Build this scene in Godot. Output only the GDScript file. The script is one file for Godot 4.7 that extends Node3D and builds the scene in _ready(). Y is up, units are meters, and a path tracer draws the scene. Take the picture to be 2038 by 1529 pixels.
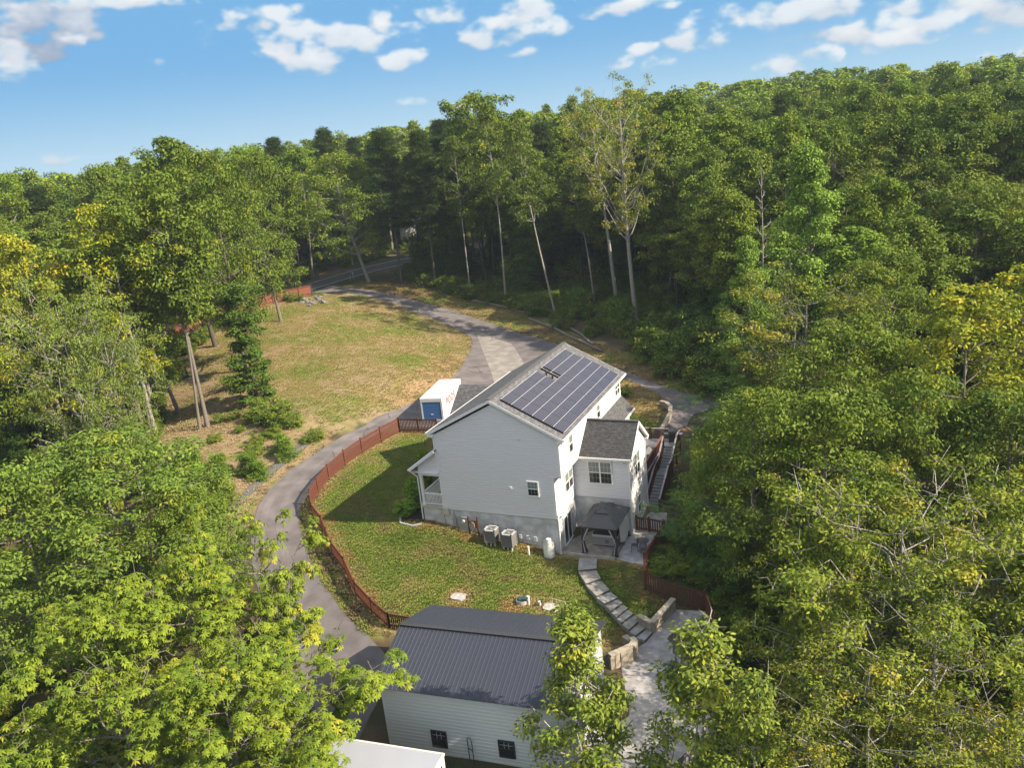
extends Node3D
# A white house with solar panels in a wooded clearing, seen from the air. x runs along the front gable wall, z towards the viewer, y = 0 is the main floor.

var R := RandomNumberGenerator.new()
var used := {}
var mats := {}
var texs := {}
var tmesh := {}
const UP := Vector3.UP
const EXPO := 2.2
# terrain: a thin-plate surface through surveyed points (x, z) with weights
const TP: PackedVector3Array = [Vector3(-0.03400, 0.00400, 62.66614), Vector3(0.02000, 0.00400, 6.12811), Vector3(0.06300, 0.00400, -2.15300), Vector3(0.12800, 0.00400, 49.08526), Vector3(0.17600, 0.00200, -15.14424), Vector3(0.20000, -0.04000, -26.65859), Vector3(0.26000, -0.08000, -43.46702), Vector3(0.30000, 0.00000, 3.44557), Vector3(0.29800, -0.10000, 119.51014), Vector3(0.24000, -0.00400, 38.39995), Vector3(0.28000, -0.16000, -19.55331), Vector3(0.29000, -0.26000, 17.84997), Vector3(0.23000, -0.34000, 0.71657), Vector3(0.09000, -0.33000, 1.14079), Vector3(-0.07400, -0.23000, 6.56921), Vector3(0.08000, -0.16000, -1.11254), Vector3(-0.04800, -0.08000, -22.44298), Vector3(-0.19022, -0.33291, -7.55132), Vector3(-0.26727, -0.32278, 6.60634), Vector3(-0.24408, -0.38123, 9.21828), Vector3(-0.29113, -0.22593, 2.74575), Vector3(-0.28689, -0.11195, 9.33066), Vector3(-0.26507, -0.03112, 4.39866), Vector3(-0.20017, 0.03132, -12.63158), Vector3(-0.10315, 0.11463, 10.92017), Vector3(-0.02036, 0.17995, 39.99785), Vector3(0.01536, 0.19647, -6.50834), Vector3(-0.16940, -0.03359, 3.08157), Vector3(-0.04322, 0.05922, -50.50074), Vector3(0.08026, 0.12729, 3.00062), Vector3(0.16624, 0.11696, -8.89205), Vector3(0.20535, 0.11760, 32.71846), Vector3(0.08945, 0.03722, -36.81081), Vector3(-0.32617, -0.02927, -21.52769), Vector3(-0.38530, -0.13131, -12.21780), Vector3(-0.22646, 0.10191, 4.74614), Vector3(-0.12614, 0.19212, -3.22385), Vector3(-0.03212, 0.23856, -35.33746), Vector3(0.00883, 0.33842, -5.06354), Vector3(0.12000, 0.44000, -6.76037), Vector3(0.00000, 0.38000, 14.91617), Vector3(0.20000, 0.50000, 8.30809), Vector3(-0.38997, -0.23469, -10.07438), Vector3(-0.35402, -0.36197, -70.24252), Vector3(-0.31820, -0.52790, -29.82618), Vector3(-0.37888, -0.87481, -9.02061), Vector3(-0.27227, -0.71932, -4.05187), Vector3(-0.24502, -0.94312, 6.21908), Vector3(0.07934, -0.71892, 2.20762), Vector3(0.18632, -0.63288, 0.72287), Vector3(0.27329, -0.57375, 1.24898), Vector3(0.19941, -0.46519, -5.82780), Vector3(-0.48270, -0.99213, -1.99093), Vector3(-0.39800, -0.70682, 7.14978), Vector3(-0.40680, -0.57931, 17.92018), Vector3(-0.39076, -0.42251, 23.36517), Vector3(-0.62562, -0.70636, 1.98106), Vector3(-0.68727, -1.06083, 1.44311), Vector3(-0.86711, -0.82579, 3.38419), Vector3(-0.98790, -1.11835, 3.66569), Vector3(-0.69311, -0.50709, -16.26154), Vector3(-0.45591, -0.28131, 17.68480), Vector3(-0.34446, -0.38302, 41.76398), Vector3(-1.04187, -1.34110, 1.71111), Vector3(-0.84076, -1.32878, -9.91578), Vector3(-0.66778, -1.27873, -5.66818), Vector3(-0.48472, -1.18129, -3.09071), Vector3(-0.29269, -1.10093, -3.92100), Vector3(-1.21222, -1.40649, 0.84094), Vector3(-1.12971, -1.68991, 1.41258), Vector3(-1.33446, -1.33385, -2.49710), Vector3(-1.21871, -0.89599, -0.09887), Vector3(-0.71252, -0.26016, -8.63725), Vector3(-0.78776, -0.19267, 20.25207), Vector3(-0.49445, -0.12996, 2.04435), Vector3(-0.46960, -0.06003, 2.58966), Vector3(-0.79528, -0.43341, 21.06505), Vector3(-0.37597, 0.01045, 24.22114), Vector3(0.34717, 0.05157, -215.66735), Vector3(0.38002, 0.04927, 115.31759), Vector3(0.40943, 0.12802, 208.09076), Vector3(0.33501, 0.14764, -34.00442), Vector3(0.36473, 0.27020, 49.52731), Vector3(0.32692, 0.30355, -22.23841), Vector3(0.22417, 0.02055, -33.32539), Vector3(0.27055, 0.07188, -45.01409), Vector3(0.30603, 0.09954, -14.96970), Vector3(0.30871, 0.04835, 108.15481), Vector3(0.29020, 0.03952, 4.12100), Vector3(0.34125, 0.02003, 75.34837), Vector3(0.41178, 0.05106, -76.31158), Vector3(0.32626, -0.10271, -81.35335), Vector3(0.40000, -0.12000, -8.57942), Vector3(0.44000, 0.16000, -154.45127), Vector3(0.60000, -0.08000, -1.08647), Vector3(0.56000, 0.40000, 3.77274), Vector3(0.80000, 0.20000, 4.59787), Vector3(0.68000, -0.56000, -2.82604), Vector3(0.44000, -0.48000, 4.67410), Vector3(0.00403, -1.09535, -0.70169), Vector3(-0.27004, -1.22844, 3.93897), Vector3(-0.48907, -1.36804, 3.44204), Vector3(-0.66637, -1.54208, -9.81812), Vector3(-0.73994, -1.42434, 17.35470), Vector3(-0.40000, 0.32000, -5.38583), Vector3(-0.36000, 0.56000, 2.32826), Vector3(-0.68000, 0.10000, -6.24157), Vector3(-0.90000, -0.30000, -23.60103), Vector3(0.10000, 0.68000, -2.41030), Vector3(0.44000, 0.76000, -2.29372), Vector3(-1.00000, 0.60000, 0.40620), Vector3(1.20000, -0.80000, -1.91542), Vector3(1.20000, 0.80000, -1.42188), Vector3(-3.00000, -2.40000, -0.28285), Vector3(-2.40000, -0.60000, 0.34322), Vector3(-2.20000, 1.20000, 0.40464), Vector3(-0.80000, -3.40000, 0.09321), Vector3(0.40000, -2.80000, 0.06764), Vector3(1.20000, -2.00000, 0.68177), Vector3(2.20000, -2.40000, -0.19334), Vector3(2.40000, -0.40000, 1.39352), Vector3(1.20000, -4.40000, -0.04212), Vector3(3.20000, -4.40000, -0.09701), Vector3(-1.20000, -5.60000, 0.07627), Vector3(-4.40000, -4.00000, -0.04655), Vector3(4.80000, -6.40000, -0.05698), Vector3(2.00000, -8.40000, -0.02500), Vector3(-3.00000, -8.40000, 0.10686), Vector3(7.00000, -4.00000, 0.03205), Vector3(-6.60000, -1.00000, -0.00172), Vector3(6.60000, 2.00000, 0.05225), Vector3(-4.00000, 4.00000, 0.04728), Vector3(2.00000, 3.00000, -0.04358), Vector3(-6.00000, -9.00000, -0.05688), Vector3(7.00000, -9.60000, 0.00878), Vector3(0.00000, 1.40000, 0.36898)]
const TA := [-15.16275, 0.79401, -0.52697]
# camera frame, used only to leave out trees that no view from near here could show
const CAM := Transform3D(Vector3(0.916891, -0.098885, -0.386695), Vector3(-0.021549, 0.955148, -0.295344), Vector3(0.398556, 0.279131, 0.873635), Vector3(27.802646, 24.618835, 46.724110))
var gx0 := -72.0
var gz0 := -118.0
var gn := 130
var gm := 168
var grid := PackedFloat32Array()

class MB:
	var v := PackedVector3Array()
	var n := PackedVector3Array()
	var c := PackedColorArray()
	var t := PackedVector2Array()
	var col := Color.WHITE
	var ua := Vector3.ZERO
	var va := Vector3.ZERO
	func tri(a: Vector3, b: Vector3, d: Vector3, out := Vector3.ZERO) -> void:
		var m := (d - a).cross(b - a)
		if out != Vector3.ZERO and m.dot(out) < 0.0:
			var k := b
			b = d
			d = k
			m = -m
		m = m.normalized()
		for p: Vector3 in [a, b, d]:
			v.append(p)
			n.append(m)
			c.append(col)
			t.append(Vector2(p.dot(ua), p.dot(va)))
	func quad(a: Vector3, b: Vector3, d: Vector3, e: Vector3, out := Vector3.ZERO) -> void:
		tri(a, b, d, out)
		tri(a, d, e, out)
	func box(o: Vector3, s: Vector3, bs := Basis()) -> void:
		var x := bs.x * s.x * 0.5
		var y := bs.y * s.y * 0.5
		var z := bs.z * s.z * 0.5
		for k in [[x, y, z], [y, z, x], [z, x, y]]:
			var p: Vector3 = k[0]
			var q: Vector3 = k[1]
			var r: Vector3 = k[2]
			quad(o + r - p - q, o + r + p - q, o + r + p + q, o + r - p + q, r)
			quad(o - r - p - q, o - r + p - q, o - r + p + q, o - r - p + q, -r)
	func lohi(a: Vector3, b: Vector3) -> void:
		box((a + b) * 0.5, (b - a).abs())
	func beam(p: Vector3, q: Vector3, w: float, h: float, up := Vector3.UP) -> void:
		var d := (q - p).normalized()
		if absf(d.dot(up)) > 0.99:
			up = Vector3.RIGHT
		var s := d.cross(up).normalized()
		box((p + q) * 0.5, Vector3(w, h, p.distance_to(q)), Basis(s, s.cross(d).normalized(), d))
	func tube(ps: Array, rs: Array, k := 6, caps := true) -> void:
		var rings := []
		for i in ps.size():
			var d: Vector3 = (ps[mini(i + 1, ps.size() - 1)] - ps[maxi(i - 1, 0)]).normalized()
			var s := d.cross(Vector3.RIGHT if absf(d.x) < 0.8 else Vector3.UP).normalized()
			var u := d.cross(s)
			var ring := []
			for j in k:
				var a := TAU * j / k
				ring.append(s * cos(a) + u * sin(a))
			rings.append(ring)
		for i in ps.size() - 1:
			for j in k:
				var j2 := (j + 1) % k
				var a0: Vector3 = rings[i][j]
				var a1: Vector3 = rings[i][j2]
				var b0: Vector3 = rings[i + 1][j]
				var b1: Vector3 = rings[i + 1][j2]
				var at := v.size()
				quad(ps[i] + a0 * rs[i], ps[i] + a1 * rs[i], ps[i + 1] + b1 * rs[i + 1], ps[i + 1] + b0 * rs[i + 1], a0 + a1)
				for m in range(at, v.size()):
					var p := v[m]
					if (p - ps[i]).length_squared() <= (p - ps[i + 1]).length_squared():
						n[m] = (p - ps[i]).normalized() if rs[i] > 0.0001 else n[m]
					else:
						n[m] = (p - ps[i + 1]).normalized() if rs[i + 1] > 0.0001 else n[m]
		if caps:
			for e in [0, ps.size() - 1]:
				if rs[e] > 0.0001:
					for j in range(1, k - 1):
						tri(ps[e] + rings[e][0] * rs[e], ps[e] + rings[e][j] * rs[e], ps[e] + rings[e][j + 1] * rs[e], (ps[e] - ps[1 if e == 0 else e - 1]))
	func slab(a: Vector3, b: Vector3, d: Vector3, e: Vector3, th: float) -> void:
		var dn := (b - a).cross(e - a).normalized()
		if dn.y > 0.0:
			dn = -dn
		var o := dn * th
		quad(a, b, d, e, -dn)
		quad(a + o, b + o, d + o, e + o, dn)
		var m := (a + b + d + e) * 0.25
		var ring := [a, b, d, e]
		for i in 4:
			var p: Vector3 = ring[i]
			var q: Vector3 = ring[(i + 1) % 4]
			quad(p, q, q + o, p + o, (p + q) * 0.5 - m)
	func prism(poly: PackedVector2Array, top: Callable, th: float) -> void:
		# a flat-sided slab over a ground outline, its top following top(x, z)
		var k := poly.size()
		var id := Geometry2D.triangulate_polygon(poly)
		for i in range(0, id.size(), 3):
			var q := []
			for j in 3:
				var p := poly[id[i + j]]
				q.append(Vector3(p.x, top.call(p.x, p.y), p.y))
			tri(q[0], q[1], q[2], Vector3.UP)
		var mid := Vector2.ZERO
		for p in poly:
			mid += p / k
		for i in k:
			var p := poly[i]
			var q := poly[(i + 1) % k]
			var a := Vector3(p.x, top.call(p.x, p.y), p.y)
			var b := Vector3(q.x, top.call(q.x, q.y), q.y)
			var o := (p + q) * 0.5 - mid
			quad(a, b, b - Vector3(0, th, 0), a - Vector3(0, th, 0), Vector3(o.x, 0, o.y))
	func mesh() -> ArrayMesh:
		var a := []
		a.resize(Mesh.ARRAY_MAX)
		a[Mesh.ARRAY_VERTEX] = v
		a[Mesh.ARRAY_NORMAL] = n
		a[Mesh.ARRAY_COLOR] = c
		a[Mesh.ARRAY_TEX_UV] = t
		var m := ArrayMesh.new()
		m.add_surface_from_arrays(Mesh.PRIMITIVE_TRIANGLES, a)
		return m

class LB:
	var v := PackedVector3Array()
	var n := PackedVector3Array()
	var c := PackedColorArray()
	var ix := PackedInt32Array()
	func leaf(p: Vector3, d: Vector3, nn: Vector3, ln: float, w: float, col: Color) -> void:
		var s := d.cross(nn).normalized() * w * 0.5
		var k := v.size()
		var m := p + d * ln * 0.5
		v.append(p)
		v.append(m + s)
		v.append(p + d * ln - nn * ln * 0.18)
		v.append(m - s)
		for i in 4:
			n.append(nn)
			c.append(col)
		ix.append_array(PackedInt32Array([k, k + 2, k + 1, k, k + 3, k + 2]))
	func mesh() -> ArrayMesh:
		var a := []
		a.resize(Mesh.ARRAY_MAX)
		a[Mesh.ARRAY_VERTEX] = v
		a[Mesh.ARRAY_NORMAL] = n
		a[Mesh.ARRAY_COLOR] = c
		a[Mesh.ARRAY_INDEX] = ix
		var m := ArrayMesh.new()
		m.add_surface_from_arrays(Mesh.PRIMITIVE_TRIANGLES, a)
		return m

# ---------------------------------------------------------------- names and materials
func numbered(called: String) -> String:
	if not used.has(called):
		used[called] = 0
		return called
	used[called] += 1
	return "%s_%03d" % [called, used[called]]

func tag(o: Node, label: String, category: String, group := "") -> Node:
	o.set_meta("label", label)
	o.set_meta("category", category)
	if group != "":
		o.set_meta("group", group)
	return o

func thing(called: String, label: String, category: String, at := Vector3.ZERO, turn := 0.0, group := "") -> Node3D:
	var o := Node3D.new()
	o.name = numbered(called)
	add_child(o)
	o.position = at
	o.rotation.y = turn
	tag(o, label, category, group)
	return o

func part(called: String, m: Mesh, mt: Material, parent: Node) -> MeshInstance3D:
	var o := MeshInstance3D.new()
	o.name = numbered(called) if parent == self else called
	o.mesh = m
	o.material_override = mt
	parent.add_child(o, true)
	return o

func struct(called: String, label: String, category: String, m: Mesh, mt: Material) -> MeshInstance3D:
	var o := part(called, m, mt, self)
	o.set_meta("kind", "structure")
	tag(o, label, category)
	return o

func mat(r: float, g: float, b: float, rough := 0.8, metal := 0.0, tex := "", sc := 1.0, vc := false, back := 0.0) -> StandardMaterial3D:
	var key := "%s" % [[r, g, b, rough, metal, tex, sc, vc, back]]
	if mats.has(key):
		return mats[key]
	var m := StandardMaterial3D.new()
	m.albedo_color = Color(r, g, b).linear_to_srgb()
	m.roughness = rough
	m.metallic = metal
	m.cull_mode = BaseMaterial3D.CULL_DISABLED
	m.vertex_color_use_as_albedo = vc
	if tex != "":
		m.albedo_texture = texs[tex]
		if tex.begins_with("uv_"):
			m.uv1_scale = Vector3(sc, sc, sc)
		else:
			m.uv1_triplanar = true
			m.uv1_world_triplanar = true
			m.uv1_scale = Vector3(sc, sc, sc)
	if back > 0.0:
		m.backlight_enabled = true
		m.backlight = Color(back, back, back * 0.5)
	mats[key] = m
	return m

func noise_tex(seed_: int, freq: float, lo: float, hi: float, oct := 5) -> NoiseTexture2D:
	var f := FastNoiseLite.new()
	f.seed = seed_
	f.frequency = freq
	f.fractal_octaves = oct
	var t := NoiseTexture2D.new()
	t.width = 512
	t.height = 512
	t.seamless = true
	t.noise = f
	var g := Gradient.new()
	g.offsets = PackedFloat32Array([0.25, 0.75])
	g.colors = PackedColorArray([Color(lo, lo, lo), Color(hi, hi, hi)])
	t.color_ramp = g
	return t

func shingle_tex() -> ImageTexture:
	var im := Image.create(512, 512, false, Image.FORMAT_RGB8)
	var rows := 18
	for j in rows:
		var y0 := j * 512 / rows
		var y1 := (j + 1) * 512 / rows
		var x := 0
		while x < 512:
			var w := R.randi_range(16, 44)
			var k := 0.74 + R.randf() * 0.26
			im.fill_rect(Rect2i(x, y0, w, y1 - y0), Color(k, k, k * 1.01))
			if R.randf() < 0.45:
				im.fill_rect(Rect2i(x, y1 - 9, w, 9), Color(k * 0.58, k * 0.58, k * 0.6))
			x += w
		im.fill_rect(Rect2i(0, y1 - 4, 512, 4), Color(0.48, 0.48, 0.5))  # dark line painted as the shadow along the bottom of each course
	im.generate_mipmaps()
	return ImageTexture.create_from_image(im)

func cell_tex() -> ImageTexture:
	var im := Image.create(320, 192, false, Image.FORMAT_RGB8)
	im.fill(Color(0.44, 0.44, 0.48))
	for i in 10:
		for j in 6:
			var k := 0.92 + R.randf() * 0.16
			im.fill_rect(Rect2i(i * 32 + 2, j * 32 + 2, 28, 28), Color(0.15 * k, 0.145 * k, 0.215 * k))
			im.fill_rect(Rect2i(i * 32 + 2, j * 32 + 11, 28, 1), Color(0.30, 0.30, 0.36))
			im.fill_rect(Rect2i(i * 32 + 2, j * 32 + 21, 28, 1), Color(0.30, 0.30, 0.36))
	return ImageTexture.create_from_image(im)

# ---------------------------------------------------------------- terrain
func tps(x: float, z: float) -> float:
	var px := x / 50.0
	var pz := z / 50.0
	var s: float = TA[0] + TA[1] * px + TA[2] * pz
	for p in TP:
		var dx := p.x - px
		var dz := p.y - pz
		var r2 := dx * dx + dz * dz
		if r2 > 1e-9:
			s += p.z * r2 * log(r2)
	return s

func hgt(x: float, z: float) -> float:
	var fx := x - gx0
	var fz := z - gz0
	if fx < 0.0 or fz < 0.0 or fx >= gn - 1 or fz >= gm - 1:
		return tps(x, z)
	var i := int(fx)
	var j := int(fz)
	fx -= i
	fz -= j
	var k := j * gn + i
	return lerpf(lerpf(grid[k], grid[k + 1], fx), lerpf(grid[k + gn], grid[k + gn + 1], fx), fz)

func on(p: Vector2, lift := 0.0) -> Vector3:
	return Vector3(p.x, hgt(p.x, p.y) + lift, p.y)

func sheet(poly: PackedVector2Array, lift: float, cell := 1.0) -> MB:
	# a sheet that lies on the ground inside an outline
	var mb := MB.new()
	var lo := poly[0]
	var hi := poly[0]
	for p in poly:
		lo = lo.min(p)
		hi = hi.max(p)
	var i0 := int(floor(lo.x / cell))
	var i1 := int(ceil(hi.x / cell))
	var j0 := int(floor(lo.y / cell))
	var j1 := int(ceil(hi.y / cell))
	for i in range(i0, i1):
		for j in range(j0, j1):
			var a := Vector2(i, j) * cell
			var sq := PackedVector2Array([a, a + Vector2(cell, 0), a + Vector2(cell, cell), a + Vector2(0, cell)])
			for q in Geometry2D.intersect_polygons(sq, poly):
				if q.size() < 3:
					continue
				var id := Geometry2D.triangulate_polygon(q)
				for k in range(0, id.size(), 3):
					mb.tri(on(q[id[k]], lift), on(q[id[k + 1]], lift), on(q[id[k + 2]], lift), UP)
	return mb

func smooth_line(pts: PackedVector2Array, times := 2) -> PackedVector2Array:
	for t in times:
		var o := PackedVector2Array([pts[0]])
		for i in pts.size() - 1:
			o.append(pts[i].lerp(pts[i + 1], 0.25))
			o.append(pts[i].lerp(pts[i + 1], 0.75))
		o.append(pts[pts.size() - 1])
		pts = o
	return pts

func inside(p: Vector2, poly: PackedVector2Array) -> bool:
	return Geometry2D.is_point_in_polygon(p, poly)

func edge_dist(p: Vector2, poly: PackedVector2Array) -> float:
	var best := 1e9
	for i in poly.size():
		var q := Geometry2D.get_closest_point_to_segment(p, poly[i], poly[(i + 1) % poly.size()])
		best = minf(best, p.distance_squared_to(q))
	return sqrt(best)

func signed(p: Vector2, poly: PackedVector2Array) -> float:
	var d := edge_dist(p, poly)
	return d if inside(p, poly) else -d

# ---------------------------------------------------------------- sky
const CLOUDS: PackedVector2Array = [Vector2(324.25, 8.22), Vector2(5.98, 1.65), Vector2(0, 0), Vector2(325.34, 7.07), Vector2(4.04, 1.15), Vector2(0.1, 0), Vector2(328.68, 8.78), Vector2(2.57, 0.66), Vector2(0, 0), Vector2(321.18, 9.33), Vector2(2.36, 0.58), Vector2(0, 0), Vector2(323.27, 9.78), Vector2(2.57, 0.41), Vector2(0, 0), Vector2(335.55, 8.62), Vector2(4.70, 1.40), Vector2(0.05, 0), Vector2(336.74, 7.40), Vector2(3.83, 0.91), Vector2(0, 0), Vector2(330.45, 6.29), Vector2(1.79, 0.58), Vector2(0, 0), Vector2(338.45, 6.16), Vector2(1.53, 0.37), Vector2(0, 0), Vector2(344.21, 8.13), Vector2(2.56, 0.58), Vector2(0, 0), Vector2(346.15, 8.16), Vector2(2.13, 0.33), Vector2(0, 0), Vector2(349.86, 5.91), Vector2(2.63, 0.99), Vector2(0, 0), Vector2(351.60, 6.80), Vector2(2.13, 0.74), Vector2(0.1, 0), Vector2(356.97, 6.07), Vector2(5.95, 1.81), Vector2(0.25, 0), Vector2(354.90, 3.62), Vector2(2.62, 1.07), Vector2(0, 0), Vector2(357.42, 4.24), Vector2(2.54, 0.74), Vector2(0, 0), Vector2(3.22, 4.60), Vector2(4.03, 1.40), Vector2(0.1, 0), Vector2(1.37, 4.04), Vector2(2.12, 0.58), Vector2(0, 0), Vector2(359.13, 4.86), Vector2(2.54, 0.82), Vector2(0.3, 0), Vector2(355.80, 2.62), Vector2(0.93, 0.33), Vector2(0, 0), Vector2(344.26, 4.87), Vector2(1.10, 0.54), Vector2(0, 0), Vector2(346.92, 4.42), Vector2(1.10, 0.49), Vector2(0, 0), Vector2(345.99, 5.29), Vector2(1.36, 0.41), Vector2(0, 0), Vector2(308.27, 9.93), Vector2(4.72, 2.26), Vector2(0.9, 0), Vector2(307.79, 7.12), Vector2(2.73, 0.91), Vector2(0.35, 0), Vector2(307.70, 8.64), Vector2(2.56, 1.24), Vector2(0.9, 0), Vector2(307.00, 3.05), Vector2(1.90, 0.41), Vector2(0.5, 0), Vector2(306.27, 2.69), Vector2(1.69, 0.25), Vector2(0.8, 0), Vector2(315.30, 7.22), Vector2(0.94, 0.45), Vector2(0, 0), Vector2(320.21, 6.92), Vector2(1.06, 0.37), Vector2(0, 0), Vector2(316.93, 6.57), Vector2(0.60, 0.25), Vector2(0, 0), Vector2(330.63, 3.68), Vector2(0.85, 0.29), Vector2(0, 0), Vector2(312.33, 10.50), Vector2(5.16, 0.41), Vector2(0.3, 0), Vector2(316.24, 10.58), Vector2(3.87, 0.33), Vector2(0.2, 0), Vector2(4.51, 2.10), Vector2(0.76, 0.12), Vector2(0, 0), Vector2(308.23, 2.08), Vector2(1.69, 0.41), Vector2(0.4, 0), Vector2(334.06, 2.98), Vector2(1.06, 0.33), Vector2(0, 0), Vector2(348.35, 7.74), Vector2(1.07, 0.29), Vector2(0, 0)]   # azimuth, elevation; half sizes; how grey

func dim(c: Color) -> Color:
	# the colour as seen, brought back to what gives it at this exposure
	var l := c.srgb_to_linear()
	return Color(l.r / EXPO, l.g / EXPO, l.b / EXPO).linear_to_srgb()

func sky_image() -> Image:
	var w := 4096
	var h := 2048
	var im := Image.create(w, h, false, Image.FORMAT_RGB8)
	var rows := PackedColorArray()
	for j in h:
		var el := 90.0 - (j + 0.5) * 180.0 / h
		var t := clampf(el / 90.0, 0.0, 1.0)
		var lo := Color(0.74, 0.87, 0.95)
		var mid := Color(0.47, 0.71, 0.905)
		var top := Color(0.42, 0.62, 0.86)  # zenith above the view, lightened to lift the shade
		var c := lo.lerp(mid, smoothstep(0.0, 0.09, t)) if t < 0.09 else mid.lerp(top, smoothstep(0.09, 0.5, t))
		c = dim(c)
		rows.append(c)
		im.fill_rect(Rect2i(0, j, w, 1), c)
	var f := FastNoiseLite.new()
	f.seed = 5
	f.frequency = 0.02
	f.fractal_octaves = 6
	var na := f.get_image(1024, 1024).get_data()
	f.seed = 11
	f.frequency = 0.006
	var nb := f.get_image(1024, 1024).get_data()
	var jobs := []
	for k in range(0, CLOUDS.size(), 3):
		jobs.append([CLOUDS[k].x, CLOUDS[k].y, CLOUDS[k + 1].x, CLOUDS[k + 1].y, CLOUDS[k + 2].x])
	for k in 900:   # unseen broken clouds all round and overhead, more added to brighten the shade
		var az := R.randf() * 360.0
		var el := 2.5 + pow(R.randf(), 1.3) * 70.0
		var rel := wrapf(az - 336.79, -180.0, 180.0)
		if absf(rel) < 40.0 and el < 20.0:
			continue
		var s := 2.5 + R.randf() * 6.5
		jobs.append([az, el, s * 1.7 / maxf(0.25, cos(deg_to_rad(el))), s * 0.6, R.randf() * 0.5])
	for q in jobs:
		var px: float = q[0] / 360.0 * w
		var py: float = (90.0 - q[1]) / 180.0 * h
		var rx: float = q[2] / 360.0 * w
		var ry: float = q[3] / 180.0 * h
		var hx := 512 + (int(px * 7.3) % 260) - 130 - int(px)
		var hy := 512 + (int(py * 13.7 + px) % 260) - 130 - int(py)
		for y in range(int(py - ry * 1.5), int(py + ry * 1.5)):
			if y < 0 or y > h / 2 - 6:
				continue
			for x in range(int(px - rx * 1.5), int(px + rx * 1.5)):
				var dx := (x - px) / rx
				var dy := (y - py) / ry
				if dy > 0.0:
					dy *= 1.35
				var r2 := dx * dx + dy * dy
				if r2 > 2.0:
					continue
				var n1 := na[clampi(y * 2 - int(py) + hy, 0, 1023) * 1024 + clampi(x + hx, 0, 1023)] / 255.0
				var n2 := nb[clampi(y * 3 - int(py * 2.0) + hy, 0, 1023) * 1024 + clampi(x * 2 - int(px) + hx, 0, 1023)] / 255.0
				var a := smoothstep(0.20, 1.15, 0.72 - r2 * 0.55 + (n1 - 0.5) * 3.2 + (n2 - 0.5) * 1.5)
				if a <= 0.0:
					continue
				var g: float = clampf(0.42 + dy * 0.5 - (n1 - 0.5) * 1.3, 0.0, 1.0) * (0.38 + 0.6 * q[4]) + 0.35 * q[4] * q[4]
				var c := dim(Color(0.965, 0.97, 0.98).lerp(Color(0.62, 0.67, 0.76), g))
				var xx := posmod(x, w)
				im.set_pixel(xx, y, im.get_pixel(xx, y).lerp(c, a * 0.90))
	return im

# ---------------------------------------------------------------- ground
const E_CLEAR: PackedVector2Array = [Vector2(-5.97, 27.96), Vector2(-12.58, 18.99), Vector2(-15.02, 13.21), Vector2(-16.25, 7.19), Vector2(-20.65, 0.85), Vector2(-32.39, -4.75), Vector2(-45.49, -16.55), Vector2(-56.18, -32.24), Vector2(-58.82, -42.42), Vector2(-59.76, -55.96), Vector2(-58.28, -67.06), Vector2(-57.67, -73.92), Vector2(-55.13, -84.65), Vector2(-46.54, -74.43), Vector2(-34.06, -68.99), Vector2(-22.58, -64.93), Vector2(-11.72, -57.45), Vector2(-9.17, -66.08), Vector2(-3.19, -62.36), Vector2(1.57, -56.11), Vector2(9.12, -47.69), Vector2(14.04, -38.75), Vector2(17.72, -30.37), Vector2(16.13, -22.23), Vector2(16.63, -13.92), Vector2(18.34, -5.60), Vector2(20.98, 1.01), Vector2(22.43, 5.54), Vector2(24.48, 17.36)]
const LAWN: PackedVector2Array = [Vector2(-9.41, -16.65), Vector2(-13.30, -16.02), Vector2(-13.96, -13.72), Vector2(-14.41, -11.07), Vector2(-14.49, -8.38), Vector2(-14.17, -5.43), Vector2(-13.69, -3.17), Vector2(-13.11, -1.35), Vector2(-11.67, 0.34), Vector2(-9.88, 1.68), Vector2(-7.12, 4.39), Vector2(-5.06, 5.82), Vector2(-3.04, 7.70), Vector2(-0.95, 9.06), Vector2(0.54, 9.94), Vector2(3.43, 9.75), Vector2(7.23, 9.74), Vector2(11.33, 8.61), Vector2(14.22, 7.99), Vector2(15.73, 6.67), Vector2(16.63, 5.32), Vector2(17.34, 2.47), Vector2(15.40, 2.24), Vector2(15.09, 0.23), Vector2(12.89, -0.28), Vector2(8.81, -0.02), Vector2(6.40, -0.03), Vector2(3.17, 0.03), Vector2(0.82, -0.04), Vector2(-1.73, -0.03), Vector2(-4.79, -1.81), Vector2(-6.94, -11.83)]
const MOUND: PackedVector2Array = [Vector2(-54.45, -61.69), Vector2(-47.30, -63.84), Vector2(-39.75, -61.32), Vector2(-31.71, -57.16), Vector2(-26.35, -54.56), Vector2(-22.58, -51.50), Vector2(-20.97, -48.74), Vector2(-19.06, -43.68), Vector2(-16.23, -35.68), Vector2(-15.50, -31.16), Vector2(-15.93, -26.68), Vector2(-16.35, -21.05), Vector2(-19.00, -18.12), Vector2(-21.82, -15.22), Vector2(-25.80, -16.54), Vector2(-30.88, -18.84), Vector2(-42.39, -23.70), Vector2(-55.18, -32.15), Vector2(-59.95, -42.59), Vector2(-59.76, -55.96)]
const SOIL: PackedVector2Array = [Vector2(-19.55, -16.18), Vector2(-19.16, -11.00), Vector2(-19.45, -6.81), Vector2(-18.73, -3.16), Vector2(-17.70, -0.39), Vector2(-17.81, 2.36), Vector2(-20.98, 2.91), Vector2(-30.88, -3.20), Vector2(-45.99, -13.24), Vector2(-53.93, -23.41), Vector2(-49.96, -26.49), Vector2(-42.39, -23.70), Vector2(-30.88, -18.84), Vector2(-26.19, -17.08), Vector2(-22.10, -15.63)]
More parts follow.
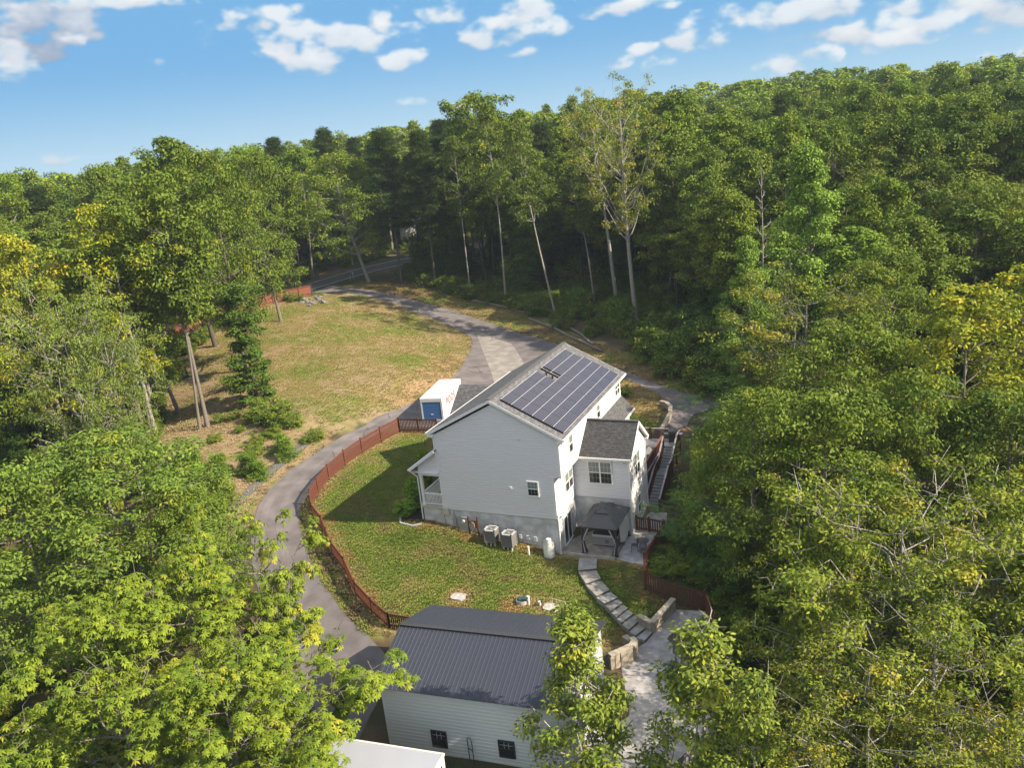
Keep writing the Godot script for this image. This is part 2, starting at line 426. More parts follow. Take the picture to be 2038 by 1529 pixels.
const STRIP: PackedVector2Array = [Vector2(-55.15, -68.12), Vector2(-52.05, -67.45), Vector2(-44.04, -66.80), Vector2(-35.07, -63.74), Vector2(-30.99, -62.64), Vector2(-22.47, -58.40), Vector2(-13.88, -52.53), Vector2(-8.63, -48.35), Vector2(-1.72, -41.91), Vector2(3.71, -36.88), Vector2(7.38, -33.39), Vector2(10.70, -31.21), Vector2(13.56, -30.14), Vector2(15.29, -30.60), Vector2(9.26, -35.59), Vector2(2.00, -44.17), Vector2(-5.43, -50.56), Vector2(-12.50, -57.50), Vector2(-22.68, -65.15), Vector2(-34.27, -69.42), Vector2(-45.48, -72.56), Vector2(-52.25, -72.06)]
const REAR_LAWN: PackedVector2Array = [Vector2(-0.77, -38.86), Vector2(3.65, -35.03), Vector2(7.24, -31.55), Vector2(9.35, -29.64), Vector2(9.67, -27.97), Vector2(10.53, -26.09), Vector2(10.78, -21.39), Vector2(9.77, -18.40), Vector2(6.44, -18.75), Vector2(1.39, -26.78)]
const BANK: PackedVector2Array = [Vector2(-18.21, -40.66), Vector2(-16.42, -34.33), Vector2(-16.02, -30.30), Vector2(-16.29, -27.13), Vector2(-16.67, -22.35), Vector2(-18.29, -23.61), Vector2(-19.05, -26.59), Vector2(-18.99, -32.39), Vector2(-20.90, -41.10)]
const FENCE_STRIP: PackedVector2Array = [Vector2(-14.67, -3.74), Vector2(-14.06, -1.14), Vector2(-12.64, 1.01), Vector2(-10.41, 3.32), Vector2(-9.04, 4.66), Vector2(-6.47, 6.92), Vector2(-4.23, 8.21), Vector2(-2.47, 9.52), Vector2(-0.85, 10.55), Vector2(1.97, 10.39), Vector2(0.50, 9.87), Vector2(-0.99, 8.98), Vector2(-3.07, 7.66), Vector2(-5.09, 5.77), Vector2(-7.19, 4.29), Vector2(-9.96, 1.56), Vector2(-11.88, 0.17), Vector2(-13.20, -1.49)]
const DRIVE_MID: PackedVector2Array = [Vector2(-51.47, -66.10), Vector2(-42.59, -64.15), Vector2(-34.28, -60.56), Vector2(-26.57, -57.02), Vector2(-19.70, -52.48), Vector2(-15.35, -39.75), Vector2(-14.75, -34.22), Vector2(-15.07, -28.36), Vector2(-15.32, -23.11), Vector2(-16.70, -18.22), Vector2(-17.85, -14.42), Vector2(-18.11, -10.55), Vector2(-17.66, -5.32), Vector2(-16.51, -1.39), Vector2(-14.58, 2.06), Vector2(-11.93, 5.22), Vector2(-8.38, 8.18), Vector2(-5.41, 10.30), Vector2(-2.50, 11.72), Vector2(7.27, -32.53)]
var nz := FastNoiseLite.new()

func gcol(x: float, z: float) -> Color:
	var p := Vector2(x, z)
	var a := clampf(1.7 * nz.get_noise_2d(x * 0.8, z * 1.3), -1, 1)   # 12 m patches
	var b := clampf(1.5 * nz.get_noise_2d(x * 3.0 + 90.0, z * 4.5), -1, 1)   # 3 m
	var d := nz.get_noise_2d(x * 14.0, z * 14.0 + 50.0) # under 1 m
	var duff := Color(0.115, 0.082, 0.048).lerp(Color(0.20, 0.135, 0.075), clampf(0.5 + b + d * 0.7, 0, 1))
	duff = duff.lerp(Color(0.06, 0.085, 0.025), clampf(a * 1.6 + d * 0.8, 0, 0.8))
	if x < -72.0 or x > 58.0 or z < -118.0 or z > 50.0:
		return duff
	var green := Color(0.155, 0.225, 0.026).lerp(Color(0.255, 0.305, 0.042), clampf(0.5 + b * 0.6 + d * 0.5, 0, 1))
	var straw := Color(0.36, 0.285, 0.08).lerp(Color(0.40, 0.31, 0.15), clampf(0.5 + d, 0, 1))
	var tan_ := Color(0.42, 0.30, 0.165).lerp(Color(0.50, 0.37, 0.22), clampf(0.5 + b + d * 0.6, 0, 1))
	var orange := Color(0.46, 0.27, 0.115).lerp(Color(0.52, 0.36, 0.19), clampf(0.5 + b * 1.4, 0, 1))
	var brown := Color(0.20, 0.135, 0.07).lerp(Color(0.30, 0.20, 0.11), clampf(0.5 + d * 1.2, 0, 1))
	var c := duff
	var wob := b * 0.9 + d * 0.5
	var s := signed(p, SOIL)
	if s > -2.0:
		var soil := tan_.lerp(brown, clampf(0.08 + a * 0.6 + b * 0.9 + d * 0.8, 0, 1)).lerp(green, clampf(b * 1.3 - d * 0.6 - 0.25, 0, 0.75))
		c = c.lerp(soil, smoothstep(-1.5, 0.8, s + wob * 1.4))
	s = signed(p, STRIP)
	if s > -2.0:
		var dry := straw.lerp(brown, clampf(0.42 + b * 1.4 + d, 0, 1)).lerp(green, clampf(a * 1.5 + b * 0.8 - 0.15, 0, 0.7)).lerp(orange, clampf(-b * 1.5 - 0.25, 0, 0.7))
		c = c.lerp(dry, smoothstep(-1.2, 0.3, s + wob))
	s = signed(p, MOUND)
	if s > -2.5:
		var m := straw.lerp(green, clampf(0.34 + a * 0.7 + b * 1.0 + d * 0.6, 0, 0.85))
		m = m.lerp(tan_, clampf(b * 1.7 - a * 0.8 - 0.25, 0, 0.85)).lerp(tan_, smoothstep(4.5, 0.0, s + wob) * clampf(0.45 + b * 1.3, 0, 0.9))
		c = c.lerp(m, smoothstep(-1.8, 0.5, s + wob * 1.3))
		var k := signed(p, BANK)
		if k > -2.0:
			c = c.lerp(orange.lerp(brown, clampf(0.35 - b * 1.5 + d * 0.5, 0, 1)), smoothstep(-1.2, 0.8, k + wob * 1.5) * clampf(0.85 + b * 0.9 + d * 0.4, 0, 1))
	s = signed(p, REAR_LAWN)
	if s > -1.5:
		c = c.lerp(straw.lerp(orange, 0.3).lerp(green * 1.1, smoothstep(-24.5, -21.5, z + wob * 1.5)), smoothstep(-0.8, 0.4, s + wob * 0.6))
	s = signed(p, FENCE_STRIP)
	if s > -1.0:
		c = c.lerp(brown.lerp(green, clampf(0.3 + b + d, 0, 0.8)), smoothstep(-0.4, 0.3, s + wob * 0.4))
	s = signed(p, LAWN)
	if s > -1.5:
		var l := green.lerp(straw, clampf(a * 0.65 + b * 0.45 + d * 0.15 - 0.04, 0, 0.6)).lerp(brown, clampf(b * 1.2 - a - 0.5, 0, 0.5))
		l = l.lerp(orange, smoothstep(1.3, 0.1, s + wob * 0.8) * 0.75)
		c = c.lerp(l, smoothstep(-0.6, 0.3, s + wob * 0.5))
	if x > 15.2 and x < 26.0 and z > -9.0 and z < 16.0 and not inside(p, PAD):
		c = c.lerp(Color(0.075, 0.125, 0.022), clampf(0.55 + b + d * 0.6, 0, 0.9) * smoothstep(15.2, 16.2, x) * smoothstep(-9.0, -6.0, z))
	for lid: Vector3 in LIDS:
		c = c.lerp(orange, smoothstep(1.5, 0.5, p.distance_to(Vector2(lid.x, lid.z)) + wob * 0.7) * 0.85)
	return c

const LIDS: PackedVector3Array = [Vector3(4.01, -3.00, 6.36), Vector3(8.31, -3.05, 5.85), Vector3(10.28, -3.11, 5.92)]

func ground() -> void:
	nz.seed = 3
	nz.frequency = 0.09
	nz.fractal_octaves = 3
	grid.resize(gn * gm)
	for j in gm:
		for i in gn:
			grid[j * gn + i] = tps(gx0 + i, gz0 + j)
	var xs := spread(gx0 + 0.5, gx0 + gn - 1.5, 0.5)
	var zs := spread(gz0 + 0.5, gz0 + gm - 1.5, 0.5)
	var v := PackedVector3Array()
	var c := PackedColorArray()
	var n := PackedVector3Array()
	var ix := PackedInt32Array()
	for z in zs:
		for x in xs:
			var y := hgt(x, z)
			var e := 0.6
			v.append(Vector3(x, y, z))
			n.append(Vector3(hgt(x - e, z) - hgt(x + e, z), 2.0 * e, hgt(x, z - e) - hgt(x, z + e)).normalized() if absf(x) < 70.0 and absf(z) < 116.0 else UP)
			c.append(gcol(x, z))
	var w := xs.size()
	for j in zs.size() - 1:
		for i in w - 1:
			var k := j * w + i
			ix.append_array(PackedInt32Array([k, k + 1, k + w + 1, k, k + w + 1, k + w]))
	var a := []
	a.resize(Mesh.ARRAY_MAX)
	a[Mesh.ARRAY_VERTEX] = v
	a[Mesh.ARRAY_NORMAL] = n
	a[Mesh.ARRAY_COLOR] = c
	a[Mesh.ARRAY_INDEX] = ix
	var m := ArrayMesh.new()
	m.add_surface_from_arrays(Mesh.PRIMITIVE_TRIANGLES, a)
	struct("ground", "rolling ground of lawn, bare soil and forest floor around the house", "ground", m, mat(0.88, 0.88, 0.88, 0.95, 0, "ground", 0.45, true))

func spread(a: float, b: float, s: float) -> PackedFloat32Array:
	var o := PackedFloat32Array()
	var far := []
	var d := 2.0
	var k := 0.0
	while k < 620.0:
		k += d
		d *= 1.18
		far.append(k)
	for i in range(far.size() - 1, -1, -1):
		o.append(a - far[i])
	var x := a
	while x < b:
		o.append(x)
		x += s
	for q in far:
		o.append(x - s + q)
	return o

func roads() -> void:
	var asph := mat(0.19, 0.168, 0.17, 0.9, 0, "asphalt", 0.045)
	var outline: PackedVector2Array = [Vector2(-57.31, -63.24), Vector2(-52.38, -64.32), Vector2(-47.30, -63.84), Vector2(-39.67, -61.18), Vector2(-31.74, -57.24), Vector2(-26.35, -54.56), Vector2(-22.62, -51.60), Vector2(-20.97, -48.74), Vector2(-19.06, -43.68), Vector2(-16.26, -35.70), Vector2(-15.52, -31.15), Vector2(-15.93, -26.68), Vector2(-16.35, -21.05), Vector2(-17.91, -18.68), Vector2(-18.26, -16.12), Vector2(-18.85, -14.46), Vector2(-19.16, -11.00), Vector2(-19.45, -6.81), Vector2(-18.73, -3.16), Vector2(-17.67, -0.35), Vector2(-15.74, 3.07), Vector2(-13.28, 6.06), Vector2(-9.85, 9.40), Vector2(-6.06, 13.00), Vector2(-2.47, 16.62), Vector2(1.47, 20.94), Vector2(4.35, 20.17), Vector2(3.44, 16.35), Vector2(2.93, 12.72), Vector2(1.13, 11.49), Vector2(-0.45, 10.57), Vector2(-1.54, 10.08), Vector2(-3.17, 9.19), Vector2(-4.95, 7.95), Vector2(-6.93, 6.49), Vector2(-9.04, 4.66), Vector2(-10.43, 3.32), Vector2(-12.66, 0.99), Vector2(-14.06, -1.14), Vector2(-14.88, -3.89), Vector2(-15.52, -7.26), Vector2(-15.95, -10.53), Vector2(-15.84, -15.36), Vector2(-15.20, -18.40), Vector2(-13.97, -17.57), Vector2(-11.42, -17.62), Vector2(-10.18, -18.13), Vector2(-8.48, -18.39), Vector2(-3.50, -18.69), Vector2(-0.23, -26.73), Vector2(3.74, -34.68), Vector2(7.26, -31.47), Vector2(9.37, -29.56), Vector2(10.20, -28.52), Vector2(11.04, -26.22), Vector2(11.37, -22.26), Vector2(11.89, -20.94), Vector2(13.22, -22.21), Vector2(13.28, -25.52), Vector2(15.48, -28.15), Vector2(16.97, -28.90), Vector2(15.44, -29.60), Vector2(13.56, -30.14), Vector2(10.67, -31.20), Vector2(7.35, -33.45), Vector2(3.71, -36.88), Vector2(-1.91, -42.53), Vector2(-8.63, -48.35), Vector2(-13.93, -52.66), Vector2(-22.43, -58.40), Vector2(-30.99, -62.64), Vector2(-35.11, -63.83), Vector2(-40.28, -65.43), Vector2(-44.10, -66.90), Vector2(-48.31, -67.41), Vector2(-51.90, -67.22), Vector2(-54.96, -67.94), Vector2(-58.00, -68.91)]
	struct("driveway", "worn grey asphalt driveway curving from the road round both sides of the house", "driveway", sheet(outline, 0.035).mesh(), asph)
	var apron: PackedVector2Array = [Vector2(-22.03, -52.49), Vector2(-19.49, -52.00), Vector2(-15.23, -48.76), Vector2(-9.98, -40.24), Vector2(-8.98, -32.66), Vector2(-9.76, -30.89), Vector2(-10.77, -33.05), Vector2(-15.89, -41.81)]  # paler paving; the contrast along its left edge is painted house shadow
	struct("parking_apron", "paler paving by the garage wing, its left edge painted where the house shadow begins", "pavement", sheet(apron, 0.042).mesh(), mat(0.31, 0.285, 0.265, 0.9, 0, "blotch", 0.13))
	for d in [[[Vector2(-55.84, -65.81), Vector2(-46.65, -64.63), Vector2(-36.68, -61.76), Vector2(-26.57, -57.02), Vector2(-19.13, -52.05)], 0.9, 1.5], [[Vector2(-55.60, -66.95), Vector2(-47.30, -66.48), Vector2(-36.99, -64.00), Vector2(-26.63, -58.87), Vector2(-18.84, -54.06)], 0.9, 1.0], [[Vector2(-15.68, -20.59), Vector2(-17.83, -17.62), Vector2(-18.75, -13.35), Vector2(-18.92, -8.51), Vector2(-18.36, -4.12), Vector2(-16.91, -0.29), Vector2(-14.94, 2.85), Vector2(-11.95, 5.79)], 0.7, 0.5], [[Vector2(-16.37, -17.67), Vector2(-17.62, -14.50), Vector2(-17.69, -9.54), Vector2(-16.90, -4.46), Vector2(-15.73, -0.72), Vector2(-13.54, 2.47), Vector2(-10.48, 5.49), Vector2(-6.76, 8.36)], 0.7, 0.6]]:
		var ln := smooth_line(d[0], 2)
		var tk := MB.new()
		for i in ln.size() - 1:
			var dd := (ln[i + 1] - ln[i]).orthogonal().normalized() * 0.28
			var d2 := dd if i + 2 >= ln.size() else (ln[i + 2] - ln[i + 1]).orthogonal().normalized() * 0.28
			tk.quad(on(ln[i] - dd, 0.047), on(ln[i + 1] - d2, 0.047), on(ln[i + 1] + d2, 0.047), on(ln[i] + dd, 0.047), UP)
		struct("wheel_track", "paler worn wheel track along the %s" % ("upper driveway" if d[1] > 0.8 else "lower driveway"), "wheel track", tk.mesh(), mat(0.21, 0.187, 0.187, 0.92, 0, "asphalt", 0.045))
	var crack := MB.new()
	for k in 26:
		var p := DRIVE_MID[R.randi() % DRIVE_MID.size()] + Vector2(R.randf_range(-2, 2), R.randf_range(-2, 2))
		var dir := Vector2.from_angle(R.randf() * TAU)
		for i in R.randi_range(4, 9):
			dir = dir.rotated(R.randf_range(-0.6, 0.6))
			var q := p + dir * R.randf_range(0.3, 0.7)
			if inside(p, outline) and inside(q, outline):
				var s := (q - p).orthogonal().normalized() * R.randf_range(0.02, 0.045)
				crack.quad(on(p - s, 0.053), on(q - s, 0.053), on(q + s, 0.053), on(p + s, 0.053), UP)
			p = q
	struct("crack_sealing", "dark tar lines sealing cracks across the driveway", "tar line", crack.mesh(), mat(0.07, 0.065, 0.068, 0.8))
	var gravel: PackedVector2Array = [Vector2(-21.89, -12.33), Vector2(-21.83, -9.80), Vector2(-21.78, -7.10), Vector2(-21.14, -4.20), Vector2(-20.17, -0.46), Vector2(-19.87, 1.12), Vector2(-18.96, 1.45), Vector2(-19.35, -0.87), Vector2(-19.85, -3.28), Vector2(-20.50, -6.30), Vector2(-20.64, -9.33), Vector2(-20.70, -11.66)]
	var gb := sheet(gravel, 0.03)
	struct("gravel_ditch", "strip of grey drainage gravel beside the lower driveway", "gravel", gb.mesh(), mat(0.30, 0.30, 0.31, 0.95, 0, "pebble", 0.7))
	var near: PackedVector2Array = [Vector2(-71.86, 10.52), Vector2(-66.80, -33.19), Vector2(-59.00, -68.07), Vector2(-55.13, -82.98), Vector2(-46.60, -100.40), Vector2(-21.81, -126.54), Vector2(24.98, -160.41)]
	var far: PackedVector2Array = [Vector2(-77.28, 9.12), Vector2(-72.22, -34.60), Vector2(-64.42, -69.47), Vector2(-60.55, -84.39), Vector2(-52.02, -101.81), Vector2(-27.24, -127.94), Vector2(19.56, -161.82)]
	near = smooth_line(near, 3)
	far = smooth_line(far, 3)
	var poly := PackedVector2Array(near)
	var back := PackedVector2Array(far)
	back.reverse()
	poly.append_array(back)
	struct("public_road", "narrow dark asphalt public road passing the driveway entrance", "road", sheet(poly, 0.045).mesh(), mat(0.085, 0.085, 0.09, 0.9, 0, "blotch", 0.2))
	for k in 2:
		var l := MB.new()
		var a := near if k == 0 else far
		var b := far if k == 0 else near
		for i in a.size() - 1:
			var p := a[i].lerp(b[i], 0.045)
			var q := a[i + 1].lerp(b[i + 1], 0.045)
			var p2 := a[i].lerp(b[i], 0.075)
			var q2 := a[i + 1].lerp(b[i + 1], 0.075)
			l.quad(on(p, 0.075), on(q, 0.075), on(q2, 0.075), on(p2, 0.075), UP)
		struct("road_edge_line", "white edge line painted along the %s side of the public road" % ("driveway" if k == 0 else "far"), "road marking", l.mesh(), mat(0.7, 0.7, 0.68))

func grass() -> void:
	var tuft := LB.new()
	for i in 7:
		var a := i * 2.4
		var d := Vector3(cos(a) * 0.7, 1.0, sin(a) * 0.7).normalized()
		tuft.leaf(Vector3(cos(a), 0, sin(a)) * 0.05 * (i % 3), d, d.cross(Vector3(-sin(a), 0, cos(a))), 0.11 + 0.02 * (i % 4), 0.035, Color.WHITE)
	var spots := []
	for job in [[LAWN, 62000, 0.9], [MOUND, 52000, 1.1], [STRIP, 16000, 1.4], [REAR_LAWN, 7000, 1.1], [SOIL, 5000, 1.3], [FENCE_STRIP, 3500, 1.2]]:
		var poly: PackedVector2Array = job[0]
		var lo := poly[0]
		var hi := poly[0]
		for p in poly:
			lo = lo.min(p)
			hi = hi.max(p)
		var made := 0
		var tries := 0
		while made < job[1] and tries < job[1] * 4:
			tries += 1
			var p := Vector2(R.randf_range(lo.x, hi.x), R.randf_range(lo.y, hi.y))
			if not inside(p, poly) or inside(p, PATIO) or inside(p, PAD) or (p.x > -3.8 and p.x < 13.2 and p.y < 0.1 and p.y > -17.0 and poly == LAWN):
				continue
			made += 1
			spots.append(Vector3(p.x, job[2], p.y))
	var mm := MultiMesh.new()
	mm.transform_format = MultiMesh.TRANSFORM_3D
	mm.use_colors = true
	mm.mesh = tuft.mesh()
	mm.instance_count = spots.size()
	for i in spots.size():
		var s: Vector3 = spots[i]
		var k: float = s.y * R.randf_range(0.6, 1.3)
		mm.set_instance_transform(i, Transform3D(Basis(UP, R.randf() * TAU).scaled(Vector3(k, k * R.randf_range(0.5, 1.1), k)), Vector3(s.x, hgt(s.x, s.z), s.z)))
		var c := gcol(s.x, s.z)
		var g := R.randf()
		mm.set_instance_color(i, (c * lerpf(0.92, 1.12, R.randf())).lerp(Color(0.20, 0.27, 0.04), 0.22 * g))
	var o := MultiMeshInstance3D.new()
	o.name = "grass"
	o.multimesh = mm
	o.material_override = mat(0.9, 0.9, 0.9, 0.8, 0, "", 1, true, 0.35)
	add_child(o)
	o.set_meta("kind", "stuff")
	tag(o, "short patchy grass growing over the lawns and verges", "grass")

# ---------------------------------------------------------------- house
func lap(mb: MB, o: Vector3, u: Vector3, nn: Vector3, y0: float, y1: float, step: float, fun: Callable) -> void:
	var y := y0
	while y < y1 - 0.001:
		var t := minf(y + step, y1)
		var e: Vector2 = fun.call(y)
		var f: Vector2 = fun.call(t)
		if e.y > e.x or f.y > f.x:
			var k := y + (t - y) * 0.70
			var m: Vector2 = fun.call(k)
			var a := o + u * e.x + UP * y + nn * 0.036
			var b := o + u * e.y + UP * y + nn * 0.036
			var p := o + u * m.y + UP * k + nn * 0.030
			var q := o + u * m.x + UP * k + nn * 0.032
			var d := o + u * f.y + UP * t + nn * 0.002
			var g := o + u * f.x + UP * t + nn * 0.002
			mb.quad(a, b, p, q, nn)
			mb.quad(q, p, d, g, nn + UP)
			mb.quad(a - nn * 0.035, b - nn * 0.035, b, a, -UP)
		y = t

func wall(mb: MB, a: Vector3, b: Vector3, y0: float, y1: float, nn: Vector3) -> void:
	mb.quad(Vector3(a.x, y0, a.z), Vector3(b.x, y0, b.z), Vector3(b.x, y1, b.z), Vector3(a.x, y1, a.z), nn)

func window(parent: Node, o: Vector3, u: Vector3, nn: Vector3, w: float, h: float, cols := 3, rows := 2, mull := false, blind := false, dark := false) -> void:
	# o is the middle of the sill; a frame, sashes with glass, and glazing bars
	o += nn * 0.026
	var fm := mat(0.035, 0.032, 0.035, 0.5) if dark else mat(0.78, 0.78, 0.78, 0.5)
	var glass := mat(0.022, 0.028, 0.032, 0.06)
	var curtain := mat(0.20, 0.24, 0.22, 0.12)
	var bs := Basis(u, UP, nn)
	var fr := MB.new()
	var t := 0.075
	fr.box(o + u * (-w / 2 + t / 2) + UP * h / 2 + nn * 0.03, Vector3(t, h, 0.07), bs)
	fr.box(o + u * (w / 2 - t / 2) + UP * h / 2 + nn * 0.03, Vector3(t, h, 0.07), bs)
	fr.box(o + UP * (h - t / 2) + nn * 0.032, Vector3(w - t * 2, t, 0.066), bs)
	fr.box(o + UP * (t / 2) + nn * 0.036, Vector3(w - t * 2 + 0.06, t, 0.078), bs)
	fr.box(o + UP * (h / 2) + nn * 0.028, Vector3(w - t * 2, 0.055, 0.06), bs)
	if mull:
		fr.box(o + UP * h / 2 + nn * 0.029, Vector3(0.10, h - t * 2, 0.064), bs)
	var win := part("window", fr.mesh(), fm, parent)
	var n := 2 if mull else 1
	for k in n:
		var cw := (w - t * 2 - (0.10 if mull else 0.0)) / n
		var cx := (k - (n - 1) * 0.5) * (cw + 0.10)
		for s in 2:
			var y0 := t if s == 0 else h / 2 + 0.027
			var y1 := h / 2 - 0.027 if s == 0 else h - t
			var g := MB.new()
			var at := o + u * cx + UP * (y0 + y1) / 2
			g.box(at + nn * 0.014, Vector3(cw, y1 - y0, 0.012), bs)
			part("pane", g.mesh(), curtain if s == 1 and blind else glass, win)
			if cols > 1:
				var m := MB.new()
				for i in range(1, cols):
					m.box(at + u * (cw * (i / float(cols) - 0.5)) + nn * 0.022, Vector3(0.018, y1 - y0, 0.012), bs)
				for i in range(1, rows):
					m.box(at + UP * ((y1 - y0) * (i / float(rows) - 0.5)) + nn * 0.0225, Vector3(cw, 0.018, 0.012), bs)
				if not (dark and s == 0):
					part("glazing_bars", m.mesh(), mat(0.6, 0.6, 0.58, 0.5) if s == 1 or dark else mat(0.25, 0.25, 0.25, 0.5), win)

func roof_plane(parent: Node, called: String, a: Vector3, b: Vector3, d: Vector3, e: Vector3, tint: float) -> void:
	# a, b along the eave; d, e along the top
	var m := MB.new()
	m.ua = (b - a).normalized() / 2.56
	m.va = -(e - a).normalized() / 2.56
	m.slab(a, b, d, e, 0.09)
	part(called, m.mesh(), mat(tint, tint, tint * 1.05, 0.92, 0, "uv_shingle", 1.0), parent)

func gutter(parent: Node, p: Vector3, q: Vector3) -> void:
	var m := MB.new()
	m.beam(p, q, 0.11, 0.12)
	part("gutter", m.mesh(), mat(0.80, 0.80, 0.80, 0.45), parent)

func downspout(parent: Node, x: float, z: float, y0: float, y1: float, out: Vector3) -> void:
	var m := MB.new()
	m.beam(Vector3(x, y0 + 0.12, z), Vector3(x, y1 - 0.25, z), 0.075, 0.06)
	m.beam(Vector3(x, y1 - 0.25, z), Vector3(x, y1, z) + out * 0.3, 0.075, 0.06)
	m.beam(Vector3(x, y0 + 0.14, z), Vector3(x, y0 + 0.02, z) + out * 0.25, 0.075, 0.06)
	part("downspout", m.mesh(), mat(0.78, 0.78, 0.78, 0.5), parent)

func house() -> void:
	var h := thing("house", "large white sided house with grey shingle roofs and a walkout basement", "house")
	var white := mat(0.70, 0.70, 0.725, 0.55)
	var trim := mat(0.80, 0.80, 0.80, 0.5)
	var found := mat(0.62, 0.63, 0.65, 0.85, 0, "blotch", 0.25)
	var X := Vector3.RIGHT
	var Z := Vector3.BACK
	var hw := 9.37
	var mid := 4.685
	# gable wall
	var m := MB.new()
	lap(m, Vector3.ZERO, X, Z, 0.0, 8.42, 0.19, func(y): return Vector2(maxf(0.0, (y - 5.75) / 0.511 - 0.05), (8.82 if y < 3.07 else hw) - maxf(0.0, (y - 5.75) / 0.511 - 0.05)))
	part("gable_siding", m.mesh(), white, h)
	m = MB.new()
	lap(m, Vector3(0, 0, -15.07), X, -Z, 0.0, 8.42, 0.4, func(y): return Vector2(maxf(0.0, (y - 5.75) / 0.511 - 0.05), (8.82 if y < 3.07 else hw) - maxf(0.0, (y - 5.75) / 0.511 - 0.05)))
	part("far_gable_siding", m.mesh(), white, h)
	m = MB.new()
	lap(m, Vector3(hw, 0, 0), -Z, X, 3.08, 5.9, 0.19, func(_y): return Vector2(0, 15.07))
	m.quad(Vector3(8.82, 3.08, 0), Vector3(hw, 3.08, 0), Vector3(hw, 3.08, -15.07), Vector3(8.82, 3.08, -15.07), -UP)
	part("upper_rear_siding", m.mesh(), white, h)
	m = MB.new()
	lap(m, Vector3(8.82, 0, 0), -Z, X, 0.0, 3.08, 0.19, func(_y): return Vector2(0, 15.07))
	part("lower_rear_siding", m.mesh(), white, h)
	m = MB.new()
	lap(m, Vector3(0, 0, 0), -Z, -X, 0.0, 5.9, 0.19, func(_y): return Vector2(0, 15.07))
	part("front_siding", m.mesh(), white, h)
	m = MB.new()
	m.lohi(Vector3(0.03, -3.6, -15.04), Vector3(8.80, -0.002, -0.03))
	part("foundation", m.mesh(), found, h)
	m = MB.new()   # dark strip painted as the shade under the siding's starter strip
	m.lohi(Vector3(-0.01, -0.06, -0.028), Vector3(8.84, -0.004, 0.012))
	part("shade_strip", m.mesh(), mat(0.36, 0.36, 0.38), h)
	# corner boards
	for q in [[Vector3(-0.03, 0, -0.09), Vector3(0.09, 5.8, 0.032)], [Vector3(8.735, 0.0, -0.10), Vector3(8.855, 3.06, 0.032)], [Vector3(9.285, 3.06, -0.10), Vector3(9.405, 5.72, 0.032)], [Vector3(9.285, 3.06, -15.10), Vector3(9.405, 5.72, -14.98)], [Vector3(8.83, -2.7, -0.12), Vector3(8.93, 0.0, -0.02)], [Vector3(12.89, -2.7, -4.06), Vector3(13.014, 3.0, -3.936)], [Vector3(12.89, -2.7, -8.36), Vector3(13.014, 3.0, -8.24)]]:
		m = MB.new()
		m.lohi(q[0], q[1])
		part("corner_board", m.mesh(), trim, h)
	# roof: two slopes
	var zn := 0.27
	var zf := -15.34
	roof_plane(h, "roof", Vector3(9.835, 5.964, zn), Vector3(9.835, 5.964, zf), Vector3(mid, 8.589, zf), Vector3(mid, 8.589, zn), 0.20)
	roof_plane(h, "roof", Vector3(-0.465, 5.964, zf), Vector3(-0.465, 5.964, zn), Vector3(mid, 8.589, zn), Vector3(mid, 8.589, zf), 0.20)
	m = MB.new()
	m.beam(Vector3(mid, 8.60, zn), Vector3(mid, 8.60, zf), 0.30, 0.05)
	part("ridge_cap", m.mesh(), mat(0.10, 0.10, 0.105, 0.95), h)
	# rake boards, soffits and eave returns
	m = MB.new()
	for s in [-1.0, 1.0]:
		var lo := Vector3(mid + s * 5.12, 5.86, zn + 0.012)
		var up := Vector3(mid, 8.47, zn + 0.012)
		m.beam(lo, up, 0.03, 0.2, Vector3(-s * 0.45, 1, 0))
		m.beam(lo + Vector3(0, 0, -15.64), up + Vector3(0, 0, -15.64), 0.03, 0.2, Vector3(-s * 0.45, 1, 0))
		m.quad(Vector3(mid + s * 5.1, 5.80, zn), Vector3(mid, 8.42, zn), Vector3(mid, 8.42, 0), Vector3(mid + s * 5.1, 5.80, 0), -UP)
		m.lohi(Vector3(mid + s * 4.69, 5.68, zf + 0.02), Vector3(mid + s * 5.1, 5.72, zn - 0.01))
		m.lohi(Vector3(mid + s * 5.07, 5.70, zf + 0.02), Vector3(mid + s * 5.1, 5.92, zn - 0.01))
		m.lohi(Vector3(mid + s * 4.66, 5.66, 0.03), Vector3(mid + s * 5.12, 5.86, zn - 0.004))
	part("rake_board", m.mesh(), trim, h)
	gutter(h, Vector3(9.87, 5.90, zn - 0.02), Vector3(9.87, 5.90, zf + 0.02))
	gutter(h, Vector3(-0.50, 5.90, zn - 0.02), Vector3(-0.50, 5.90, zf + 0.02))
	downspout(h, -0.06, 0.07, 3.9, 5.75, Vector3(-1, 0, 0))
	downspout(h, 8.93, 0.07, -2.6, 0.4, Vector3(0, 0, 0.3))
	# windows
	window(h, Vector3(7.26, 1.60, 0.012), X, Z, 0.86, 1.14, 3, 2, false, true)
	window(h, Vector3(hw + 0.012, 4.08, -2.22), -Z, X, 0.80, 1.36, 1, 1, false, true)
	window(h, Vector3(hw + 0.012, 4.28, -8.75), -Z, X, 0.80, 1.2, 1, 1, false, true)
	window(h, Vector3(hw + 0.012, 4.45, -14.05), -Z, X, 1.25, 1.1, 2, 1, true, false)
	window(h, Vector3(8.832, 1.02, -2.70), -Z, X, 1.62, 1.5, 1, 1, true, true)
	# sliding door to the patio
	m = MB.new()
	for b in [[-1.02, -1.10], [-2.54, -2.62], [-1.78, -1.86]]:
		m.lohi(Vector3(8.80, -2.56, b[1]), Vector3(8.90, -0.50, b[0]))
	m.lohi(Vector3(8.80, -0.50, -2.64), Vector3(8.905, -0.40, -1.0))
	m.lohi(Vector3(8.80, -2.60, -2.64), Vector3(8.94, -2.52, -1.0))
	var door := part("sliding_door", m.mesh(), trim, h)
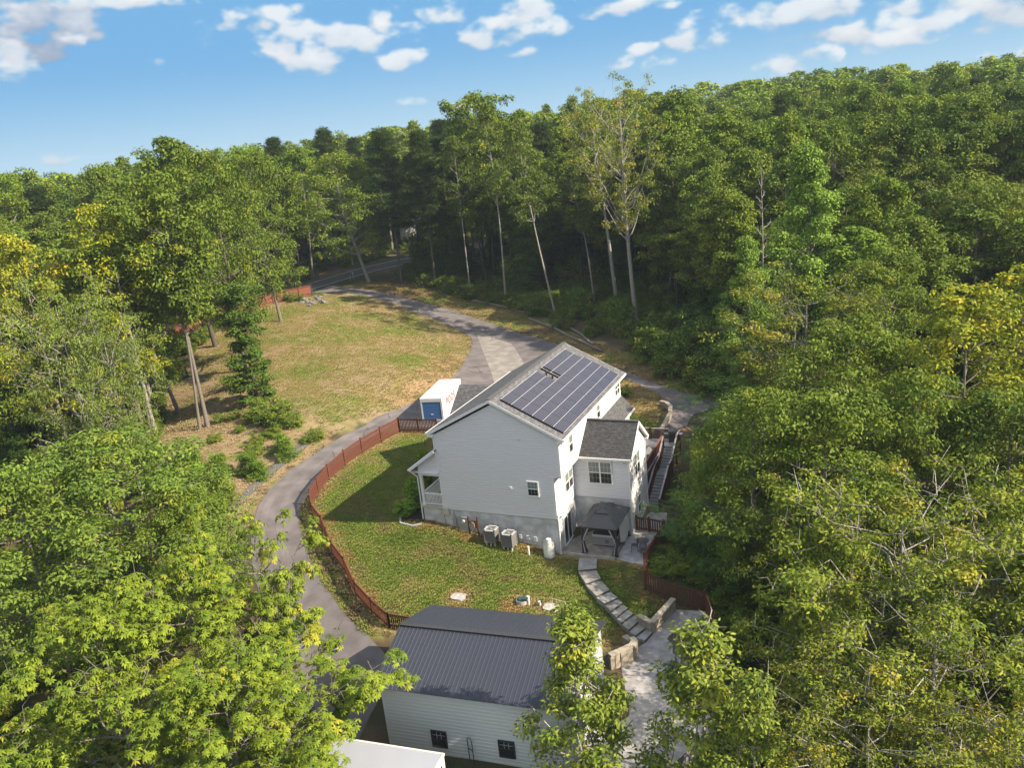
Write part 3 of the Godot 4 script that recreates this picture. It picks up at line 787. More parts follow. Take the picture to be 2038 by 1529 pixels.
	for b in [[-1.10, -1.78], [-1.86, -2.54]]:
		m = MB.new()
		m.lohi(Vector3(8.80, -2.52, b[1]), Vector3(8.86, -0.50, b[0]))
		part("pane", m.mesh(), mat(0.022, 0.028, 0.032, 0.06), door)
	# small fittings on the gable wall
	m = MB.new()
	m.lohi(Vector3(5.50, 2.03, 0.0), Vector3(5.69, 2.20, 0.10))
	part("dryer_vent", m.mesh(), trim, h)
	m = MB.new()
	m.lohi(Vector3(6.47, 5.70, 0.0), Vector3(6.63, 5.76, 0.06))
	part("gable_light", m.mesh(), mat(0.5, 0.5, 0.5), h)
	m = MB.new()
	m.lohi(Vector3(8.86, -0.10, -0.75), Vector3(9.02, 0.05, -0.5))
	part("outlet_hood", m.mesh(), trim, h)
	# garage wing
	m = MB.new()
	lap(m, Vector3(0, -0.75, -7.75), -X, Z, 0.0, 3.55, 0.16, func(_y): return Vector2(0, 3.3))
	lap(m, Vector3(-3.3, -0.75, -7.75), -Z, -X, 0.0, 6.4, 0.16, func(y): return Vector2(maxf(0.0, (y - 3.5) / 0.81), 7.32 - maxf(0.0, (y - 3.5) / 0.81)))
	lap(m, Vector3(-3.3, -0.75, -15.07), X, -Z, 0.0, 3.55, 0.4, func(_y): return Vector2(0, 3.3))
	part("garage_wing_siding", m.mesh(), white, h)
	roof_plane(h, "garage_wing_roof", Vector3(-3.62, 2.62, -7.40), Vector3(0.0, 2.62, -7.40), Vector3(4.0, 5.90, -11.41), Vector3(-3.62, 5.90, -11.41), 0.17)
	roof_plane(h, "garage_wing_roof", Vector3(0.0, 2.62, -15.42), Vector3(-3.62, 2.62, -15.42), Vector3(-3.62, 5.90, -11.41), Vector3(4.0, 5.90, -11.41), 0.17)
	m = MB.new()
	m.beam(Vector3(-3.64, 2.55, -7.42), Vector3(-3.64, 5.82, -11.41), 0.03, 0.18)
	m.beam(Vector3(-3.64, 2.55, -15.40), Vector3(-3.64, 5.82, -11.41), 0.03, 0.18)
	part("garage_wing_rake", m.mesh(), trim, h)
	gutter(h, Vector3(-3.62, 2.56, -7.36), Vector3(-0.1, 2.56, -7.36))
	m = MB.new()
	for k in 4:
		m.lohi(Vector3(-3.37, -0.65 + k * 0.55, -13.9), Vector3(-3.32, -0.13 + k * 0.55, -9.0))
	part("garage_door", m.mesh(), mat(0.72, 0.72, 0.70, 0.5), h)
	# front porch
	m = MB.new()
	m.lohi(Vector3(-1.72, -1.6, -7.3), Vector3(-0.03, -0.02, -0.03))
	part("porch_foundation", m.mesh(), found, h)
	m = MB.new()
	m.lohi(Vector3(-1.85, -0.02, -7.4), Vector3(-0.02, 0.16, 0.06))
	part("porch_floor", m.mesh(), mat(0.48, 0.45, 0.40, 0.85), h)
	roof_plane(h, "porch_roof", Vector3(-2.28, 3.06, 0.36), Vector3(-2.28, 3.06, -7.35), Vector3(0.0, 4.66, -7.35), Vector3(0.0, 4.66, 0.36), 0.16)
	m = MB.new()
	m.beam(Vector3(-2.28, 2.98, 0.372), Vector3(0.0, 4.58, 0.372), 0.03, 0.16)
	m.lohi(Vector3(-1.72, 2.55, -7.3), Vector3(-1.50, 2.82, 0.05))
	m.lohi(Vector3(-1.72, 2.56, -0.16), Vector3(-0.02, 2.80, 0.055))
	m.lohi(Vector3(-2.26, 2.84, -7.3), Vector3(-0.03, 2.87, 0.3))
	part("porch_fascia", m.mesh(), trim, h)
	m = MB.new()
	for k in 12:   # the triangular end of the porch roof, sided like the walls
		var y := 2.87 + k * 0.14
		var x0 := -1.7 + maxf(0.0, (y - 3.3) / 0.70)
		if x0 < -0.1:
			m.lohi(Vector3(x0, y, -0.02), Vector3(-0.02, y + 0.135, 0.02 + 0.004 * (k % 2)))
	part("porch_gable", m.mesh(), white, h)
	gutter(h, Vector3(-2.34, 3.0, 0.34), Vector3(-2.34, 3.0, -7.35))
	for z in [-0.10, -3.6, -7.2]:
		m = MB.new()
		m.lohi(Vector3(-1.70, 0.16, z - 0.1), Vector3(-1.50, 2.55, z + 0.1))
		m.lohi(Vector3(-1.73, 0.16, z - 0.13), Vector3(-1.47, 0.32, z + 0.13))
		m.lohi(Vector3(-1.73, 2.42, z - 0.13), Vector3(-1.47, 2.54, z + 0.13))
		part("porch_column", m.mesh(), trim, h)
	rail(h, "porch_railing", Vector3(-1.5, 0.16, -0.08), Vector3(-0.05, 0.16, -0.08), 0.98, trim, trim, 0.12)
	rail(h, "porch_railing", Vector3(-1.6, 0.16, -0.2), Vector3(-1.6, 0.16, -3.5), 0.98, trim, trim, 0.12)
	rail(h, "porch_railing", Vector3(-1.6, 0.16, -3.7), Vector3(-1.6, 0.16, -6.0), 0.98, trim, trim, 0.12)
	m = MB.new()
	m.beam(Vector3(-1.78, -0.95, 0.10), Vector3(-1.78, 2.45, 0.10), 0.075, 0.06)
	m.beam(Vector3(-1.78, 2.45, 0.10), Vector3(-2.28, 2.98, 0.30), 0.075, 0.06)
	part("downspout", m.mesh(), trim, h)
	# rear addition
	var ax := 12.98
	m = MB.new()
	lap(m, Vector3(8.82, 0, -3.97), X, Z, 0.0, 3.04, 0.19, func(_y): return Vector2(0, ax - 8.82))
	part("addition_siding", m.mesh(), white, h)
	m = MB.new()
	lap(m, Vector3(ax, -2.7, -3.97), -Z, X, 0.0, 7.75, 0.19, func(y): return Vector2(maxf(0.0, (y - 5.78) / 0.86), 4.36 - maxf(0.0, (y - 5.78) / 0.86)))
	part("addition_end_siding", m.mesh(), white, h)
	m = MB.new()
	lap(m, Vector3(8.82, -2.7, -8.33), X, -Z, 0.0, 5.75, 0.3, func(_y): return Vector2(0, ax - 8.82))
	part("addition_far_siding", m.mesh(), white, h)
	m = MB.new()
	m.lohi(Vector3(8.6, -3.4, -8.28), Vector3(ax - 0.05, -0.004, -4.0))
	part("addition_foundation", m.mesh(), found, h)
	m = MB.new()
	m.lohi(Vector3(8.83, -0.05, -3.99), Vector3(ax, -0.004, -3.94))  # dark strip painted as shade below the addition siding
	part("shade_strip", m.mesh(), mat(0.36, 0.36, 0.38), h)
	roof_plane(h, "addition_roof", Vector3(9.38, 3.19, -3.66), Vector3(13.26, 3.19, -3.66), Vector3(13.26, 5.17, -6.15), Vector3(9.38, 5.17, -6.15), 0.085)
	roof_plane(h, "addition_roof", Vector3(13.26, 3.19, -8.64), Vector3(9.38, 3.19, -8.64), Vector3(9.38, 5.17, -6.15), Vector3(13.26, 5.17, -6.15), 0.085)
	m = MB.new()
	m.beam(Vector3(9.38, 5.18, -6.15), Vector3(13.27, 5.18, -6.15), 0.26, 0.05)
	part("ridge_cap", m.mesh(), mat(0.08, 0.08, 0.085, 0.95), h)
	m = MB.new()
	for s in [-1.0, 1.0]:
		m.beam(Vector3(13.272, 3.10, -6.15 + s * 2.46), Vector3(13.272, 5.08, -6.15), 0.03, 0.19)
		m.quad(Vector3(13.26, 3.03, -6.15 + s * 2.45), Vector3(13.26, 5.0, -6.15), Vector3(ax, 5.0, -6.15), Vector3(ax, 3.03, -6.15 + s * 2.45), -UP)
		m.lohi(Vector3(8.9, 2.99, -6.15 + s * 2.17), Vector3(13.24, 3.03, -6.15 + s * 2.46))
		m.lohi(Vector3(12.96, 2.96, -6.15 + s * 2.14), Vector3(13.25, 3.14, -6.15 + s * 2.47))
	part("addition_rake", m.mesh(), trim, h)
	gutter(h, Vector3(9.4, 3.13, -3.62), Vector3(13.24, 3.13, -3.62))
	gutter(h, Vector3(9.4, 3.13, -8.68), Vector3(13.24, 3.13, -8.68))
	downspout(h, 13.05, -8.30, -2.6, 3.0, Vector3(0, 0, -0.5))
	m = MB.new()
	m.tube([Vector3(12.55, 2.80, -3.9), Vector3(12.55, 2.72, -3.78)], [0.07, 0.05], 8)
	part("flood_light", m.mesh(), trim, h)
	window(h, Vector3(10.84, 1.08, -3.958), X, Z, 1.78, 1.76, 3, 2, true, true)
	window(h, Vector3(ax + 0.012, 1.14, -5.78), -Z, X, 1.45, 1.82, 1, 1, true, true)
	window(h, Vector3(ax + 0.012, -1.86, -5.85), -Z, X, 0.86, 1.48, 1, 1, false, true)
	# one-storey bay with a lean-to roof at the far end of the rear wall
	m = MB.new()
	lap(m, Vector3(10.0, -1.6, -9.4), -Z, X, 0.0, 4.65, 0.16, func(_y): return Vector2(0, 5.67))
	lap(m, Vector3(8.82, -1.6, -9.4), X, Z, 0.0, 5.2, 0.16, func(y): return Vector2(0, 1.18 - maxf(0.0, (y - 4.5) * 1.0)))
	part("bay_siding", m.mesh(), white, h)
	roof_plane(h, "bay_roof", Vector3(10.42, 2.95, -9.15), Vector3(10.42, 2.95, -15.3), Vector3(9.36, 4.04, -15.3), Vector3(9.36, 4.04, -9.15), 0.14)
	gutter(h, Vector3(10.46, 2.90, -9.17), Vector3(10.46, 2.90, -15.28))
	window(h, Vector3(10.012, 0.6, -14.0), -Z, X, 0.9, 1.5, 1, 1, false, false)
	utilities(h)

func rail(parent: Node, called: String, a: Vector3, b: Vector3, hh: float, capm: Material, balm: Material, gap := 0.115) -> void:
	# a railing along a line: top and bottom rails with balusters joined below
	var m := MB.new()
	m.beam(a + UP * (hh - 0.02), b + UP * (hh - 0.02), 0.13, 0.045)
	var o := part(called, m.mesh(), capm, parent)
	m = MB.new()
	m.beam(a + UP * (hh - 0.08), b + UP * (hh - 0.08), 0.05, 0.08)
	m.beam(a + UP * 0.12, b + UP * 0.12, 0.05, 0.08)
	var flat := Vector2(b.x - a.x, b.z - a.z)
	var n := int(flat.length() / gap)
	for i in range(1, n):
		var p := a.lerp(b, i / float(n))
		m.box(p + UP * (hh * 0.5 + 0.02), Vector3(0.038, hh - 0.18, 0.038))
	part("balusters", m.mesh(), balm, o)

func utilities(h: Node) -> void:
	var grey := mat(0.36, 0.37, 0.39, 0.5, 0.3)
	var lite := mat(0.66, 0.66, 0.66, 0.5)
	var m := MB.new()
	m.lohi(Vector3(0.08, -0.32, 0.02), Vector3(0.48, 0.14, 0.2))
	m.lohi(Vector3(0.10, -0.40, 0.02), Vector3(0.46, -0.30, 0.16))
	tag(part("splice_box", m.mesh(), mat(0.55, 0.53, 0.46, 0.6), self), "beige cable box on the gable wall beside the porch", "utility box")
	m = MB.new()
	m.lohi(Vector3(0.72, -1.28, 0.02), Vector3(0.98, -0.62, 0.16))
	m.lohi(Vector3(0.80, -0.60, 0.02), Vector3(0.86, -0.1, 0.07))
	m.lohi(Vector3(0.75, -0.70, 0.02), Vector3(0.95, -0.60, 0.19))
	tag(part("disconnect_box", m.mesh(), grey, self), "narrow grey disconnect box left of the electric meter", "utility box")
	var t := thing("electric_meter", "grey electric meter cabinet with a round glass meter and white pipe below", "electric meter", Vector3(1.62, -1.0, 0.0))
	m = MB.new()
	m.lohi(Vector3(-0.33, -0.68, 0.02), Vector3(0.35, 0.55, 0.20))
	m.lohi(Vector3(-0.30, -0.02, 0.20), Vector3(0.32, 0.0, 0.21))
	part("cabinet", m.mesh(), grey, t)
	m = MB.new()
	m.tube([Vector3(0.0, 0.25, 0.20), Vector3(0.0, 0.25, 0.34)], [0.11, 0.09], 12)
	part("meter_dial", m.mesh(), mat(0.75, 0.78, 0.78, 0.15), t)
	m = MB.new()
	m.tube([Vector3(0.02, -0.68, 0.1), Vector3(0.02, -1.05, 0.1)], [0.045, 0.045], 8)
	part("conduit", m.mesh(), lite, t)
	m = MB.new()
	for b in [[5.95, -1.62], [6.50, -1.62], [7.05, -1.70]]:
		var u := thing("outlet_box", ["white outlet box left of the other two above the gutter pipe", "middle of three small boxes on the foundation wall", "small box nearest to the white gas tank on the foundation"][[5.95, 6.50, 7.05].find(b[0])], "outlet box", Vector3(b[0], b[1], 0.0), 0.0, "small boxes on the foundation wall")
		m = MB.new()
		m.lohi(Vector3(-0.10, -0.17, -0.02), Vector3(0.12, 0.17, 0.1))
		m.lohi(Vector3(-0.07, -0.12, 0.1), Vector3(0.09, 0.02, 0.12))
		part("box_body", m.mesh(), lite, u)
		m = MB.new()
		m.tube([Vector3(0, -0.17, 0.04), Vector3(0, -0.34, 0.04)], [0.022, 0.022], 6)
		part("conduit", m.mesh(), lite, u)
	m = MB.new()
	m.tube([Vector3(2.6, -1.82, 0.04), Vector3(4.9, -1.90, 0.04), Vector3(6.0, -1.98, 0.04)], [0.03, 0.03, 0.03], 6)
	m.tube([Vector3(6.1, -2.0, 0.05), Vector3(7.05, -2.05, 0.05)], [0.025, 0.025], 6)
	part("wall_conduit", m.mesh(), mat(0.55, 0.56, 0.58), h)
	# two air conditioners
	var spots := [Vector3(3.98, hgt(3.98, 0.62), 0.62), Vector3(5.36, hgt(5.36, 0.72) , 0.72)]
	for k in 2:
		var u := thing("air_conditioner", ["grey air conditioner nearer the rusty post frame, on white feet", "grey air conditioner standing second along the wall, nearer the gas tank"][k], "air conditioner", spots[k], 0.06 - 0.1 * k, "air conditioners beside the foundation wall")
		var f: MB
		for i in 3:
			for j in 2:
				f = MB.new()
				f.tube([Vector3(-0.32 + 0.32 * i, -0.15, -0.3 + 0.6 * j), Vector3(-0.32 + 0.32 * i, 0.26, -0.3 + 0.6 * j)], [0.055, 0.05], 7)
				part("foot", f.mesh(), mat(0.66, 0.64, 0.60), u)
		f = MB.new()
		f.box(Vector3(0, 0.29, 0), Vector3(0.86, 0.06, 0.86))
		for i in 4:
			f.box(Vector3(0.4 * (1 if i % 2 == 0 else -1), 0.74, 0.4 * (1 if i < 2 else -1)), Vector3(0.06, 0.86, 0.06))
		for s in 17:
			f.box(Vector3(0, 0.36 + s * 0.048, 0), Vector3(0.80, 0.026, 0.80))
		part("casing", f.mesh(), mat(0.20, 0.20, 0.205, 0.6), u)
		f = MB.new()
		f.box(Vector3(0, 0.74, 0), Vector3(0.74, 0.84, 0.74))
		part("coil", f.mesh(), mat(0.10, 0.10, 0.105, 0.7), u)
		f = MB.new()
		for i in 4:
			var a := i * PI / 2
			f.box(Vector3(cos(a) * 0.375, 1.19, sin(a) * 0.375), Vector3(0.14, 0.06, 0.89), Basis(UP, -a))
		part("top_rim", f.mesh(), mat(0.46, 0.46, 0.47, 0.5), u)
		f = MB.new()
		for q in 4:
			for i in 20:
				var a0 := TAU * i / 20.0
				var a1 := TAU * (i + 1) / 20.0
				var r := 0.09 + 0.075 * q
				f.beam(Vector3(cos(a0) * r, 1.20, sin(a0) * r), Vector3(cos(a1) * r, 1.20, sin(a1) * r), 0.012, 0.012)
		f.tube([Vector3(0, 1.16, 0), Vector3(0, 1.22, 0)], [0.09, 0.07], 10)
		part("fan_guard", f.mesh(), mat(0.34, 0.34, 0.34, 0.5), u)
	# gas tank
	var g := thing("propane_tank", "upright white propane tank at the corner of the gable wall", "gas tank", Vector3(8.22, -2.72, 0.5))
	m = MB.new()
	m.tube([Vector3(0, 0.02, 0), Vector3(0, 0.06, 0), Vector3(0, 0.14, 0), Vector3(0, 1.02, 0), Vector3(0, 1.13, 0), Vector3(0, 1.20, 0), Vector3(0, 1.22, 0)], [0.25, 0.33, 0.385, 0.385, 0.35, 0.22, 0.0], 24)
	part("tank_body", m.mesh(), mat(0.82, 0.82, 0.82, 0.35), g)
	m = MB.new()
	m.tube([Vector3(0, 1.18, 0), Vector3(0, 1.40, 0), Vector3(0, 1.43, 0)], [0.21, 0.21, 0.15], 18)
	part("collar", m.mesh(), mat(0.80, 0.80, 0.80, 0.4), g)
	m = MB.new()
	m.tube([Vector3(-0.26, 1.2, 0.0), Vector3(-0.36, 1.25, 0.0)], [0.07, 0.06], 8)
	part("regulator", m.mesh(), mat(0.7, 0.7, 0.7, 0.4), g)
	m = MB.new()
	m.tube([Vector3(0, -0.02, 0), Vector3(0, 0.05, 0)], [0.30, 0.30], 18)
	part("foot_ring", m.mesh(), mat(0.10, 0.09, 0.08), g)
	# rusty post frame with a hose reel
	var y := hgt(2.4, 0.35)
	var r := thing("hose_stand", "rusty two-post frame holding a coiled hose beside the wall", "hose stand", Vector3(2.45, y, 0.32))
	for s in [-1, 1]:
		m = MB.new()
		m.beam(Vector3(0.36 * s, -0.1, 0), Vector3(0.36 * s, 1.5, 0), 0.09, 0.09)
		part("post", m.mesh(), mat(0.10, 0.042, 0.022, 0.9), r)
	m = MB.new()
	m.beam(Vector3(-0.42, 1.05, 0.0), Vector3(0.42, 1.10, 0.0), 0.06, 0.16)
	m.beam(Vector3(0.25, 0.65, 0.04), Vector3(0.25, 1.1, 0.04), 0.2, 0.05, Vector3.BACK)
	part("crossbar", m.mesh(), mat(0.16, 0.07, 0.04, 0.9), r)
	m = MB.new()
	for q in 3:
		var ps := []
		var rs := []
		for i in 15:
			var a := TAU * i / 14.0
			ps.append(Vector3(-0.06 + cos(a) * (0.15 + 0.03 * q), 0.85 + sin(a) * (0.22 + 0.02 * q), 0.06 + 0.03 * q))
			rs.append(0.022)
		m.tube(ps, rs, 5)
	part("hose", m.mesh(), mat(0.45, 0.35, 0.25), r)
	for q in [Vector3(6.92, 0, 1.05)]:
		m = MB.new()
		m.tube([Vector3.ZERO - UP * 0.1, UP * 0.62], [0.06, 0.06], 10)
		m.tube([UP * 0.60, UP * 0.68], [0.072, 0.072], 10)
		var pipe := part("cleanout_pipe", m.mesh(), mat(0.80, 0.78, 0.74, 0.5), self)
		pipe.position = Vector3(q.x, hgt(q.x, q.z), q.z)
		tag(pipe, "short white upright pipe in the bare soil beside the gas tank", "pipe")

func solar() -> void:
	var s := thing("solar_array", "dark solar array covering the right slope of the main roof", "solar panels", Vector3(4.685, 8.589, 0))
	var ang := atan2(2.625, 5.15)
	var d := Vector3(cos(ang), -sin(ang), 0)
	var up := Vector3(sin(ang), cos(ang), 0)
	var rows := 6
	var rw := 0.815
	var pl := 1.70
	var cell := mat(1, 1, 1, 0.16, 0, "uv_cell", 1.0)
	var edge := mat(0.03, 0.03, 0.035, 0.4)
	var base := BoxMesh.new()
	base.size = Vector3(rw - 0.03, 0.035, pl - 0.012)
	var top := MB.new()
	var hw := (rw - 0.05) / 2
	var hl := (pl - 0.04) / 2
	top.quad(Vector3(-hw, 0.021, -hl), Vector3(hw, 0.021, -hl), Vector3(hw, 0.021, hl), Vector3(-hw, 0.021, hl), UP)
	for i in 6:
		var p := top.v[i]
		top.t[i] = Vector2((p.z + hl) / (hl * 2), (p.x + hw) / (hw * 2))
	var tm := top.mesh()
	var bs := Basis(d, up, d.cross(up))
	for i in rows:
		for j in 8:
			var z := -1.38 - j * pl
			var dist := 0.62 + rw * (i + 0.5)
			if i < 2:
				if j == 4:
					continue
				z += 0.0 if j < 4 else -0.25
			if i < 2 and j > 3:
				z = -1.38 - (j) * pl + 0.35
			var p := part("solar_panel", base, edge, s)
			p.transform = Transform3D(bs, d * dist + up * 0.10 + Vector3(0, 0, z))
			part("cells", tm, cell, p)
	for i in rows + 1:
		var dist := 0.62 + rw * i
		for seg in ([[-0.5, -14.1]] if i > 1 else [[-0.5, -7.35], [-8.2, -14.1]]):
			var m := MB.new()
			m.beam(d * dist + up * 0.112 + Vector3(0, 0, seg[0]), d * dist + up * 0.112 + Vector3(0, 0, seg[1]), 0.034, 0.03, up)
			part("rail", m.mesh(), mat(0.5, 0.5, 0.53, 0.4, 0.3), s)
	for q in [[-0.51, 0.62, 0.62 + rw * rows], [-8.19, 0.62, 0.62 + rw * 2]]:
		var m := MB.new()
		m.beam(d * q[1] + up * 0.075 + Vector3(0, 0, q[0]), d * q[2] + up * 0.075 + Vector3(0, 0, q[0]), 0.03, 0.12, up)
		part("skirt", m.mesh(), mat(0.012, 0.012, 0.014, 0.5), s)
	for q in [[1.35, -7.75], [1.9, -7.7]]:
		var m := MB.new()
		m.tube([d * q[0] + Vector3(0, 0, q[1]), d * q[0] + Vector3(0, 0.3, q[1])], [0.07, 0.07], 10)
		var v := part("roof_vent_pipe", m.mesh(), mat(0.02, 0.02, 0.02, 0.6), self)
		v.position = Vector3(4.685, 8.589, 0)
		tag(v, "black vent pipe in the gap of the solar array, %s the ridge" % ("nearer" if q[0] < 1.5 else "farther from"), "vent pipe", "vent pipes in the roof gap")

# ---------------------------------------------------------------- outbuildings and vehicles
func garage() -> void:
	var g := thing("garage", "pale sided detached garage with a ribbed charcoal metal roof", "garage", Vector3(5.4, -4.6, 15.04), 0.0872)
	var plank := mat(0.62, 0.66, 0.655, 0.5)
	var ln := 10.3
	var ev := 4.2
	var rd := 5.4
	# front wall: every lap is a plank
	var pm := MB.new()
	var st := 0.205
	pm.quad(Vector3(0.3, 0, 0.046), Vector3(ln - 0.3, 0, 0.046), Vector3(ln - 0.3, st * 0.66, 0.046), Vector3(0.3, st * 0.66, 0.046), Vector3.BACK)
	pm.quad(Vector3(0.3, st * 0.66, 0.046), Vector3(ln - 0.3, st * 0.66, 0.046), Vector3(ln - 0.3, st, 0.004), Vector3(0.3, st, 0.004), Vector3(0, 1, 1))
	pm.quad(Vector3(0.3, 0, 0.0), Vector3(ln - 0.3, 0, 0.0), Vector3(ln - 0.3, 0, 0.032), Vector3(0.3, 0, 0.032), Vector3.DOWN)
	var pmesh := pm.mesh()
	for k in 20:
		var p := part("siding_plank", pmesh, plank, g)
		p.position = Vector3(0, k * st, 3.45)
	var m := MB.new()
	m.lohi(Vector3(0.31, -1.0, -3.44), Vector3(ln - 0.31, ev - 0.02, 3.445))
	part("wall", m.mesh(), mat(0.5, 0.55, 0.56, 0.6), g)
	m = MB.new()
	lap(m, Vector3(0.30, 0, -3.45), Vector3.BACK, Vector3.LEFT, 0.0, rd - 0.1, 0.205, func(y): return Vector2(maxf(0.0, (y - ev) * 3.1), 6.9 - maxf(0.0, (y - ev) * 3.1)))
	part("left_siding", m.mesh(), plank, g)
	m = MB.new()   # ribbed white metal on the right end
	for k in 23:
		var z := -3.45 + k * 0.3
		var t := rd - 0.12 - absf(z + 0.15) * 0.32
		m.lohi(Vector3(ln - 0.31, -1.0, z), Vector3(ln - 0.28, t, z + 0.3))
		m.lohi(Vector3(ln - 0.28, -1.0, z + 0.01), Vector3(ln - 0.24, t, z + 0.07))
	part("ribbed_end_wall", m.mesh(), mat(0.62, 0.64, 0.67, 0.45), g)
	m = MB.new()
	for x in [0.26, ln - 0.34]:
		m.lohi(Vector3(x, 0, 3.40), Vector3(x + 0.1, ev - 0.02, 3.50))
	m.lohi(Vector3(0.3, ev - 0.16, 3.44), Vector3(ln - 0.3, ev - 0.03, 3.49))
	part("trim", m.mesh(), mat(0.66, 0.68, 0.68, 0.5), g)
	for q in [Vector2(3.16, 0.93), Vector2(6.72, 0.92)]:
		window(g, Vector3(q.x, q.y, 3.478), Vector3.RIGHT, Vector3.BACK, 0.84, 0.98, 3, 2, false, false, true)
	# roof sheets
	var metal := mat(0.040, 0.046, 0.066, 0.38, 0.0)
	var pw := ln / 11.0
	var len_ := sqrt(3.78 * 3.78 + 1.22 * 1.22)
	pm = MB.new()
	pm.box(Vector3(pw / 2, -0.015, len_ / 2), Vector3(pw - 0.006, 0.03, len_))
	for k in 4:
		var x := (k + 0.5) * pw / 4
		pm.quad(Vector3(x - 0.026, 0, 0), Vector3(x - 0.026, 0, len_), Vector3(x - 0.010, 0.019, len_), Vector3(x - 0.010, 0.019, 0), Vector3(-1, 1, 0))
		pm.quad(Vector3(x + 0.026, 0, 0), Vector3(x + 0.026, 0, len_), Vector3(x + 0.010, 0.019, len_), Vector3(x + 0.010, 0.019, 0), Vector3(1, 1, 0))
		pm.quad(Vector3(x - 0.010, 0.019, 0), Vector3(x + 0.010, 0.019, 0), Vector3(x + 0.010, 0.019, len_), Vector3(x - 0.010, 0.019, len_), UP)
	pmesh = pm.mesh()
	var a := atan2(1.22, 3.78)
	for s in 2:
		for k in 11:
			var p := part("roof_sheet", pmesh, metal, g)
			if s == 0:
				p.transform = Transform3D(Basis(Vector3.RIGHT, a), Vector3(k * pw, rd + 0.04, 0))
			else:
				p.transform = Transform3D(Basis(UP, PI) * Basis(Vector3.RIGHT, a), Vector3((k + 1) * pw, rd + 0.04, 0))
	m = MB.new()
	m.beam(Vector3(-0.01, rd + 0.045, 0.11), Vector3(ln + 0.01, rd + 0.045, 0.11), 0.02, 0.24, Vector3(0, a, 1))
	m.slab(Vector3(-0.01, rd + 0.03, 0.17), Vector3(ln + 0.01, rd + 0.03, 0.17), Vector3(ln + 0.01, rd + 0.085, 0), Vector3(-0.01, rd + 0.085, 0), 0.02)
	m.slab(Vector3(-0.01, rd + 0.03, -0.17), Vector3(ln + 0.01, rd + 0.03, -0.17), Vector3(ln + 0.01, rd + 0.085, 0), Vector3(-0.01, rd + 0.085, 0), 0.02)
	part("ridge_cap", m.mesh(), mat(0.05, 0.052, 0.06, 0.4), g)
	m = MB.new()
	for x in [-0.015, ln + 0.015]:
		for s in [-1.0, 1.0]:
			m.beam(Vector3(x, ev - 0.03, s * 3.77), Vector3(x, rd + 0.02, 0), 0.03, 0.14)
	part("rake_trim", m.mesh(), mat(0.05, 0.052, 0.06, 0.4), g)
	m = MB.new()
	m.tube([Vector3(4.72, 1.0, 3.62), Vector3(4.72, 1.75, 3.62), Vector3(4.80, 1.9, 3.66), Vector3(4.92, 1.9, 3.70), Vector3(5.0, 1.75, 3.74), Vector3(5.0, 1.0, 3.74)], [0.02, 0.02, 0.02, 0.02, 0.02, 0.02], 6)
	m.beam(Vector3(4.72, 1.2, 3.62), Vector3(5.0, 1.2, 3.74), 0.03, 0.03)
	m.tube([Vector3(4.72, 0.0, 3.62), Vector3(4.72, 1.0, 3.62)], [0.02, 0.02], 6)
	m.tube([Vector3(5.0, 0.0, 3.74), Vector3(5.0, 1.0, 3.74)], [0.02, 0.02], 6)
	var hk := part("hand_cart", m.mesh(), mat(0.02, 0.02, 0.022, 0.5), self)
	hk.transform = g.transform
	tag(hk, "black tubular cart handle standing against the front wall of the garage", "hand cart")

func camper() -> void:
	var c := thing("camper", "white camper trailer with a grey membrane roof parked before the garage", "camper", Vector3(7.55, -4.6, 21.95), 0.0872)
	var shell := mat(0.72, 0.72, 0.72, 0.4)
	var m := MB.new()
	m.lohi(Vector3(-3.0, 0.55, -1.2), Vector3(3.0, 2.74, 1.2))
	part("body", m.mesh(), shell, c)
	m = MB.new()
	for i in 12:
		for j in 5:
			var f := func(x: float, z: float): return 2.765 + 0.045 * (1.0 - pow(z / 1.2, 2.0)) + 0.006 * sin(x * 3.1 + z * 2.0) * cos(x * 1.3 - z * 4.0)
			var x0 := -2.96 + i * 5.92 / 12
			var x1 := x0 + 5.92 / 12
			var z0 := -1.16 + j * 2.32 / 5
			var z1 := z0 + 2.32 / 5
			m.quad(Vector3(x0, f.call(x0, z0), z0), Vector3(x1, f.call(x1, z0), z0), Vector3(x1, f.call(x1, z1), z1), Vector3(x0, f.call(x0, z1), z1), UP)
	part("roof", m.mesh(), mat(0.38, 0.40, 0.46, 0.4), c)
	m = MB.new()
	m.lohi(Vector3(-3.04, 2.70, -1.24), Vector3(3.04, 2.80, -1.14))
	m.lohi(Vector3(-3.04, 2.70, 1.14), Vector3(3.04, 2.80, 1.24))
	m.lohi(Vector3(-3.05, 2.69, -1.14), Vector3(-2.95, 2.805, 1.14))
	m.lohi(Vector3(2.95, 2.69, -1.14), Vector3(3.05, 2.805, 1.14))
	part("edge_trim", m.mesh(), mat(0.78, 0.75, 0.68, 0.5), c)
	m = MB.new()
	m.lohi(Vector3(3.0, 1.55, -0.85), Vector3(3.03, 2.45, 0.85))
	part("end_window", m.mesh(), mat(0.05, 0.04, 0.09, 0.1), c)
	m = MB.new()
	m.lohi(Vector3(3.0, 1.47, -0.93), Vector3(3.018, 2.53, 0.93))
	part("window_frame", m.mesh(), mat(0.75, 0.75, 0.75, 0.4), c)
	for s in [-1, 1]:
		m = MB.new()
		m.tube([Vector3(-0.5, 0.33, s * 1.0), Vector3(-0.5, 0.33, s * 1.22)], [0.33, 0.33], 16)
		part("wheel", m.mesh(), mat(0.03, 0.03, 0.03), c)
	m = MB.new()
	m.beam(Vector3(-3.0, 0.5, 0), Vector3(-4.1, 0.45, 0), 0.1, 0.1)
	m.tube([Vector3(-4.0, 0.0, 0), Vector3(-4.0, 0.6, 0)], [0.04, 0.04], 8)
	part("hitch", m.mesh(), mat(0.05, 0.05, 0.05), c)

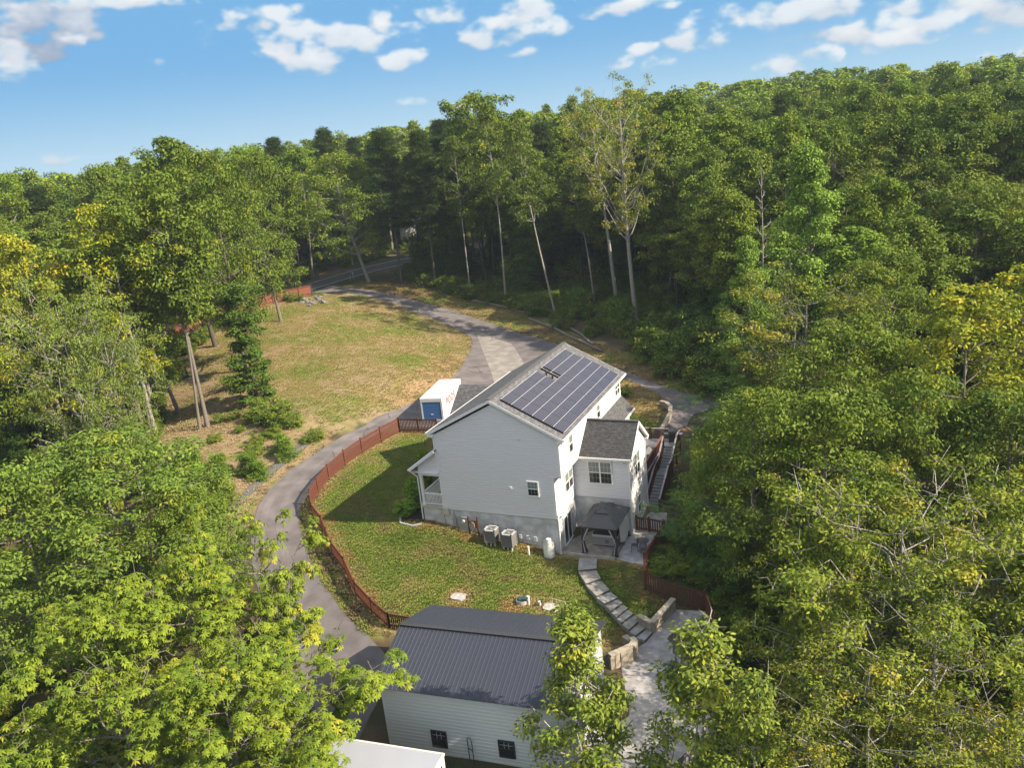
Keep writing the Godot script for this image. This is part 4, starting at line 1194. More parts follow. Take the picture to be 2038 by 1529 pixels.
func container() -> void:
	var y := hgt(-11.9, -21.0)
	var c := thing("storage_container", "white portable storage container with a blue roll-up door on the driveway", "storage container", Vector3(-11.85, y + 0.04, -22.5), 0.17)
	var hw := 1.13
	var hl := 3.25
	var white := mat(0.80, 0.80, 0.80, 0.45)
	var m := MB.new()
	m.lohi(Vector3(-hw, 0.12, -hl), Vector3(hw, 2.34, hl - 0.05))
	part("body", m.mesh(), white, c)
	m = MB.new()
	m.lohi(Vector3(-hw - 0.03, 2.34, -hl - 0.03), Vector3(hw + 0.03, 2.44, hl + 0.02))
	for k in 9:
		m.lohi(Vector3(-hw + 0.1, 2.44, -hl + 0.25 + k * 0.72), Vector3(hw - 0.1, 2.452, -hl + 0.30 + k * 0.72))
	part("roof", m.mesh(), white, c)
	m = MB.new()
	for s in [-1, 1]:
		m.lohi(Vector3(s * hw - 0.16 * (s + 1) / 2.0 - 0.01 * s, 0.12, hl - 0.05), Vector3(s * hw + 0.16 * (1 - s) / 2.0 + 0.01 * s, 2.06, hl + 0.03))
	m.lohi(Vector3(-hw, 2.04, hl - 0.05), Vector3(hw, 2.36, hl + 0.035))
	m.lohi(Vector3(-hw, 0.06, hl - 0.05), Vector3(hw, 0.2, hl + 0.035))
	part("door_frame", m.mesh(), mat(0.58, 0.59, 0.60, 0.5), c)
	var slat := BoxMesh.new()
	slat.size = Vector3(hw * 2 - 0.32, 0.178, 0.03)
	for k in 10:
		var p := part("door_slat", slat, mat(0.045, 0.13, 0.33, 0.5), c)
		p.position = Vector3(0, 0.30 + k * 0.184, hl - 0.02 + 0.004 * (k % 2))
	m = MB.new()
	m.lohi(Vector3(-0.16, 0.72, hl), Vector3(0.10, 0.78, hl + 0.04))
	part("door_handle", m.mesh(), mat(0.7, 0.75, 0.8, 0.3), c)
	var tm := TextMesh.new()
	tm.text = "PODS"
	var sf := SystemFont.new()
	sf.font_names = PackedStringArray(["Droid Sans"])
	sf.font_weight = 700
	tm.font = sf
	tm.font_size = 90
	tm.pixel_size = 0.013
	tm.depth = 0.012
	var lt := part("lettering", tm, mat(0.42, 0.06, 0.07, 0.6), c)
	lt.transform = Transform3D(Basis(UP, PI / 2), Vector3(hw + 0.008, 1.55, 0.55))
	m = MB.new()
	for s in [-1, 1]:
		m.lohi(Vector3(s * 0.8 - 0.15, 0.0, -hl + 0.2), Vector3(s * 0.8 + 0.15, 0.12, hl - 0.2))
	part("skid", m.mesh(), mat(0.2, 0.2, 0.2), c)

func far_house() -> void:
	var p := Vector3(-64.4, 0.0, -115.6)
	p.y = hgt(p.x, p.z)
	var h := thing("neighbouring_house", "white neighbouring house with an orange brown roof glimpsed between distant pines", "house", p, 0.5)
	var m := MB.new()
	lap(m, Vector3(-5, 0, 4), Vector3.RIGHT, Vector3.BACK, 0, 9.6, 0.4, func(y): return Vector2(maxf(0, (y - 6.5) * 1.4), 10 - maxf(0, (y - 6.5) * 1.4)))
	m.lohi(Vector3(-4.98, -3, -6), Vector3(4.98, 6.5, 3.98))
	part("wall", m.mesh(), mat(0.75, 0.75, 0.76, 0.6), h)
	m = MB.new()
	m.slab(Vector3(-5.4, 6.2, 4.4), Vector3(-5.4, 6.2, -6.4), Vector3(0, 10.1, -6.4), Vector3(0, 10.1, 4.4), 0.15)
	m.slab(Vector3(5.4, 6.2, 4.4), Vector3(5.4, 6.2, -6.4), Vector3(0, 10.1, -6.4), Vector3(0, 10.1, 4.4), 0.15)
	part("roof", m.mesh(), mat(0.45, 0.22, 0.12, 0.9), h)
	for q in [Vector3(-2.8, 0.8, 4.02), Vector3(1.2, 0.8, 4.02), Vector3(-2.8, 4.0, 4.02), Vector3(1.2, 4.0, 4.02)]:
		window(h, q, Vector3.RIGHT, Vector3.BACK, 1.2, 1.6, 2, 1, false, true)

# ---------------------------------------------------------------- deck, patio, steps, walls
const PATIO: PackedVector2Array = [Vector2(8.84, -3.94), Vector2(8.84, -0.27), Vector2(12.72, -0.27), Vector2(13.4, 0.02), Vector2(14.95, 0.27), Vector2(15.1, -4.9), Vector2(14.6, -7.7), Vector2(13.02, -7.6), Vector2(13.0, -3.94)]
const PAD: PackedVector2Array = [Vector2(16.41, 6.68), Vector2(16.67, 5.51), Vector2(17.31, 2.78), Vector2(19.18, 2.55), Vector2(20.04, 4.60), Vector2(20.70, 7.09), Vector2(21.20, 10.06), Vector2(21.39, 12.79), Vector2(19.82, 16.04), Vector2(16.65, 16.99), Vector2(15.57, 15.59), Vector2(15.42, 12.51), Vector2(15.09, 9.96), Vector2(15.81, 8.34), Vector2(16.07, 7.28)]

func deck() -> void:
	var d := thing("deck", "raised wooden deck with red brown railings behind the rear addition", "deck")
	var red := mat(0.125, 0.044, 0.030, 0.8, 0, "grain", 0.8)
	var grey := mat(0.40, 0.40, 0.41, 0.8, 0, "grain", 0.6)
	var capm := mat(0.36, 0.34, 0.35, 0.8)
	var m := MB.new()
	var z := -8.42
	while z > -16.0:
		m.lohi(Vector3(8.9 if z > -9.3 else 10.03, -0.04, z - 0.136), Vector3(12.95 if z > -14.4 else 14.05, 0.0, z))
		z -= 0.142
	part("deck_boards", m.mesh(), grey, d)
	m = MB.new()
	m.lohi(Vector3(8.9, -0.30, -8.46), Vector3(12.93, -0.045, -8.40))
	m.lohi(Vector3(12.90, -0.30, -14.4), Vector3(12.96, -0.045, -8.40))
	m.lohi(Vector3(10.1, -0.30, -16.08), Vector3(14.06, -0.045, -16.02))
	m.lohi(Vector3(14.02, -0.30, -16.08), Vector3(14.08, -0.045, -14.3))
	for k in 9:
		m.lohi(Vector3(10.05, -0.26, -9.3 - k * 0.8), Vector3(12.9, -0.05, -9.26 - k * 0.8))
	part("rim_joist", m.mesh(), red, d)
	for q in [Vector2(12.85, -8.55), Vector2(12.85, -11.4), Vector2(12.85, -14.3), Vector2(13.98, -15.95), Vector2(11.5, -15.95), Vector2(13.98, -14.4)]:
		m = MB.new()
		m.lohi(Vector3(q.x - 0.075, hgt(q.x, q.y) - 0.2, q.y - 0.075), Vector3(q.x + 0.075, 1.02 if q.x < 13 or q.y < -15 else 0.9, q.y + 0.075))
		part("post", m.mesh(), red, d)
	rail(d, "railing", Vector3(10.4, 0, -15.98), Vector3(14.02, 0, -15.98), 0.98, capm, red, 0.13)
	rail(d, "railing", Vector3(14.02, 0, -15.98), Vector3(14.02, 0, -14.45), 0.98, capm, red, 0.13)
	rail(d, "railing", Vector3(12.9, 0, -14.35), Vector3(12.9, 0, -8.5), 0.98, mat(0.2, 0.08, 0.06), red, 0.13)
	# the stair: upper flight, landing, lower flight
	var s := thing("deck_stair", "long grey wooden stair running down beside the addition to the patio", "stair")
	var x0 := 13.02
	var x1 := 13.98
	var flights := [[-14.4, 0.0, -12.45, -1.15, 8], [-11.25, -1.15, -7.75, -2.58, 11]]
	for f in flights:
		var n: int = f[4]
		for i in n:
			var zz: float = lerpf(f[0], f[2], (i + 0.5) / n)
			var yy: float = lerpf(f[1], f[3], (i + 1.0) / n)
			m = MB.new()
			m.lohi(Vector3(x0, yy - 0.045, zz - absf(f[2] - f[0]) / n * 0.52), Vector3(x1, yy, zz + absf(f[2] - f[0]) / n * 0.5))
			part("tread", m.mesh(), grey, s)
			m = MB.new()
			m.lohi(Vector3(x0 + 0.01, yy - 0.005, zz - absf(f[2] - f[0]) / n * 0.52), Vector3(x1 - 0.01, yy + absf(f[3] - f[1]) / n - 0.047, zz - absf(f[2] - f[0]) / n * 0.52 + 0.02))
			part("riser", m.mesh(), mat(0.27, 0.27, 0.28, 0.85), s)
		m = MB.new()
		for x in [x0 - 0.03, x1 + 0.03]:
			m.beam(Vector3(x, f[1] - 0.18, f[0]), Vector3(x, f[3] - 0.18, f[2]), 0.05, 0.32)
		part("stringer", m.mesh(), red, s)
		for x in [x0 - 0.06, x1 + 0.06]:
			rail(s, "stair_railing", Vector3(x, f[1] - 0.02, f[0]), Vector3(x, f[3] - 0.02, f[2]), 0.95, capm, red, 0.13)
			for e in [0, 1]:
				var pz: float = f[2] if e else f[0]
				var py: float = f[3] if e else f[1]
				m = MB.new()
				m.lohi(Vector3(x - 0.05, hgt(x, pz) - 0.1, pz - 0.05), Vector3(x + 0.05, py + 0.97, pz + 0.05))
				part("stair_post", m.mesh(), red, s)
	m = MB.new()
	for k in 9:
		m.lohi(Vector3(x0, -1.19, -12.45 + k * 0.135), Vector3(x1, -1.15, -12.32 + k * 0.135))
	part("landing", m.mesh(), grey, s)
	for x in [x0 - 0.06, x1 + 0.06]:
		rail(s, "stair_railing", Vector3(x, -1.17, -12.4), Vector3(x, -1.17, -11.3), 0.95, capm, red, 0.13)
	# things on the deck
	var g := thing("grill", "black kettle cart grill in the far corner of the deck", "grill", Vector3(13.55, 0, -15.55))
	m = MB.new()
	m.lohi(Vector3(-0.35, 0.1, -0.25), Vector3(0.35, 0.75, 0.25))
	part("cart", m.mesh(), mat(0.03, 0.03, 0.032, 0.5), g)
	m = MB.new()
	m.tube([Vector3(-0.36, 0.88, 0), Vector3(0.36, 0.88, 0)], [0.27, 0.27], 14)
	part("lid", m.mesh(), mat(0.06, 0.065, 0.065, 0.35), g)
	m = MB.new()
	m.lohi(Vector3(-0.75, 0.72, -0.24), Vector3(-0.36, 0.76, 0.24))
	m.lohi(Vector3(0.36, 0.72, -0.24), Vector3(0.75, 0.76, 0.24))
	part("side_shelf", m.mesh(), mat(0.3, 0.31, 0.32, 0.4), g)
	for i in 4:
		m = MB.new()
		m.tube([Vector3(-0.3 + 0.6 * (i % 2), 0, -0.2 + 0.4 * int(i / 2)), Vector3(-0.3 + 0.6 * (i % 2), 0.12, -0.2 + 0.4 * int(i / 2))], [0.04, 0.04], 8)
		part("leg", m.mesh(), mat(0.03, 0.03, 0.03), g)
	var b := thing("deck_box", "small black storage box on the deck under the addition eave", "storage box", Vector3(12.35, 0, -10.9))
	m = MB.new()
	m.lohi(Vector3(-0.3, 0.02, -0.3), Vector3(0.3, 0.46, 0.3))
	part("bin", m.mesh(), mat(0.02, 0.022, 0.024, 0.6), b)
	m = MB.new()
	m.lohi(Vector3(-0.34, 0.46, -0.34), Vector3(0.34, 0.52, 0.34))
	part("lid", m.mesh(), mat(0.015, 0.016, 0.018, 0.6), b)

func patio() -> void:
	var conc := mat(0.34, 0.325, 0.30, 0.85, 0, "blotch", 0.35)
	var m := MB.new()
	m.prism(PackedVector2Array([PATIO[0], PATIO[1], PATIO[2], Vector2(12.75, -3.94)]), func(_x, _z): return -2.60, 0.5)
	struct("patio", "concrete patio slab under the gazebo at the foot of the house", "patio", m.mesh(), conc)
	m = MB.new()
	m.prism(PackedVector2Array([Vector2(12.78, -3.94), Vector2(12.78, -0.24), PATIO[3], PATIO[4], PATIO[5], PATIO[6], PATIO[7], PATIO[8]]), func(_x, _z): return -2.63, 0.5)
	struct("side_patio", "paler concrete slab with the bistro set beside the gazebo", "patio", m.mesh(), mat(0.42, 0.41, 0.41, 0.85, 0, "blotch", 0.35))
	m = MB.new()
	m.lohi(Vector3(8.84, -3.05, -0.30), Vector3(12.72, -2.585, -0.12))
	struct("patio_edging", "pale raised concrete edge along the front of the patio", "kerb", m.mesh(), mat(0.50, 0.45, 0.37, 0.85, 0, "blotch", 0.4))
	m = MB.new()
	m.prism(PAD, func(_x, _z): return -4.05, 0.8)
	struct("lower_pad", "grey concrete pad at the bottom of the garden steps", "pavement", m.mesh(), mat(0.40, 0.385, 0.385, 0.85, 0, "blotch", 0.3))
	# garden steps: each slab a piece
	var lt: PackedVector2Array = [Vector2(10.25, 0.22), Vector2(10.72, 1.77), Vector2(11.64, 3.04), Vector2(12.67, 4.10), Vector2(13.37, 4.62), Vector2(13.90, 5.10), Vector2(14.35, 5.46), Vector2(14.73, 5.75), Vector2(15.29, 6.19), Vector2(15.77, 6.46), Vector2(16.37, 6.61)]
	var rt: PackedVector2Array = [Vector2(11.49, 0.02), Vector2(11.83, 1.29), Vector2(12.41, 2.24), Vector2(13.29, 3.20), Vector2(13.95, 3.74), Vector2(14.35, 4.02), Vector2(14.75, 4.33), Vector2(15.18, 4.66), Vector2(15.65, 5.06), Vector2(16.19, 5.39), Vector2(16.62, 5.55)]
	var path := thing("garden_steps", "curving flight of grey concrete slab steps from patio to lower pad", "steps")
	var n := lt.size() - 1
	for i in n:
		var y := lerpf(-2.68, -3.93, float(i) / (n - 1))
		m = MB.new()
		m.prism(PackedVector2Array([lt[i], rt[i], rt[i + 1], lt[i + 1]]), func(_x, _z): return y, 0.34)
		part("step", m.mesh(), conc if i % 3 else mat(0.40, 0.39, 0.375, 0.85, 0, "blotch", 0.3), path)
		m = MB.new()
		var d := (rt[i + 1] - lt[i + 1]).normalized()
		var a := Vector3(lt[i + 1].x, y - 0.10, lt[i + 1].y)
		var b := Vector3(rt[i + 1].x, y - 0.10, rt[i + 1].y)
		m.beam(a, b, 0.03, 0.16)
		part("riser", m.mesh(), mat(0.10, 0.095, 0.098, 0.9), path)
	block_wall("retaining_wall", "stepped block retaining wall with a pale cap between steps and fence", [Vector2(15.61, 5.07), Vector2(16.58, 5.60), Vector2(17.29, 2.81)], [-3.35, -3.35, -3.3], -4.1)
	block_wall("retaining_wall", "curved pale block retaining wall between the steps and the garage", [Vector2(15.33, 7.21), Vector2(15.84, 7.55), Vector2(16.16, 7.87), Vector2(16.09, 8.49), Vector2(15.57, 9.16), Vector2(15.15, 9.66)], [-3.55, -3.35, -3.15, -3.1, -3.1, -3.1], -4.5)
	block_wall("retaining_wall", "low tan block wall curving beside the driveway behind the house", [Vector2(9.82, -26.98), Vector2(10.45, -26.58), Vector2(11.14, -25.43), Vector2(11.46, -23.71), Vector2(11.50, -21.20), Vector2(11.45, -19.61)], [-0.35, -0.3, -0.3, -0.4, -0.55, -0.65], -1.3)

func block_wall(called: String, label: String, pts: PackedVector2Array, tops: Array, bottom: float) -> void:
	var w := thing(called, label, "retaining wall")
	var tones := [mat(0.40, 0.345, 0.275, 0.9, 0, "fine", 0.8), mat(0.46, 0.40, 0.325, 0.9, 0, "fine", 0.8), mat(0.35, 0.315, 0.265, 0.9, 0, "fine", 0.8)]
	var cap := mat(0.50, 0.435, 0.35, 0.85, 0, "fine", 0.8)
	var bm := BoxMesh.new()
	bm.size = Vector3(0.405, 0.19, 0.28)
	var k := 0
	for i in pts.size() - 1:
		var a := pts[i]
		var b := pts[i + 1]
		var l := a.distance_to(b)
		var n := maxi(1, int(round(l / 0.42)))
		var turn := -atan2(b.y - a.y, b.x - a.x)
		for j in n:
			var t := (j + 0.5) / n
			var p := a.lerp(b, t)
			var top := lerpf(tops[i], tops[i + 1], t)
			var y := top - 0.1
			while y > bottom:
				var o := part("block", bm, tones[R.randi() % 3], w)
				o.transform = Transform3D(Basis(UP, turn).scaled(Vector3(l / n / 0.42, 1, 1)), Vector3(p.x, y, p.y) + Basis(UP, turn) * Vector3(0.0, 0, R.randf_range(-0.012, 0.012)))
				y -= 0.2
			var q := MB.new()
			q.box(Vector3(p.x, top + 0.035, p.y), Vector3(l / n + 0.012, 0.09, 0.36), Basis(UP, turn))
			part("cap_block", q.mesh(), cap, w)
		k += 1

func gazebo() -> void:
	var o := Vector3(11.6, -2.6, -1.95)
	var g := thing("gazebo", "dark two-tier hardtop gazebo with tied grey curtains over the hot tub", "gazebo", o)
	var dark := mat(0.045, 0.043, 0.045, 0.5)
	var sheetm := mat(0.085, 0.084, 0.09, 0.4)
	for sx in [-1, 1]:
		for sz in [-1, 1]:
			var m := MB.new()
			m.lohi(Vector3(sx * 1.2 - 0.06, 0, sz * 1.55 - 0.06), Vector3(sx * 1.2 + 0.06, 2.02, sz * 1.55 + 0.06))
			m.lohi(Vector3(sx * 1.2 - 0.12, 0, sz * 1.55 - 0.12), Vector3(sx * 1.2 + 0.12, 0.04, sz * 1.55 + 0.12))
			part("post", m.mesh(), dark, g)
			m = MB.new()
			var top := Vector3(sx * 0.98, 1.98, sz * 1.48)
			m.tube([Vector3(sx * 0.80, 1.97, sz * 1.46), Vector3(sx * 1.06, 1.35, sz * 1.50), Vector3(sx * 1.12, 1.08, sz * 1.52)], [0.14, 0.11, 0.05], 9)
			m.tube([Vector3(sx * 1.12, 1.02, sz * 1.52), Vector3(sx * 1.10, 0.5, sz * 1.54), Vector3(sx * 1.02, 0.1, sz * 1.56)], [0.05, 0.12, 0.17], 9)
			part("curtain", m.mesh(), mat(0.05, 0.047, 0.056, 0.9), g)
			m = MB.new()
			m.tube([Vector3(sx * 0.74, 1.97, sz * 1.56), Vector3(sx * 1.04, 1.3, sz * 1.58), Vector3(sx * 1.15, 1.06, sz * 1.57)], [0.06, 0.05, 0.035], 7)
			m.tube([Vector3(sx * 1.18, 1.02, sz * 1.60), Vector3(sx * 1.02, 0.12, sz * 1.70)], [0.02, 0.04], 6)
			m.tube([Vector3(sx * 1.12, 1.08, sz * 1.52), Vector3(sx * 1.12, 0.98, sz * 1.52)], [0.085, 0.085], 9)
			part("curtain_lining", m.mesh(), mat(0.46, 0.44, 0.45, 0.9), g)
	var m := MB.new()
	for s in [-1, 1]:
		m.lohi(Vector3(-1.32, 1.98, s * 1.58 - 0.06), Vector3(1.32, 2.14, s * 1.58 + 0.06))
		m.lohi(Vector3(s * 1.24 - 0.06, 1.985, -1.6), Vector3(s * 1.24 + 0.06, 2.135, 1.6))
	part("beam", m.mesh(), dark, g)
	# roof: four slopes of ribbed sheet cut off below a raised cap
	var tiers := [[1.36, 1.75, 2.10, 0.46, 0.80, 2.72], [0.50, 0.86, 2.80, 0.14, 0.46, 2.98]]
	for t in 2:
		var q: Array = tiers[t]
		m = MB.new()
		var lo := [Vector3(-q[0], q[2], q[1]), Vector3(q[0], q[2], q[1]), Vector3(q[0], q[2], -q[1]), Vector3(-q[0], q[2], -q[1])]
		var hi := [Vector3(-q[3], q[5], q[4]), Vector3(q[3], q[5], q[4]), Vector3(q[3], q[5], -q[4]), Vector3(-q[3], q[5], -q[4])]
		for k in 4:
			m.slab(lo[k], lo[(k + 1) % 4], hi[(k + 1) % 4], hi[k], 0.03)
			var a: Vector3 = lo[k]
			var b: Vector3 = lo[(k + 1) % 4]
			var e: Vector3 = hi[k]
			var f: Vector3 = hi[(k + 1) % 4]
			var n := 13 if t == 0 else 5
			var u := (b - a).normalized()
			var nn := (b - a).cross(e - a).normalized()
			if nn.y < 0:
				nn = -nn
			for i in range(1, n):
				var p := a.lerp(b, i / float(n))
				var along := (p - a).dot(u)
				var ea := (e - a).dot(u)
				var fb := (b - f).dot(u)
				var lim := 1.0
				if along < ea:
					lim = along / ea
				if (b - a).length() - along < fb:
					lim = minf(lim, ((b - a).length() - along) / fb)
				var rise := (e - a) - u * ea
				m.beam(p + nn * 0.006, p + rise * lim + nn * 0.006, 0.03, 0.03, nn)
			m.beam(a + UP * 0.01, e + UP * 0.01, 0.06, 0.05)
		if t == 1:
			m.quad(hi[0], hi[1], hi[2], hi[3], UP)
		part("roof" if t == 0 else "roof_cap", m.mesh(), sheetm, g)
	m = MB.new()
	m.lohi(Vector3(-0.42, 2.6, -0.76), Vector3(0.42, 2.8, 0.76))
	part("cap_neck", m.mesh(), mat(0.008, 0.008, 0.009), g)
	m = MB.new()
	for k in 10:   # the pale side curtain drawn along the right
		var z0 := -1.5 + k * 0.24
		m.quad(Vector3(1.27 + 0.03 * (k % 2), 1.95, z0), Vector3(1.27 + 0.03 * ((k + 1) % 2), 1.95, z0 + 0.24), Vector3(1.30 + 0.05 * ((k + 1) % 2), 0.25 + 0.1 * absf(k + 1 - 5), z0 + 0.24), Vector3(1.30 + 0.05 * (k % 2), 0.25 + 0.1 * absf(k - 5), z0), Vector3.RIGHT)
	part("side_curtain", m.mesh(), mat(0.55, 0.55, 0.55, 0.9), g)
	var t := thing("hot_tub", "grey hot tub with a dark folded cover under the gazebo", "hot tub", o + Vector3(0.0, 0, -0.65), 0.03)
	m = MB.new()
	m.lohi(Vector3(-0.86, 0.04, -0.95), Vector3(0.86, 0.72, 0.95))
	part("cabinet", m.mesh(), mat(0.30, 0.29, 0.285, 0.6), t)
	m = MB.new()
	m.lohi(Vector3(-0.93, 0.72, -1.02), Vector3(0.93, 0.86, 1.02))
	part("rim", m.mesh(), mat(0.62, 0.61, 0.60, 0.4), t)
	m = MB.new()
	m.slab(Vector3(-0.88, 0.93, 0.97), Vector3(0.88, 0.93, 0.97), Vector3(0.88, 0.98, 0), Vector3(-0.88, 0.98, 0), 0.07)
	m.slab(Vector3(-0.88, 0.93, -0.97), Vector3(0.88, 0.93, -0.97), Vector3(0.88, 0.98, 0.004), Vector3(-0.88, 0.98, 0.004), 0.07)
	part("cover", m.mesh(), mat(0.035, 0.037, 0.04, 0.6), t)
	m = MB.new()
	m.tube([Vector3(0.1, 0.36, 0.94), Vector3(0.1, 0.36, 0.955)], [0.16, 0.16], 16)
	part("round_badge", m.mesh(), mat(0.17, 0.16, 0.155, 0.5), t)
	m = MB.new()
	m.lohi(Vector3(-0.84, 0.0, -0.93), Vector3(0.84, 0.05, 0.965))
	part("base", m.mesh(), mat(0.02, 0.02, 0.02), t)
	# bistro set
	var tb := thing("bistro_table", "round black metal bistro table on the pale slab by the fence", "table", Vector3(14.25, -2.63, -1.75))
	var iron := mat(0.05, 0.052, 0.058, 0.45)
	m = MB.new()
	m.tube([Vector3(0, 0.70, 0), Vector3(0, 0.72, 0)], [0.45, 0.45], 24)
	part("tabletop", m.mesh(), iron, tb)
	for k in 4:
		m = MB.new()
		var a := k * PI / 2 + 0.5
		m.tube([Vector3(cos(a) * 0.15, 0.7, sin(a) * 0.15), Vector3(cos(a) * 0.36, 0.0, sin(a) * 0.36)], [0.015, 0.015], 6)
		part("leg", m.mesh(), iron, tb)
	for k in 2:
		var ch := thing("bistro_chair", ["black metal bistro chair on the gazebo side of the round table", "black metal bistro chair on the near side of the round table"][k], "chair", [Vector3(13.72, -2.63, -1.55), Vector3(14.5, -2.63, -1.05)][k], [1.9, 3.5][k], "chairs at the bistro table")
		m = MB.new()
		m.tube([Vector3(0, 0.43, 0), Vector3(0, 0.45, 0)], [0.22, 0.22], 14)
		part("seat", m.mesh(), iron, ch)
		for i in 4:
			m = MB.new()
			m.tube([Vector3(0.17 * (1 if i % 2 else -1), 0.44, 0.17 * (1 if i < 2 else -1)), Vector3(0.23 * (1 if i % 2 else -1), 0, 0.24 * (1 if i < 2 else -1))], [0.013, 0.013], 6)
			part("leg", m.mesh(), iron, ch)
		m = MB.new()
		m.tube([Vector3(-0.2, 0.44, 0.18), Vector3(-0.22, 0.85, 0.27), Vector3(0, 0.95, 0.29), Vector3(0.22, 0.85, 0.27), Vector3(0.2, 0.44, 0.18)], [0.014, 0.014, 0.014, 0.014, 0.014], 6)
		for i in 5:
			m.tube([Vector3(-0.14 + 0.07 * i, 0.46, 0.19), Vector3(-0.14 + 0.07 * i, 0.88, 0.275)], [0.009, 0.009], 5)
		part("backrest", m.mesh(), iron, ch)

func fence(label: String, pts: PackedVector2Array, h0: float, h1: float, tone: Material, posts: Material, solid := false, lift := 0.06) -> void:
	var f := thing("fence", label, "fence")
	var total := 0.0
	for i in pts.size() - 1:
		total += pts[i].distance_to(pts[i + 1])
	var run := 0.0
	for i in pts.size() - 1:
		var seg := pts[i].distance_to(pts[i + 1])
		var n := maxi(1, int(round(seg / 2.45)))
		for j in n:
			var a := pts[i].lerp(pts[i + 1], j / float(n))
			var b := pts[i].lerp(pts[i + 1], (j + 1.0) / n)
			var ha := lerpf(h0, h1, (run + seg * j / n) / total)
			var hb := lerpf(h0, h1, (run + seg * (j + 1) / n) / total)
			var pa := on(a)
			var pb := on(b)
			fence_post(f, pa, ha, posts)
			if i == pts.size() - 2 and j == n - 1:
				fence_post(f, pb, hb, posts)
			var m := MB.new()
			m.beam(pa + UP * ha * 0.93, pb + UP * hb * 0.93, 0.06, 0.10)
			m.beam(pa + UP * ha * 0.22, pb + UP * hb * 0.22, 0.06, 0.10)
			part("rail", m.mesh(), posts, f)
			m = MB.new()
			var l := a.distance_to(b)
			var k := int(l / (0.10 if solid else 0.145))
			var s := (pb - pa).normalized().cross(UP).normalized() * 0.045
			var turn := -atan2(b.y - a.y, b.x - a.x)
			for q in k:
				var t := (q + 0.5) / k
				var hh := lerpf(ha, hb, t) * R.randf_range(0.985, 1.0)
				var p := pa.lerp(pb, t)
				m.box(p + s + UP * (lift + hh) * 0.5, Vector3(0.098 if solid else 0.092, hh - lift, 0.02), Basis(UP, turn))
			var o := part("picket_panel", m.mesh(), tone, f)
			o.set_meta("kind", "stuff")
		run += seg

func fence_post(f: Node, p: Vector3, h: float, m: Material) -> void:
	var b := MB.new()
	b.lohi(p + Vector3(-0.055, -0.2, -0.055), p + Vector3(0.055, h + 0.06, 0.055))
	b.lohi(p + Vector3(-0.07, h + 0.06, -0.07), p + Vector3(0.07, h + 0.09, 0.07))
	part("post", b.mesh(), m, f)

func fences() -> void:
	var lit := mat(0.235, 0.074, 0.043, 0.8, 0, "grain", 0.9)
	var dark := mat(0.15, 0.055, 0.04, 0.85, 0, "grain", 0.9)  # the lit stain made darker for fences that stand in shade
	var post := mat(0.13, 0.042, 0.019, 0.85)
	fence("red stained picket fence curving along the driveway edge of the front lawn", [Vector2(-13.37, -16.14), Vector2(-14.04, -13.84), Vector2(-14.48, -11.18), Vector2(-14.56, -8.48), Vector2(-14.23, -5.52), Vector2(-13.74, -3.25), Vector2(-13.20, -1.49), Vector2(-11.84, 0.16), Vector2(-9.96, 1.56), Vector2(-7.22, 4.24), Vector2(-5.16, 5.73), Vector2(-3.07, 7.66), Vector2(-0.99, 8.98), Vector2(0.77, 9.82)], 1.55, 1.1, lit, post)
	fence("shade-darkened picket fence closing the front lawn between the corner post and the house", [Vector2(-13.31, -16.14), Vector2(-9.27, -16.40)], 1.5, 1.5, dark, post)
	fence("shade-darkened picket fence running behind the garage from the lower fence corner", [Vector2(0.80, 9.82), Vector2(2.77, 9.86), Vector2(5.21, 9.80)], 1.1, 1.1, dark, post)
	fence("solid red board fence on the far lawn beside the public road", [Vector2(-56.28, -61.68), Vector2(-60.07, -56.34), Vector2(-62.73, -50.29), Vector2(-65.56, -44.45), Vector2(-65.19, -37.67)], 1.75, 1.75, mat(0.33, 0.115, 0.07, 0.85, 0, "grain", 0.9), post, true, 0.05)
	fence("short shade-darkened picket fence with a gate post at the corner of the addition", PackedVector2Array([Vector2(13.1, -4.55), Vector2(14.05, -4.5), Vector2(15.05, -4.6)]), 1.15, 1.15, dark, post)
	fence("shade-darkened picket fence along the right edge of the patio and lawn", PackedVector2Array([Vector2(15.15, -4.6), Vector2(15.1, -1.9), Vector2(14.98, 0.7), Vector2(15.38, 2.25)]), 1.15, 1.35, dark, post)
	fence("shade-darkened picket fence stepping down from the lawn corner to the lower pad", PackedVector2Array([Vector2(15.41, 2.24), Vector2(17.31, 2.38), Vector2(19.12, 2.16)]), 1.35, 1.45, dark, post)
	fence("shade-darkened picket fence along the outer right edge of the lower pad", PackedVector2Array([Vector2(19.14, 2.14), Vector2(19.95, 4.12), Vector2(20.61, 6.57), Vector2(20.82, 8.24)]), 1.45, 1.3, dark, post)
	fence("shade-darkened picket fence at the near edge of the lower pad", PackedVector2Array([Vector2(16.1, 18.45), Vector2(17.6, 17.85), Vector2(19.2, 17.2)]), 1.25, 1.25, dark, post)

